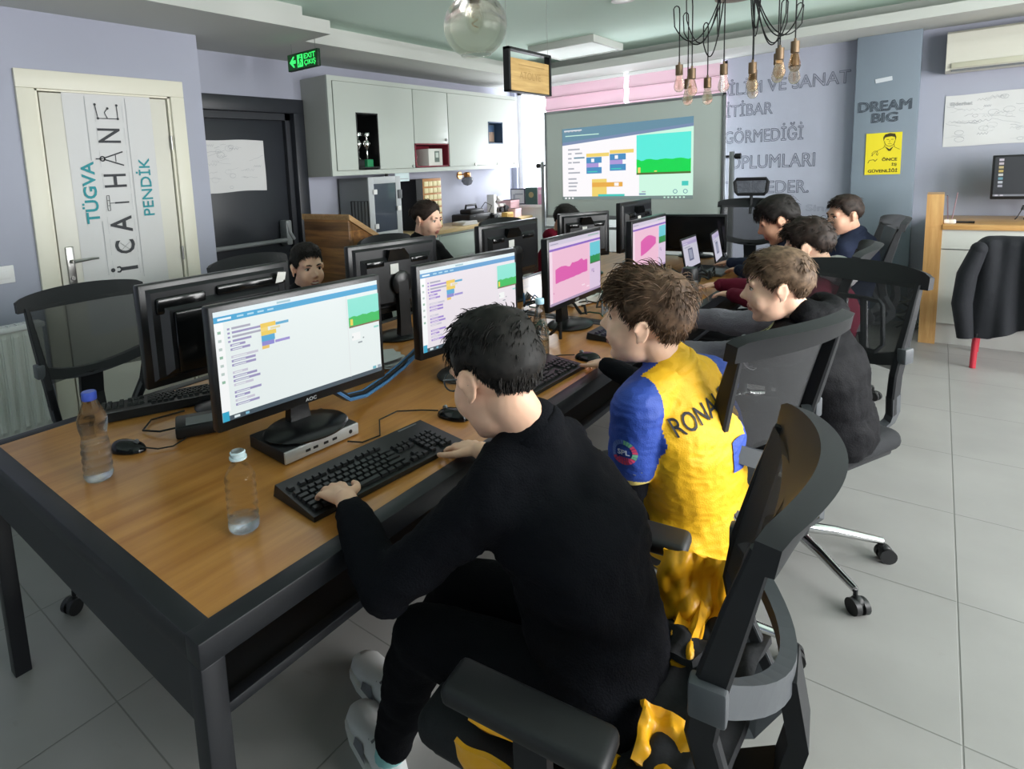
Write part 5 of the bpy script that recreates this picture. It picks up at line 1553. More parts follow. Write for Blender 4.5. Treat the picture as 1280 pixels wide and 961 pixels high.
def jk(u, v):
    # u around: from front hem over the back top to rear hem ; v across
    x = -.245 + .50 * v
    s_ = u
    if s_ < .62:
        k = s_ / .62; z = .03 + .64 * k; y = -.085 + .06 * k
    elif s_ < .72:
        k = (s_ - .62) / .10; z = .67 + .02 * math.sin(PI * k); y = -.025 + .12 * k
    else:
        k = (s_ - .72) / .28; z = .67 - .40 * k; y = .095 + .03 * k
    hem = .25 * max(0, v - .18) * (1 - s_) ** 2 if s_ < .62 else 0
    z += hem
    sh = -.05 * max(0, (abs(2 * v - 1) - .75) / .25) ** 2 if .5 < s_ < .85 else 0
    x += .05 * (1 - s_) * (-.6 if v < .5 else .3) * (1 - abs(2 * v - 1)) * 0 - .05 * (v < .15) * max(0, .5 - s_)
    y += .012 * math.sin(v * 17 + s_ * 4) * (1 - .5 * s_) + .008 * math.sin(v * 31 + 1)
    return (x, y, z + sh)
b = MB(); b.grid(jk, 40, 36, thick=.014); b.build('jacket_body', M_jk, t)
b = MB(); b.tube([(-.235, -.05, .62), (-.285, -.07, .45), (-.30, -.075, .25), (-.27, -.08, .02)], [.045, .055, .055, .045], 14); b.ell((-.235, -.05, .62), (.046, .05, .05), 14); b.build('sleeve', M_jk, t)
b = MB(); b.tube([(.24, -.03, .62), (.285, -.03, .45), (.29, -.05, .25)], [.05, .055, .05], 14); b.build('sleeve', M_jk, t)
b = MB(); b.box((-.215, -.09, .045), (.012, .012, .03), bev=.003); b.build('toggle', M_black, t)
# ================================================================ people
M_skin = {}
def skin(n, c_):
    if n in M_skin: return M_skin[n]
    m = mat('skin_' + n, c_, .5, var=.04, vscale=25, spec=.35)
    b_ = m.node_tree.nodes['Principled BSDF']
    b_.inputs['Subsurface Weight'].default_value = .08
    b_.inputs['Subsurface Radius'].default_value = (.01, .004, .002)
    M_skin[n] = m
    return m
M_lip = mat('lips', '#b07068', .45)
M_lash = mat('lash_dark', '#2c1d18', .7); M_teeth = mat('teeth', '#e3dcd2', .3)
M_eyew = mat('eye_white', '#c2b9b0', .6, spec=.2); M_iris = mat('eye_iris', '#1c120d', .8, spec=.0)

def cap(mb, a, b_, r0, r1, n=12):
    a = V(a); b_ = V(b_)
    mb.ell(a, r0, n); mb.ell(b_, r1, n)
    if (b_ - a).length > 1e-4: mb.tube([a, b_], [r0, r1], n)

def chain(mb, pts, rs, n=12):
    for i in range(len(pts) - 1): cap(mb, pts[i], pts[i + 1], rs[i], rs[i + 1], n)

def loft(mb, rings, n=20):
    """rings: (centre, lateral unit, rl, rf); forward is perpendicular to the spine and the lateral"""
    C = [V(r[0]) for r in rings]
    vs = []
    for i, (c, lat, rl, rf) in enumerate(rings):
        ax = (C[min(i + 1, len(C) - 1)] - C[max(i - 1, 0)]).normalized()
        lat = V(lat).normalized(); lat = (lat - ax * lat.dot(ax)).normalized()
        fw = ax.cross(lat)
        for q in range(n):
            a = 2 * PI * q / n
            ca, sa = math.cos(a), math.sin(a)
            # slightly squared section
            k = (abs(ca) ** 2.5 + abs(sa) ** 2.5) ** (-1 / 2.5)
            vs.append(V(c) + lat * ca * k * rl + fw * sa * k * rf)
    fs = []
    for i in range(len(rings) - 1):
        for q in range(n):
            w = (q + 1) % n
            fs.append((i * n + q, i * n + w, (i + 1) * n + w, (i + 1) * n + q))
    fs.append(tuple(range(n - 1, -1, -1))); fs.append(tuple((len(rings) - 1) * n + q for q in range(n)))
    mb.add(vs, fs, 0, None, True)

def remesh(mb, voxel, smooth=4, fac=.5):
    me = bpy.data.meshes.new('blend'); me.from_pydata(mb.v, [], mb.f)
    bm = bmesh.new(); bm.from_mesh(me); bmesh.ops.recalc_face_normals(bm, faces=bm.faces[:]); bm.to_mesh(me); bm.free()
    ob = bpy.data.objects.new('blend', me); COL.objects.link(ob)
    md = ob.modifiers.new('r', 'REMESH'); md.mode = 'VOXEL'; md.voxel_size = voxel; md.adaptivity = 0
    if smooth:
        sm = ob.modifiers.new('s', 'SMOOTH'); sm.factor = fac; sm.iterations = smooth
    bpy.context.view_layer.update()
    dg = bpy.context.evaluated_depsgraph_get()
    m2 = bpy.data.meshes.new_from_object(ob.evaluated_get(dg))
    vs = [v.co.copy() for v in m2.vertices]; fs = [tuple(p.vertices) for p in m2.polygons]
    ns = [v.normal.copy() for v in m2.vertices]
    bpy.data.objects.remove(ob); bpy.data.meshes.remove(me); bpy.data.meshes.remove(m2)
    return vs, fs, ns

def mesh_part(name, vs, fs, mats_, parent, pick=None):
    b = MB()
    b.v = [tuple(p) for p in vs]; b.f = list(fs); b.sm = [True] * len(fs)
    if pick:
        b.m = [pick(sum((vs[i] for i in f), V((0, 0, 0))) / len(f)) for f in fs]
    else: b.m = [0] * len(fs)
    return b.build(name, mats_, parent, True, auto=False)

def head_frame(C, fwd, roll=0.0):
    f = V(fwd).normalized()
    x = f.cross(V((0, 0, 1))).normalized()       # the person's right
    z = x.cross(f).normalized()
    if roll:
        q = Matrix.Rotation(roll, 3, f); x = q @ x; z = q @ z
    return frame(x, f, z, V(C))

def head_shapes(mb, Hm, s, NB, girl=False):
    R = Hm.to_3x3()
    def E(c, r, n=18): mb.ell(Hm @ (V(c) * s), tuple(q * s for q in r), n, 0, None, R)
    E((0, -.014, .032), (.073, .090, .080), 28)
    E((0, .020, -.026), (.0625, .068, .080), 28)
    E((0, .016, -.064), (.0545, .060, .050), 24); E((0, .052, -.102), (.022, .022, .018)); E((0, .030, -.090), (.038, .040, .028))
    for sg in (-1, 1):
        E((sg * .030, .047, -.036), (.033, .034, .042)); E((sg * .028, .068, .022), (.028, .014, .013)); E((sg * .0095, .088, -.036), (.0085, .0085, .0070), 10)
        E((sg * .031, .066, .002), (.017, .012, .012), 12)
        # ear: thin disc, rim, lobe
        Rm = R @ Matrix.Rotation(sg * -.42, 3, 'Z') @ Matrix.Rotation(sg * .14, 3, 'Y') @ Matrix.Rotation(-.12, 3, 'X')
        c = V((sg * .077, -.012, -.006))
        mb.ell(Hm @ (c * s), (.0045 * s, .016 * s, .027 * s), 14, 0, None, Rm)
        pts = []
        for k in range(13):
            a = -1.2 + 4.3 * k / 12
            pts.append(Hm @ (c * s) + Rm @ (V((sg * .004, -.017 * math.cos(a - .2) - .0, .029 * math.sin(a))) * s))
        mb.tube(pts, .0046 * s, 8)
        mb.ell(Hm @ (c * s) + Rm @ (V((0, .004, -.026)) * s), (.005 * s, .009 * s, .009 * s), 10, 0, None, Rm)
    a, b_, c = (Hm @ (V(p) * s) for p in ((0, .080, .012), (0, .0895, -.012), (0, .0985, -.030)))
    chain(mb, [a, b_, c], [.0075 * s, .0085 * s, .0115 * s], 10)
    E((0, .0795, -.062), (.023, .0095, .0066), 14); E((0, .0765, -.074), (.019, .0105, .0072), 14)
    # neck
    n0 = Hm @ (V((0, -.030, -.045)) * s)
    chain(mb, [n0, n0.lerp(V(NB), .55), V(NB)], [.049 * s, .047 * s, .056 * s], 18)

def sculpt_head(vs, ns, Hm, s):
    I = Hm.inverted()
    for i, p in enumerate(vs):
        q = (I @ p) / s
        if abs(q.x) < .12 and abs(q.z) < .14 and q.y > .03:
            d = 0
            for sg in (-1, 1):
                e = V((sg * .031, .075, .002)); r2 = ((q.x - e.x) / .0165) ** 2 + ((q.z - e.z) / .0072) ** 2
                d -= .0062 * math.exp(-r2)
            r2 = (q.x / .024) ** 2 + ((q.z + .0682) / .0020) ** 2
            d -= .0025 * math.exp(-r2) if abs(q.x) < .03 else 0
            if d: vs[i] = p + Hm.to_3x3() @ V((0, 1, 0)) * d * s

def hand(mb, wrist, d, up, side_sign, hs=.85, curl=(.25, .35, .25), spread=.10, thumb=.35, n=10):
    """side_sign: +1 when the thumb lies towards d x up"""
    w = V(wrist); d = V(d).normalized(); up = V(up); up = (up - d * up.dot(d)).normalized()
    s_ = d.cross(up) * side_sign            # toward the thumb
    K = []
    for k, (off, fl) in enumerate(((.027, .074), (.0095, .070), (-.008, .066), (-.025, .058))):
        K.append(w + (d * fl + s_ * off * 1.05 + up * (.004 if k in (1, 2) else 0)) * hs)
    for k in K: cap(mb, w + (k - w) * .15, k, .0175 * hs, .0100 * hs, n)
    cap(mb, w + d * .03 * hs, w + d * .055 * hs, .020 * hs, .018 * hs, n)
    Ls = (.066, .074, .069, .052)
    for k in range(4):
        a = spread * (1.5 - k) * .8
        dd = (d * math.cos(a) + s_ * math.sin(a)).normalized()
        p = K[k]; ang = 0
        r = .0088 * hs
        for j, (fr, cu) in enumerate(zip((.44, .31, .25), curl)):
            ang += cu
            v = dd * math.cos(ang) - up * math.sin(ang)
            q = p + v * Ls[k] * fr * hs
            cap(mb, p, q, r, r * .92, n); p = q; r *= .92
    p = w + (d * .022 + s_ * .020) * hs
    v1 = (d * .62 + s_ * .72 - up * .30 * thumb).normalized(); v2 = (d * .86 + s_ * .40 - up * .45 * thumb).normalized(); v3 = (d * .95 + s_ * .10 - up * .5 * thumb).normalized()
    r = .0125 * hs
    for v, L in ((v1, .040), (v2, .032), (v3, .026)):
        q = p + v * L * hs; cap(mb, p, q, r, r * .86, n); p = q; r *= .86

def wrinkle(vs, ns, amp, freq, seed, mask=None):
    for i, p in enumerate(vs):
        n1 = noise.noise(V((p.x * freq, p.y * freq, p.z * freq * 1.7)) + V((seed, seed * 2.1, 0)))
        n2 = noise.noise(V((p.x * freq * 2.3, p.y * freq * 2.3, p.z * freq * 4.2)) + V((seed + 7, 0, seed)))
        f = amp * (n1 + .6 * (1 - abs(n2) * 2.4) * .6)
        if mask: f *= mask(p)
        vs[i] = p + ns[i] * f

HAIR_C = V((0, -.014, .032)); HAIR_R = V((.073, .090, .080))
def hair(parent, Hm, s, material, style, seed, blades=900):
    """cap of hair with fine locks laid along it"""
    rr = random.Random(seed)
    st = dict(top=.026, side=.010, back=.012, fringe=.0, length=.030, messy=.3, front=58, lift=.35, dirn='forward', ring=.0011, nape=136, sb=112)
    st.update(style)
    def thmax(ph):      # ph 0 front .. pi back, degrees of polar angle from the crown
        d = abs(math.degrees(math.atan2(math.sin(ph), math.cos(ph))))
        tm = st.get('temple', 0)
        pts = [(0, st['front']), (28, st['front'] + 3 + tm * .5), (48, st['front'] + 14 + tm), (62, st['sb'] - 12 + tm * .3), (74, st['sb']), (84, 97), (100, 95), (112, 112), (126, 124), (150, st['nape']), (180, st['nape'] + 2)]
        for (a, b_), (c, e) in zip(pts, pts[1:]):
            if a <= d <= c: return math.radians(b_ + (e - b_) * (d - a) / (c - a))
        return math.radians(pts[-1][1])
    def surf(ph, th, off=0.0):
        u = V((math.sin(th) * math.sin(ph), math.sin(th) * math.cos(ph), math.cos(th)))
        p = V((HAIR_C.x + u.x * HAIR_R.x, HAIR_C.y + u.y * HAIR_R.y, HAIR_C.z + u.z * HAIR_R.z))
        n = V((u.x / HAIR_R.x, u.y / HAIR_R.y, u.z / HAIR_R.z)).normalized()
        # the back of the head and nape run down into the neck
        return p + n * off, n
    def thick(ph, th):
        d = abs(math.degrees(math.atan2(math.sin(ph), math.cos(ph))))
        k = th / thmax(ph)
        side = st['side'] if d < 125 else st['back']
        a = max(0, min(1, (math.degrees(th) - 38) / 36))
        a = a * a * (3 - 2 * a)
        if d < 45: a *= .35
        t = st['top'] * (1 - a) + side * a
        edge = max(0, min(1, (1 - k) / (.30 if d < 60 else .22)))
        return t * (edge ** .85) + .0006
    b = MB()
    nu, nv = 56, 22
    vs = []; fs = []
    for shell in (0, 1):
        for i in range(nu):
            ph = 2 * PI * i / nu
            for j in range(nv + 1):
                th = max(.0005, thmax(ph) * j / nv)
                t = thick(ph, th) if shell == 0 else -.004
                p, n = surf(ph, th, t)
                if shell == 0: p += n * st['messy'] * .008 * noise.noise(p * 38 + V((seed, 0, 0)))
                vs.append(Hm @ (p * s))
    W = nv + 1
    for shell in (0, 1):
        o = shell * nu * W
        for i in range(nu):
            k = (i + 1) % nu
            for j in range(nv):
                f = (o + i * W + j, o + k * W + j, o + k * W + j + 1, o + i * W + j + 1)
                fs.append(f if shell == 0 else tuple(reversed(f)))
    o = nu * W
    for i in range(nu):
        k = (i + 1) % nu
        fs.append((i * W + nv, k * W + nv, o + k * W + nv, o + i * W + nv))
    b.add(vs, fs, 0, None, True)
    cnt = 0
    while cnt < blades:
        ph = rr.uniform(-PI, PI); k = rr.random() ** .6 if rr.random() < .68 else rr.uniform(.84, 1.0)
        th = thmax(ph) * k
        if rr.random() > math.sin(max(th, .15)) * 1.2 + .1: continue
        cnt += 1
        d = abs(math.degrees(ph))
        t0 = thick(ph, th)
        p, n = surf(ph, th, t0 * .55)
        crown = V((0, -.05, .115))
        down = (p - crown); down = (down - n * down.dot(n))
        down = down.normalized() if down.length > 1e-4 else V((0, -1, 0))
        fwd = V((0, 1, 0)) - n * n.y
        fwd = fwd.normalized() if fwd.length > 1e-4 else down
        topness = max(0, min(1, (p.z - .04) / .06))
        if st['dirn'] == 'forward': g = down * (1 - .7 * topness) + fwd * topness * (1 if d < 120 else .0)
        elif st['dirn'] == 'side': g = down * (1 - .6 * topness) + (V((1, .35, 0)) * st.get('sgn', 1)) * topness
        elif st['dirn'] == 'back': g = V((0, -1, -.25)) + down * .2
        else: g = down + V((rr.uniform(-1, 1), rr.uniform(-1, 1), rr.uniform(-.5, .8))) * 1.0
        g = g - n * g.dot(n)
        g = (g.normalized() + V((rr.gauss(0, 1), rr.gauss(0, 1), rr.gauss(0, 1))) * .30 * st['messy']).normalized()
        isside = max(0, min(1, (math.degrees(th) - 45) / 30)) * (0 if d < 50 else 1)
        L = st['length'] * rr.uniform(.6, 1.2) * (1 - .62 * isside * (1 if d < 125 else .6))
        lift = st['lift'] * L * (1 - .75 * isside) * rr.uniform(.5, 1.3)
        pts = []
        for q in range(5):
            f = q / 4
            x = p + g * L * f + n * (lift * math.sin(f * PI * .8))
            if f > 0 and d < 60 and k > .55: x.z -= st['fringe'] * f * f
            e = V(((x.x - HAIR_C.x) / HAIR_R.x, (x.y - HAIR_C.y) / HAIR_R.y, (x.z - HAIR_C.z) / HAIR_R.z)).length
            if e < 1.03: x = HAIR_C + (x - HAIR_C) * (1.03 / e)
            pts.append(Hm @ (x * s))
        r = st['ring'] * s * rr.uniform(.8, 1.5)
        b.tube(pts, [r, r * 1.1, r, r * .7, r * .2], 3, caps=False)
    return b.build('hair', material, parent, True, auto=False)

def eyes(parent, Hm, s, brow_mat, look=(0, 0), glasses=False):
    R = Hm.to_3x3()
    for sg in (-1, 1):
        b = MB(); c = V((sg * .031, .0652, .001)) * s
        b.ell(Hm @ c, .0115 * s, 16, 0)
        g = V((look[0], 1, look[1])).normalized()
        b.ell(Hm @ (c + g * .0076 * s), (.0066 * s, .0052 * s, .0066 * s), 12, 1, None, R)
        b.build('eye', [M_eyew, M_iris], parent, True, auto=False)
        b = MB()
        b.tube([Hm @ (V((sg * x, y, z)) * s) for x, y, z in ((.013, .0835, .018), (.024, .0835, .0225), (.036, .079, .0225), (.046, .070, .017))], [.0024 * s, .0036 * s, .0030 * s, .0014 * s], 6); b.build('eyebrow', brow_mat, parent, True, auto=False)
        b = MB(); b.tube([Hm @ (V((sg * x, y, z)) * s) for x, y, z in ((.0165, .0755, .003), (.024, .0778, .0080), (.032, .0772, .0092), (.040, .0735, .0072), (.047, .067, .002))], [.0007 * s, .0013 * s, .0015 * s, .0014 * s, .0008 * s], 6); b.build('eyelashes', M_lash, parent, True, auto=False)
    if glasses:
        b = MB()
        for sg in (-1, 1):
            b.tube([Hm @ (V((sg * (.034 + .024 * math.cos(a)), .092 - .004 * abs(math.cos(a)), .0 + .019 * math.sin(a))) * s) for a in [2 * PI * k / 18 for k in range(18)]], .0018 * s, 6, closed=True)
            b.tube([Hm @ (V(p) * s) for p in ((sg * .058, .089, .006), (sg * .072, .06, .008), (sg * .079, .0, .008), (sg * .078, -.018, -.004))], .0017 * s, 6)
        b.tube([Hm @ (V(p) * s) for p in ((-.010, .094, .004), (0, .096, .007), (.010, .094, .004))], .0016 * s, 6)
        e = b.build('eyeglasses', mat('glasses_frame', '#4a545c', .3), parent, True, auto=False)
        b = MB()
        for sg in (-1, 1):
            b.add([Hm @ (V((sg * (.034 + .023 * math.cos(a)), .092 - .004 * abs(math.cos(a)), .018 * math.sin(a))) * s) for a in [2 * PI * k / 18 for k in range(18)]], [tuple(range(18))])
        b.build('lens', mat('lens_glass', '#e8f0f4', .02, alpha=.15), e, True, auto=False)

def shoe(parent, ankle, toe, mats_, name='sneaker'):
    a = V(ankle); t = V(toe); d = V((t.x - a.x, t.y - a.y, 0)); L = d.length + .085; d.normalize(); n = V((-d.y, d.x, 0))
    o = V((a.x, a.y, 0)) - d * .06
    def ring(f, w, h, z0): return [o + d * L * f + n * w * 1.12 * math.cos(q) + V((0, 0, z0 + h * (.5 + .5 * math.sin(q)))) for q in [2 * PI * k / 18 for k in range(18)]]
    b = MB()
    secs = [(0, .014, .045, .022), (.04, .030, .075, .02), (.18, .036, .092, .02), (.34, .037, .085, .02), (.52, .040, .066, .02), (.72, .046, .050, .02), (.88, .042, .040, .02), (.97, .026, .028, .022), (1.0, .008, .012, .026)]
    vs = []; fs = []
    for sc in secs: vs += ring(*sc)
    k = 18
    for i in range(len(secs) - 1):
        for q in range(k): fs.append((i * k + q, i * k + (q + 1) % k, (i + 1) * k + (q + 1) % k, (i + 1) * k + q))
    fs.append(tuple(range(k - 1, -1, -1))); fs.append(tuple((len(secs) - 1) * k + q for q in range(k)))
    b.add(vs, fs, 0, None, True)
    sh = b.build(name, mats_[0], parent, True)
    b = MB()
    out = [(-.0, .018), (.04, .038), (.2, .044), (.45, .046), (.72, .055), (.9, .050), (.985, .029), (1.01, .008)]
    pl = [o + d * L * f + n * w for f, w in out] + [o + d * L * f - n * w for f, w in reversed(out)]
    m = len(pl)
    b.add([V((p.x, p.y, .001)) for p in pl] + [V((p.x, p.y, .026)) for p in pl], [tuple(range(m - 1, -1, -1)), tuple(range(m, 2 * m))] + [(i, (i + 1) % m, m + (i + 1) % m, m + i) for i in range(m)])
    b.build('sole', mats_[1], sh, True)
    b = MB()
    for k_ in range(4):
        f = .36 + .07 * k_; z = .105 - .013 * k_
        b.tube([o + d * L * f + n * w + V((0, 0, z - abs(w) * .35)) for w in (-.028, -.012, .0, .012, .028)], .0035, 6)
    b.build('laces', mats_[2], sh, True)
    for sg in (-1, 1):   # grey side patch
        b = MB(); b.add([o + d * L * f + n * sg * w * 1.13 + V((0, 0, z)) for f, w, z in ((.40, .0405, .03), (.62, .0475, .032), (.60, .043, .058), (.44, .0385, .075))], [(0, 1, 2, 3)]); b.build('side_patch', mats_[2], sh, True)
    b = MB(); b.grid(lambda u, v: o + d * L * (.56 + .20 * u) + n * (2 * v - 1) * .026 + V((0, 0, .0745 - .016 * u - .012 * (2 * v - 1) ** 2)), 4, 6); b.build('toe_mesh', mats_[2], sh, True)
    return sh

def person(label, J, outfit, hair_style, seed, voxel=.0075, s=.97, skin_c=('a', '#c99a82'), girl=False, hand_d=None, wr=.006, lookv=(0, 0), glasses=False, blades=500, bulk=1.0):
    """J: joints in world space"""
    Pv = V(J['pelvis'])
    t = thing('person', label, 'person', (Pv.x, Pv.y, 0), 0, 'children at the computers')
    Hm = head_frame(J['head'], J['face'], J.get('roll', 0))
    NB = V(J['neck'])
    Ls, Rs = V(J['shL']), V(J['shR'])
    lat = (Rs - Ls).normalized()
    Ch = V(J['chest'])
    hipL, hipR = V(J['hipL']), V(J['hipR'])
    plat = (hipR - hipL).normalized()
    mid = lambda a, b_, f: a.lerp(b_, f)
    def torso(mb, e):
        k = bulk if e > 0 else 1.0
        Sh = (Ls + Rs) / 2
        loft(mb, [(Pv - V((0, 0, .05)), plat, .125 * k + e, .095 * k + e), (Pv + V((0, 0, .02)), plat, .135 * k + e, .105 * k + e), (mid(Pv, Ch, .45), (lat + plat), .122 * k + e, .095 * k + e), (Ch, lat, .135 * k + e, .102 * k + e), (mid(Ch, Sh, .55), lat, .140 * k + e, .092 * k + e), (mid(Sh, NB, .35), lat, .105 + e, .066 + e), (NB, lat, .058 + e, .052 + e)], 24)
        for S_ in (Ls, Rs): cap(mb, mid(NB, S_, .25) - V((0, 0, .012)), S_, .050 + e, .050 + e, 16)
        # rounded seat
        for h in (hipL, hipR): mb.ell(h - V((0, 0, 0.0)), .085 + e, 16)
    arms = []
    for S_, E_, W_ in ((Ls, V(J['elL']), V(J['wrL'])), (Rs, V(J['elR']), V(J['wrR']))): arms.append((S_, E_, W_))
    def arm(mb, A, e0, e1, upto=1.0):
        S_, E_, W_ = A
        chain(mb, [S_, mid(S_, E_, .5), E_, mid(E_, W_, .35), mid(E_, W_, upto)], [.047 + e0, .041 + e0, .036 + e0, .036 + (e0 + e1) / 2, .025 + e1], 14)
    legs = [(hipL, V(J['knL']), V(J['anL']), V(J['toL'])), (hipR, V(J['knR']), V(J['anR']), V(J['toR']))]
    def leg(mb, Lg, e, upto=1.0):
        h, k, a, to = Lg
        chain(mb, [h, mid(h, k, .5), k, mid(k, a, .35), mid(k, a, upto)], [.078 + e, .065 + e, .050 + e, .047 + e, .032 + e], 16)
    # ---- body
    mb = MB()
    torso(mb, -.012)
    for A in arms: arm(mb, A, -.004, 0)
    for Lg in legs:
        leg(mb, Lg, -.006)
        a, to = Lg[2], Lg[3]
        f_ = V((a.x, a.y, .05)).lerp(V((to.x, to.y, .04)), .45); chain(mb, [a, V((a.x, a.y, .055)), f_], [.028, .026, .018], 12)
    head_shapes(mb, Hm, s, NB, girl)
    for sd, A in (('L', arms[0]), ('R', arms[1])):
        d = J.get('hd' + sd, None)
        d = V(d) if d else (A[2] - A[1])
        up = J.get('hu' + sd, (0, 0, 1))
        sign = 1 if sd == 'L' else -1
        hand(mb, A[2], d, up, sign, hs=J.get('hs', .88), curl=J.get('curl' + sd, (.25, .38, .28)))
    vs, fs, ns = remesh(mb, voxel, 5 if voxel < .006 else 3, .5)
    sculpt_head(vs, ns, Hm, s)
    I = Hm.inverted()
    def pick(p):
        q = (I @ p) / s
        if q.y > .070 and abs(q.x) < .023 - abs(q.z + .068) * .9 and -.0815 < q.z < -.0560: return 1
        return 0
    body = mesh_part('body', vs, fs, [skin(*skin_c), M_lip], t, pick)
    eyes(t, Hm, s, hair_style['mat'], lookv, glasses)
    if J.get('smile'):
        b = MB(); b.tube([Hm @ (V((x, .0865 - 10 * x * x, -.0675 + 7 * x * x)) * s) for x in (-.020, -.012, -.005, 0, .005, .012, .020)], [.001 * s, .003 * s, .0036 * s, .0038 * s, .0036 * s, .003 * s, .001 * s], 8); b.build('teeth', M_teeth, t, True, auto=False)
    st = {k: v for k, v in hair_style.items() if k != 'mat'}
    hr = hair(t, Hm, s, hair_style['mat'], st, seed, blades)
    if girl:
        b = MB(); c = Hm @ (V((0, -.112, .035)) * s); b.ell(c, (.034, .034, .032), 18)
        for k in range(14):
            a = k * .45
            b.tube([c + Hm.to_3x3() @ V((.036 * math.cos(a + q * .5) * (1 - q * .1), .03 * math.sin(a + q * .5), .03 * math.cos(a * 1.7 + q))) for q in range(5)], .004, 5)
        b.build('hair_bun', hair_style['mat'], hr, True, auto=False)
    # ---- clothes
    o = outfit
    e = .014
    mb = MB(); torso(mb, e); cap(mb, NB - V((0, 0, .05)), NB + (V(J['head']) - NB) * .06, .080, .066, 16)
    ups = o.get('sleeve', .97)
    for A in arms: arm(mb, A, e, .011, ups) if ups > .3 else chain(mb, [A[0], mid(A[0], A[1], .5), mid(A[0], A[1], o['short'])], [.047 + e, .047 + e, .045 + e], 16)
    vs, fs, ns = remesh(mb, o.get('vox', .011 if voxel < .007 else .013), o.get('sm', 5), .5)
    hz = V((0, 0, Pv.z - .06))
    wrinkle(vs, ns, wr, 13, seed)
    top = mesh_part(o.get('name', 'sweatshirt'), vs, fs, o['mats'], t, o.get('pick'))
    J['_bvh'] = BVHTree.FromPolygons(vs, fs); J['_top'] = top; J['_t'] = t; J['_Hm'] = Hm
    if o.get('under'):
        mb = MB()
        for A in arms: arm(mb, A, .007, .008, .97)
        vs, fs, ns = remesh(mb, .010, 4, .5); wrinkle(vs, ns, .003, 18, seed + 3)
        mesh_part('undershirt_sleeves', vs, fs, [o['under']], t)
    # cuffs and collar
    if o.get('cuff'):
        for A in arms:
            q0 = mid(A[1], A[2], .86); q1 = mid(A[1], A[2], 1.0)
            b = MB(); b.tube([q0, mid(q0, q1, .5), q1], [.038, .037, .033], 16); b.build('cuff', o['cuff'], top, True, auto=False)
    cn = o.get('collar')
    if cn:
        ax = (V(J['head']) - NB).normalized(); lt = lat - ax * lat.dot(ax); lt.normalize(); fw = ax.cross(lt)
        b = MB()
        if o.get('hood'):
            # a soft hood lying on the upper back
            back = -V(J['face']); back.z = 0; back.normalize()
            for k in range(9):
                a = -1.25 + 2.5 * k / 8
                d = (back * math.cos(a) + lat * math.sin(a))
                c = NB + d * .078 + V((0, 0, .046 - .034 * math.cos(a)))
                b.ell(c, (.046, .046, .042 + .018 * math.cos(a)), 12)
            vs, fs, ns = remesh(b, .010, 5); wrinkle(vs, ns, .005, 22, seed + 1)
            mesh_part('hood', vs, fs, [cn], top)
        else:
            P_ = [NB + ax * .006 + lt * .064 * math.cos(a) + fw * .060 * math.sin(a) for a in [2 * PI * k / 28 for k in range(28)]]
            b.tube(P_, .012, 8, closed=True, sec=[(math.cos(q) * .8, math.sin(q) * 1.5) for q in [2 * PI * k / 10 for k in range(10)]], up=tuple(ax))
            b.build('collar', cn, top, True, auto=False)
    mb = MB()
    loft(mb, [(Pv - V((0, 0, .055)), plat, .12 + e, .09 + e), (Pv + V((0, 0, .03)), plat, .130 + e, .10 + e), (Pv + (Ch - Pv) * .16, plat, .115, .085)], 20)
    for h in (hipL, hipR): mb.ell(h, .080 + e, 16)
    for Lg in legs: leg(mb, Lg, .014, o.get('hem', .93))
    vs, fs, ns = remesh(mb, .012, 5, .5); wrinkle(vs, ns, .006, 11, seed + 5)
    mesh_part('trousers', vs, fs, [o['trousers']], t)
    for Lg in legs:
        shoe(t, Lg[2], Lg[3], o['shoes'])
        if o.get('sock'):
            b = MB(); b.tube([mid(Lg[1], Lg[2], .80), Lg[2] + V((0, 0, .0))], [.037, .036], 16); b.build('sock', o['sock'], t, True)
    return t

def decal(J, name, mats_, mb, origin, ray, parent=None, off=.003):
    """lay flat artwork (already placed in space) onto the garment along a direction"""
    bv = J['_bvh']; d = V(ray).normalized(); out = []
    for p in mb.v:
        h = bv.ray_cast(V(p) - d * .25, d, .6)
        out.append(h[0] - d * off if h[0] is not None else V(p))
    b = MB(); b.v = [tuple(p) for p in out]; b.f = mb.f; b.m = mb.m; b.sm = [False] * len(mb.f)
    return b.build(name, mats_, parent or J['_top'], True, auto=False)

def hairmat(n, c1, c2, rough=.6): return mat('hair_' + n, c1, rough, col2=c2, vscale=60, spec=.25)
H_black = hairmat('black', '#141211', '#2a2624'); H_dark = hairmat('dark_brown', '#1e1815', '#382c26'); H_brown = hairmat('brown', '#3a2b20', '#6a5341'); H_lbrown = hairmat('light_brown', '#46362a', '#7d6652'); H_soft = hairmat('soft_black', '#121110', '#282523')
M_blk = mat('cloth_black', '#101116', .9, spec=.12, bump=.35, bscale=260)
M_blkt = mat('cloth_trouser_black', '#0e0f13', .9, spec=.12, bump=.3, bscale=260)
M_gryt = mat('cloth_trouser_grey', '#5c5a5e', .9, spec=.12, bump=.3, bscale=240, var=.08)
M_char_ = mat('cloth_charcoal', '#77737c', .75, spec=.12, bump=.3, bscale=200, var=.06)
M_jblk = mat('jacket_black', '#131316', .7, spec=.12, bump=.25, bscale=200)
M_jet = mat('cloth_maroon', '#6a2235', .8, spec=.12, bump=.3, bscale=220, var=.08)
M_red2 = mat('cloth_deep_red', '#7d1d31', .8, spec=.12, bump=.3, bscale=220, var=.08)
M_navy = mat('cloth_navy', '#252b3d', .85, spec=.12, bump=.3, bscale=220)
M_hoodw = mat('hood_pale_grey', '#bdbabd', .9, spec=.12, bump=.3, bscale=220, var=.06)
M_yel = mat('jersey_yellow', '#f2b918', .6, bump=.2, bscale=300, var=.05); M_blu = mat('jersey_blue', '#2c4ba6', .6, bump=.2, bscale=300, var=.06)
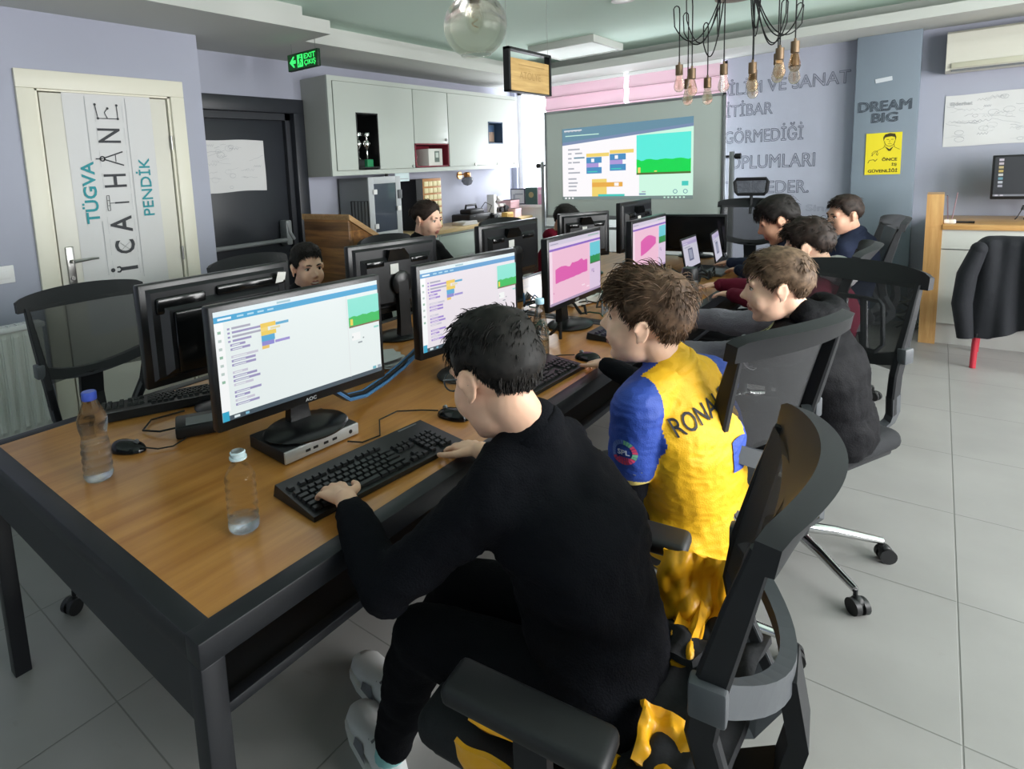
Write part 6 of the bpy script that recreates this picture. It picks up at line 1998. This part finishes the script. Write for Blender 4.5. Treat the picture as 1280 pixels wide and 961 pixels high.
M_shw = mat('shoe_white', '#cfd0d0', .55); M_shs = mat('shoe_sole', '#dcdcd8', .6); M_shg = mat('shoe_grey', '#75767a', .7); M_aqua = mat('sock_aqua', '#8cc4c4', .85); M_shb = mat('shoe_black', '#1d1e20', .6)
SHW = [M_shw, M_shs, M_shg]; SHB = [M_shb, M_shs, M_shg]

# ---- the boy in black, nearest the camera
J1 = dict(head=(-.642, .945, 1.098), face=(-.94, .24, -.30), roll=.06, neck=(-.575, .975, .985), chest=(-.495, .995, .79), pelvis=(-.455, 1.005, .545), shL=(-.595, .85, .90), shR=(-.585, 1.115, .895), elL=(-.765, .735, .715), wrL=(-.945, .808, .803), elR=(-.70, 1.22, .74), wrR=(-.85, 1.185, .79),
          hipL=(-.44, .915, .525), hipR=(-.44, 1.10, .525), knL=(-.80, .87, .515), knR=(-.82, 1.05, .515), anL=(-.955, .895, .085), anR=(-1.06, 1.04, .085), toL=(-1.145, .98, .03), toR=(-1.265, 1.105, .03), hs=.98, hdL=(-.95, .28, -.10), hdR=(-.95, .25, -.12), curlL=(.22, .42, .35), curlR=(.25, .35, .3))
person('boy with glasses in black sweatshirt and white sneakers, typing at the nearest keyboard', J1,
       dict(mats=[M_blk], name='sweatshirt', collar=M_blk, sleeve=.84, trousers=M_blkt, shoes=SHW, sock=M_aqua, hem=.84), dict(mat=H_soft, top=.026, side=.011, back=.012, length=.034, messy=.55, lift=.25, dirn='side', sgn=-1, fringe=.004, nape=134), 11, voxel=.0046, s=1.0, skin_c=('warm', '#eabb9f'), glasses=True, blades=2600, wr=.009, bulk=1.05)
# ---- the boy in the jersey
J2 = dict(head=(-.552, 1.492, 1.100), face=(-.985, -.12, .12), roll=-.04, neck=(-.495, 1.53, .975), chest=(-.46, 1.55, .78), pelvis=(-.44, 1.60, .535), shL=(-.535, 1.405, .900), shR=(-.435, 1.69, .905), elL=(-.555, 1.415, .685), wrL=(-.70, 1.52, .60), elR=(-.62, 1.86, .77), wrR=(-.86, 1.965, .795),
          hipL=(-.47, 1.51, .525), hipR=(-.42, 1.69, .525), knL=(-.81, 1.60, .49), knR=(-.78, 1.82, .49), anL=(-.86, 1.62, .085), anR=(-.84, 1.85, .085), toL=(-.99, 1.66, .03), toR=(-.97, 1.91, .03), hdR=(-.72, .66, -.12), hdL=(-.8, .5, -.2), curlR=(.30, .40, .3))
def jersey_pick(p):
    # blue sleeves and front shoulder panels, yellow trunk, pale line round the sleeve hem
    S_, E_ = V(J2['shL']), V(J2['elL'])
    d = E_ - S_; f = (p - S_).dot(d) / d.length_squared
    r = ((p - S_) - d * f).length
    q = p - V(J2['neck']); x = q.dot(V((.335, .942, 0))); yb = q.dot(V((.942, -.335, 0)))
    if x < -.112 - .06 * max(0, .86 - p.z) and p.z > .685 and r < .09:
        return 2 if .80 < f < .87 else 1
    if x > .118 and p.z > .73: return 1
    if x < -.040 and yb < .016 + .25 * (x + .04) and p.z > .84: return 1
    return 0
person('boy with messy brown hair in a yellow and blue football jersey over black sleeves', J2,
       dict(mats=[M_yel, M_blu, mat('jersey_trim', '#e9d27a', .6)], name='jersey', pick=jersey_pick, vox=.0042, sm=22, collar=M_yel, sleeve=.0, short=.66, under=M_blk, trousers=M_gryt, shoes=SHB), dict(mat=H_brown, top=.030, side=.014, back=.016, length=.046, messy=.8, lift=.45, dirn='forward', fringe=.012, nape=134, front=56), 12, voxel=.0046, s=1.0, skin_c=('fair', '#f2c6ab'), lookv=(0, .3), blades=2600, wr=.005)
# jersey lettering and sleeve badge
bk = V((.80, -.56, .10)).normalized(); rt = V((.56, .80, -.0)).normalized(); upv = rt.cross(bk) * -1
upv = bk.cross(rt); upv = upv if upv.z > 0 else -upv
JM = frame(rt, upv, bk, V((-.40, 1.475, .885)))
mb = MB(); add_text(mb, 'RONALDO', JM @ Matrix.Rotation(.30, 4, 'Z'), -.085, -.015, .235, .044, bold=.006)
decal(J2, 'back_lettering', mat('jersey_black', '#20222c', .7), mb, None, -bk)
mb = MB(); mb.grid(lambda u, v: JM @ V((.075 + .075 * u, -.15 + .085 * v * (.55 + .45 * math.sin(PI * (.25 + .5 * u))), 0)), 12, 12)
decal(J2, 'back_number', M_blu, mb, None, -bk)
sd = V((-.05, -1.0, .10)).normalized(); rt2 = V((.99, -.05, 0)).normalized(); up2 = rt2.cross(-sd); up2 = up2 if up2.z > 0 else -up2
BM2 = frame(rt2, up2, rt2.cross(up2), V((-.545, 1.36, .805)))
mb = MB()
cols = []
for k in range(24):
    a0, a1 = 2 * PI * k / 24, 2 * PI * (k + .86) / 24
    r0, r1 = .021, .032
    mb.add([BM2 @ V((r * math.cos(a), r * math.sin(a), 0)) for r, a in ((r0, a0), (r1, a0), (r1, a1), (r0, a1))], [(0, 1, 2, 3)], 0 if 14 <= k < 22 or k < 3 else 1 if 3 <= k < 6 or k >= 22 else 2)
add_text(mb, 'SPL', BM2, -.015, -.006, .030, .013, 3, bold=.02)
for k in range(5):
    mb.add([BM2 @ V((x, y, 0)) for x, y in ((-.012 + .006 * k, -.020 - .002 * (k % 2)), (-.008 + .006 * k, -.020), (-.008 + .006 * k, -.012), (-.012 + .006 * k, -.012))], [(0, 1, 2, 3)], 0)
for k, (w_, y) in enumerate(((.075, -.050), (.05, -.057))): mb.add([BM2 @ V((x, yy, 0)) for x, yy in ((-w_ / 2, y), (w_ / 2, y), (w_ / 2, y + .003), (-w_ / 2, y + .003))], [(0, 1, 2, 3)], 3)
decal(J2, 'sleeve_badge', [mat('badge_pink', '#d7486f', .6), mat('badge_green', '#6fae8c', .6), mat('badge_blue', '#5f79c0', .6), mat('badge_white', '#d9deea', .6)], mb, None, -sd)
# ---- the boy in the dark grey jacket
J3 = dict(head=(-.388, 2.225, 1.070), face=(-.97, -.22, -.05), neck=(-.315, 2.30, .955), chest=(-.27, 2.36, .77), pelvis=(-.24, 2.42, .535), shL=(-.36, 2.165, .885), shR=(-.30, 2.455, .895), elL=(-.57, 2.215, .805), wrL=(-.745, 2.23, .80), elR=(-.55, 2.52, .86), wrR=(-.745, 2.55, .855),
          hipL=(-.27, 2.33, .525), hipR=(-.23, 2.51, .525), knL=(-.62, 2.33, .49), knR=(-.60, 2.53, .49), anL=(-.66, 2.33, .085), anR=(-.64, 2.54, .085), toL=(-.80, 2.35, .03), toR=(-.78, 2.57, .03), hdL=(-1, .05, -.1), hdR=(-1, .12, .1))
def jacket_pick(p):
    for S_, E_, W_ in ((V(J3['shL']), V(J3['elL']), V(J3['wrL'])), (V(J3['shR']), V(J3['elR']), V(J3['wrR']))):
        for a, c_ in ((S_, E_), (E_, W_)):
            d = c_ - a; f = (p - a).dot(d) / d.length_squared
            if f > (.40 if a is S_ else 0) and ((p - a) - d * max(0, min(1, f))).length < .075: return 0
    return 1
person('boy with light brown hair in a grey and black hooded jacket, arms reaching forward', J3,
       dict(mats=[M_char_, M_jblk], name='jacket', pick=jacket_pick, collar=M_jblk, hood=True, cuff=M_jblk, trousers=M_gryt, shoes=SHB), dict(mat=H_lbrown, top=.026, side=.010, back=.012, length=.038, messy=.35, lift=.25, dirn='forward', fringe=.006, nape=134, front=58), 13, voxel=.0055, s=.98, skin_c=('fair2', '#f0c3a9'), blades=2000, wr=.008, bulk=1.12)
mb = MB(); bx = V((-.425, 2.09, .95)); fr_ = frame(V((.97, -.2, 0)).normalized(), V((0, 0, 1)), V((-.2, -.97, 0)).normalized(), bx)
mb.lathe([(0.0001, 0), (.017, 0), (.0171, .0001), (.024, .0001)], 20, 0, fr_ @ Matrix.Diagonal((.75, 1, 1, 1)), caps=False)
decal(J3, 'shoulder_emblem', mat('emblem_olive', '#a3a777', .6), mb, None, V((.2, .97, -.1)))
mb = MB(); c0 = V(J3['elL']).lerp(V(J3['shL']), .55)
# reflective piping ring round the near sleeve
d = (V(J3['elL']) - V(J3['shL'])).normalized(); u1 = d.orthogonal().normalized(); u2 = d.cross(u1)
b = MB(); b.tube([c0 + (u1 * math.cos(a) + u2 * math.sin(a)) * .0585 for a in [2 * PI * k / 24 for k in range(24)]], .0016, 6, closed=True); b.build('sleeve_piping', mat('piping_pale', '#c6c6cc', .4), J3['_top'], True)
# ---- the boy in dark red
J4 = dict(head=(-.425, 3.10, 1.088), face=(-.95, .12, -.22), neck=(-.355, 3.14, .965), chest=(-.345, 3.17, .78), pelvis=(-.40, 3.20, .535), shL=(-.385, 3.01, .895), shR=(-.365, 3.30, .90), elL=(-.58, 3.18, .80), wrL=(-.78, 3.34, .80), elR=(-.62, 3.46, .82), wrR=(-.90, 3.56, .80),
          hipL=(-.42, 3.11, .525), hipR=(-.42, 3.29, .525), knL=(-.80, 3.12, .49), knR=(-.80, 3.32, .49), anL=(-.84, 3.12, .085), anR=(-.84, 3.33, .085), toL=(-.98, 3.13, .03), toR=(-.98, 3.35, .03), hdR=(-.98, .1, -.1), hdL=(-.9, .3, -.1))
person('boy with dark wavy hair in a dark red pale-hooded jacket, reaching to the laptop', J4,
       dict(mats=[M_jet], name='jacket', collar=M_hoodw, hood=True, cuff=M_jet, trousers=M_blkt, shoes=SHB), dict(mat=H_dark, top=.030, side=.014, back=.016, length=.038, messy=1.1, lift=.5, dirn='forward', fringe=.008, front=56), 14, voxel=.007, s=.97, skin_c=('fair', '#f0c3a9'), blades=1100, bulk=1.08)
# ---- the boy with the black fringe
J5 = dict(head=(-.672, 3.84, 1.132), face=(-.93, -.18, -.34), neck=(-.605, 3.88, 1.01), chest=(-.58, 3.90, .80), pelvis=(-.62, 3.90, .535), shL=(-.61, 3.74, .935), shR=(-.60, 4.03, .94), elL=(-.75, 3.88, .80), wrL=(-.92, 4.10, .80), elR=(-.82, 4.16, .82), wrR=(-1.03, 4.36, .80),
          hipL=(-.64, 3.81, .525), hipR=(-.64, 3.99, .525), knL=(-1.0, 3.82, .49), knR=(-1.0, 4.02, .49), anL=(-1.04, 3.82, .085), anR=(-1.04, 4.03, .085), toL=(-1.18, 3.83, .03), toR=(-1.18, 4.05, .03), hdR=(-.8, .5, -.1), hdL=(-.8, .5, -.1))
person('boy with a thick black fringe looking down, in a dark navy jacket', J5,
       dict(mats=[M_navy], name='jacket', collar=M_jblk, hood=True, cuff=M_navy, trousers=M_blkt, shoes=SHB), dict(mat=H_black, top=.032, side=.016, back=.014, length=.046, messy=.3, lift=.25, dirn='forward', fringe=.016, front=60), 15, voxel=.0075, s=1.04, skin_c=('tan', '#cf9d82'), blades=1000)
# ---- the farthest boy
J6 = dict(head=(-.43, 4.48, 1.112), face=(-.80, -.58, -.10), neck=(-.375, 4.53, .99), chest=(-.36, 4.55, .79), pelvis=(-.40, 4.50, .535), shL=(-.42, 4.41, .91), shR=(-.33, 4.68, .92), elL=(-.58, 4.45, .76), wrL=(-.78, 4.55, .80), elR=(-.55, 4.78, .78), wrR=(-.78, 4.80, .80),
          hipL=(-.42, 4.41, .525), hipR=(-.42, 4.59, .525), knL=(-.80, 4.42, .49), knR=(-.80, 4.62, .49), anL=(-.84, 4.42, .085), anR=(-.84, 4.63, .085), toL=(-.98, 4.43, .03), toR=(-.98, 4.65, .03))
person('farthest boy with short dark hair in a dark jacket, before the blue grey pillar', J6,
       dict(mats=[M_navy], name='jacket', collar=M_navy, trousers=M_blkt, shoes=SHB), dict(mat=H_dark, top=.022, side=.009, back=.010, length=.028, messy=.4, lift=.3, dirn='forward', front=58), 16, voxel=.008, s=.98, skin_c=('tan2', '#d6a58c'), blades=700)
# ---- the smiling boy on the window side
J7 = dict(smile=1, head=(-2.33, 1.85, 1.062), face=(.97, -.27, .02), neck=(-2.395, 1.85, .93), chest=(-2.40, 1.85, .76), pelvis=(-2.42, 1.85, .535), shL=(-2.40, 2.0, .87), shR=(-2.39, 1.71, .87), elL=(-2.28, 2.07, .72), wrL=(-2.12, 2.02, .79), elR=(-2.26, 1.62, .72), wrR=(-2.12, 1.60, .79),
          hipL=(-2.41, 1.94, .525), hipR=(-2.41, 1.76, .525), knL=(-2.04, 1.94, .49), knR=(-2.04, 1.74, .49), anL=(-2.02, 1.94, .085), anR=(-2.02, 1.73, .085), toL=(-1.88, 1.94, .03), toR=(-1.88, 1.72, .03))
person('smiling boy with short dark hair facing out between two monitors on the window side', J7,
       dict(mats=[M_jblk], name='jacket', collar=M_char_, trousers=M_blkt, shoes=SHB), dict(mat=H_black, top=.020, side=.008, back=.009, length=.026, messy=.4, lift=.35, dirn='forward', front=60, fringe=.002), 17, voxel=.0065, s=.97, skin_c=('warm2', '#f2c2a8'), blades=1300)
# ---- the girl
J8 = dict(head=(-2.452, 2.925, 1.200), face=(1.0, .10, -.12), neck=(-2.515, 2.92, 1.065), chest=(-2.52, 2.90, .85), pelvis=(-2.50, 2.88, .575), shL=(-2.51, 3.06, .985), shR=(-2.53, 2.77, .985), elL=(-2.36, 3.12, .80), wrL=(-2.16, 3.05, .80), elR=(-2.36, 2.68, .80), wrR=(-2.16, 2.72, .80),
          hipL=(-2.48, 2.97, .545), hipR=(-2.48, 2.79, .545), knL=(-2.06, 2.97, .50), knR=(-2.06, 2.79, .50), anL=(-2.04, 2.97, .085), anR=(-2.04, 2.79, .085), toL=(-1.90, 2.97, .03), toR=(-1.90, 2.79, .03))
person('girl with dark hair tied back in a black top, looking sideways over the monitors', J8,
       dict(mats=[M_jblk], name='top', collar=M_jblk, trousers=M_blkt, shoes=SHB), dict(mat=H_dark, top=.012, side=.010, back=.012, length=.05, messy=.10, lift=.05, dirn='back', front=62, temple=14, ring=.0013, sb=116, nape=132), 18, voxel=.0065, s=1.0, skin_c=('fair3', '#f2c3ab'), girl=True, lookv=(0, -.1), blades=700)
# ---- the child in dark red on the window side
J9 = dict(head=(-2.15, 4.20, 1.072), face=(.90, -.10, -.43), neck=(-2.21, 4.19, .945), chest=(-2.24, 4.16, .77), pelvis=(-2.30, 4.12, .535), shL=(-2.21, 4.33, .885), shR=(-2.20, 4.03, .885), elL=(-2.06, 4.38, .78), wrL=(-1.98, 4.20, .80), elR=(-2.04, 3.90, .80), wrR=(-1.98, 3.66, .79),
          hipL=(-2.28, 4.21, .525), hipR=(-2.28, 4.03, .525), knL=(-1.96, 4.21, .49), knR=(-1.96, 4.02, .49), anL=(-1.94, 4.21, .085), anR=(-1.94, 4.02, .085), toL=(-1.80, 4.21, .03), toR=(-1.80, 4.02, .03))
person('child with black hair in a dark red jacket bent behind the window-side monitors', J9,
       dict(mats=[M_red2], name='jacket', collar=M_red2, hood=True, cuff=M_red2, trousers=M_blkt, shoes=SHB), dict(mat=H_black, top=.026, side=.014, back=.014, length=.036, messy=.4, lift=.3, dirn='forward', front=58), 19, voxel=.008, s=.98, skin_c=('tan2', '#d6a58c'), blades=700)

# ================================================================ jacket on the nearest chair
t = thing('lined_jacket', 'black jacket with a shiny yellow lining spilling over the seat of the nearest chair', 'jacket', (-.42, 1.0, .50))
M_sat = mat('yellow_satin', '#eba81c', .35, bump=.35, bscale=22, var=.06, vscale=10, stretch=(1, 1, .6))
M_jk2 = mat('jacket_black_cloth', '#131418', .85, bump=.3, bscale=40)
def fold(mb, c, ax, ay, nx, ny, amp, seed, thick=.010, mi=0, fine=.25):
    ax = V(ax); ay = V(ay); n = ax.cross(ay).normalized()
    def f(u, v):
        p = V(c) + ax * (u - .5) + ay * (v - .5)
        w = math.sin(u * 8 + seed + 2.2 * math.sin(v * 3 + seed)) * .6 + math.sin(v * 10 + seed * 1.7 + u * 3) * .4 + .5 * noise.noise(V((u * 5 + seed, v * 5, seed))) + fine * math.sin(u * 23 + v * 9 + 3 * math.sin(v * 5 + seed)) * noise.noise(V((u * 3, v * 3, seed + 9)))
        edge = 1 - (2 * max(abs(u - .5), abs(v - .5))) ** 6
        return p + n * amp * w * (.4 + .6 * edge) + ax * .04 * noise.noise(V((v * 3, seed, 0))) + ay * .05 * noise.noise(V((u * 3, seed + 4, 0)))
    mb.grid(f, nx, ny, mi, thick=thick)
b = MB(); fold(b, (-.345, 1.215, .60), (.135, .03, .0), (-.005, -.05, -.16), 60, 60, .020, 1.3, .006, 0, 1.3)
lab(b.build('lining_panel', M_sat, t, True), 'yellow satin lining hanging at the far side of the seat')
b = MB(); fold(b, (-.30, 1.00, .555), (.20, .0, .05), (.0, .42, .0), 26, 40, .022, 2.1, .014)
fold(b, (-.36, 1.13, .56), (.14, .02, .03), (.02, .16, -.02), 18, 18, .018, 4.4, .012)
b.build('jacket_back', M_jk2, t, True)
b = MB(); fold(b, (-.47, .80, .535), (.24, .035, .0), (-.01, .075, -.025), 30, 16, .012, 5.2, .008); lab(b.build('lining_strip', M_sat, t, True), 'yellow lining strip beside the hip')
b = MB(); fold(b, (-.285, .875, .575), (.085, .02, -.02), (-.015, .10, .02), 20, 20, .018, 3.3, .010); lab(b.build('lining_strip', M_sat, t, True), 'yellow lining bunched at the backrest')
b = MB(); fold(b, (-.335, 1.16, .575), (.05, .012, .01), (-.02, .20, .02), 14, 26, .012, 6.3, .008); lab(b.build('lining_strip', M_sat, t, True), 'narrow yellow lining strip')
b = MB(); fold(b, (-.50, .725, .475), (.16, .01, .0), (.0, .03, -.13), 24, 20, .012, 7.9, .008); lab(b.build('lining_strip', M_sat, t, True), 'yellow lining hanging over the near seat edge')
b = MB(); fold(b, (-.37, .735, .50), (.15, .02, .0), (.0, .05, -.12), 24, 20, .014, 9.1, .010); lab(b.build('sleeve', M_jk2, t, True), 'black sleeve over the near seat edge')
# ================================================================ camera, light
Wm = ((0.76317345, 0.05171984, -0.6441206), (0.64441899, -0.13473966, 0.75270804), (-0.04785865, -0.98953033, -0.13615898))
cam = bpy.data.cameras.new('camera')
co = bpy.data.objects.new('camera', cam)
COL.objects.link(co)
R3 = Matrix(((Wm[0][0], -Wm[0][1], -Wm[0][2]), (Wm[1][0], -Wm[1][1], -Wm[1][2]), (Wm[2][0], -Wm[2][1], -Wm[2][2])))
co.matrix_world = T(0, 0, 1.5) @ R3.to_4x4()
cam.sensor_width = 36.0
cam.lens = 754.717 / 1280 * 36.0
cam.shift_x = (640 - 529.02) / 1280
cam.shift_y = -(480.5 - 318.65) / 1280
cam.clip_start = .05
SC.camera = co
w = bpy.data.worlds.new('sky'); SC.world = w; w.use_nodes = True
bg = w.node_tree.nodes['Background']; bg.inputs['Color'].default_value = (.86, .92, 1.0, 1); bg.inputs['Strength'].default_value = SKY
def area(name, loc, rot, sx, sy, power, col=(1, 1, 1)):
    l = bpy.data.lights.new(name, 'AREA'); l.shape = 'RECTANGLE'; l.size = sx; l.size_y = sy; l.energy = power; l.color = col
    o = bpy.data.objects.new(name, l); COL.objects.link(o); o.location = loc; o.rotation_euler = rot
    return o
for i, (a, c_) in enumerate(RW):
    area('daylight_%d' % i, (XR + .30, (a + c_) / 2, (RZ0 + RZ1) / 2), (0, math.radians(90), 0), RZ1 - RZ0, c_ - a, P_RIGHT, (1, .99, .97))
area('daylight_back', ((WX0 + WX1) / 2, YB + .35, (WZ0 + WZ1) / 2), (math.radians(-90), 0, 0), WX1 - WX0, WZ1 - WZ0, P_BACK, (.93, .96, 1.0))
SC.view_settings.view_transform = 'Standard'
SC.view_settings.look = 'None'
SC.view_settings.gamma = 1.0
SC.view_settings.use_curve_mapping = False
SC.view_settings.exposure = EXPO
SC.cycles.use_denoising = True
SC.cycles.max_bounces = 8
SC.cycles.transparent_max_bounces = 16
SC.cycles.sample_clamp_indirect = 6
SC.cycles.caustics_reflective = False
SC.cycles.caustics_refractive = False
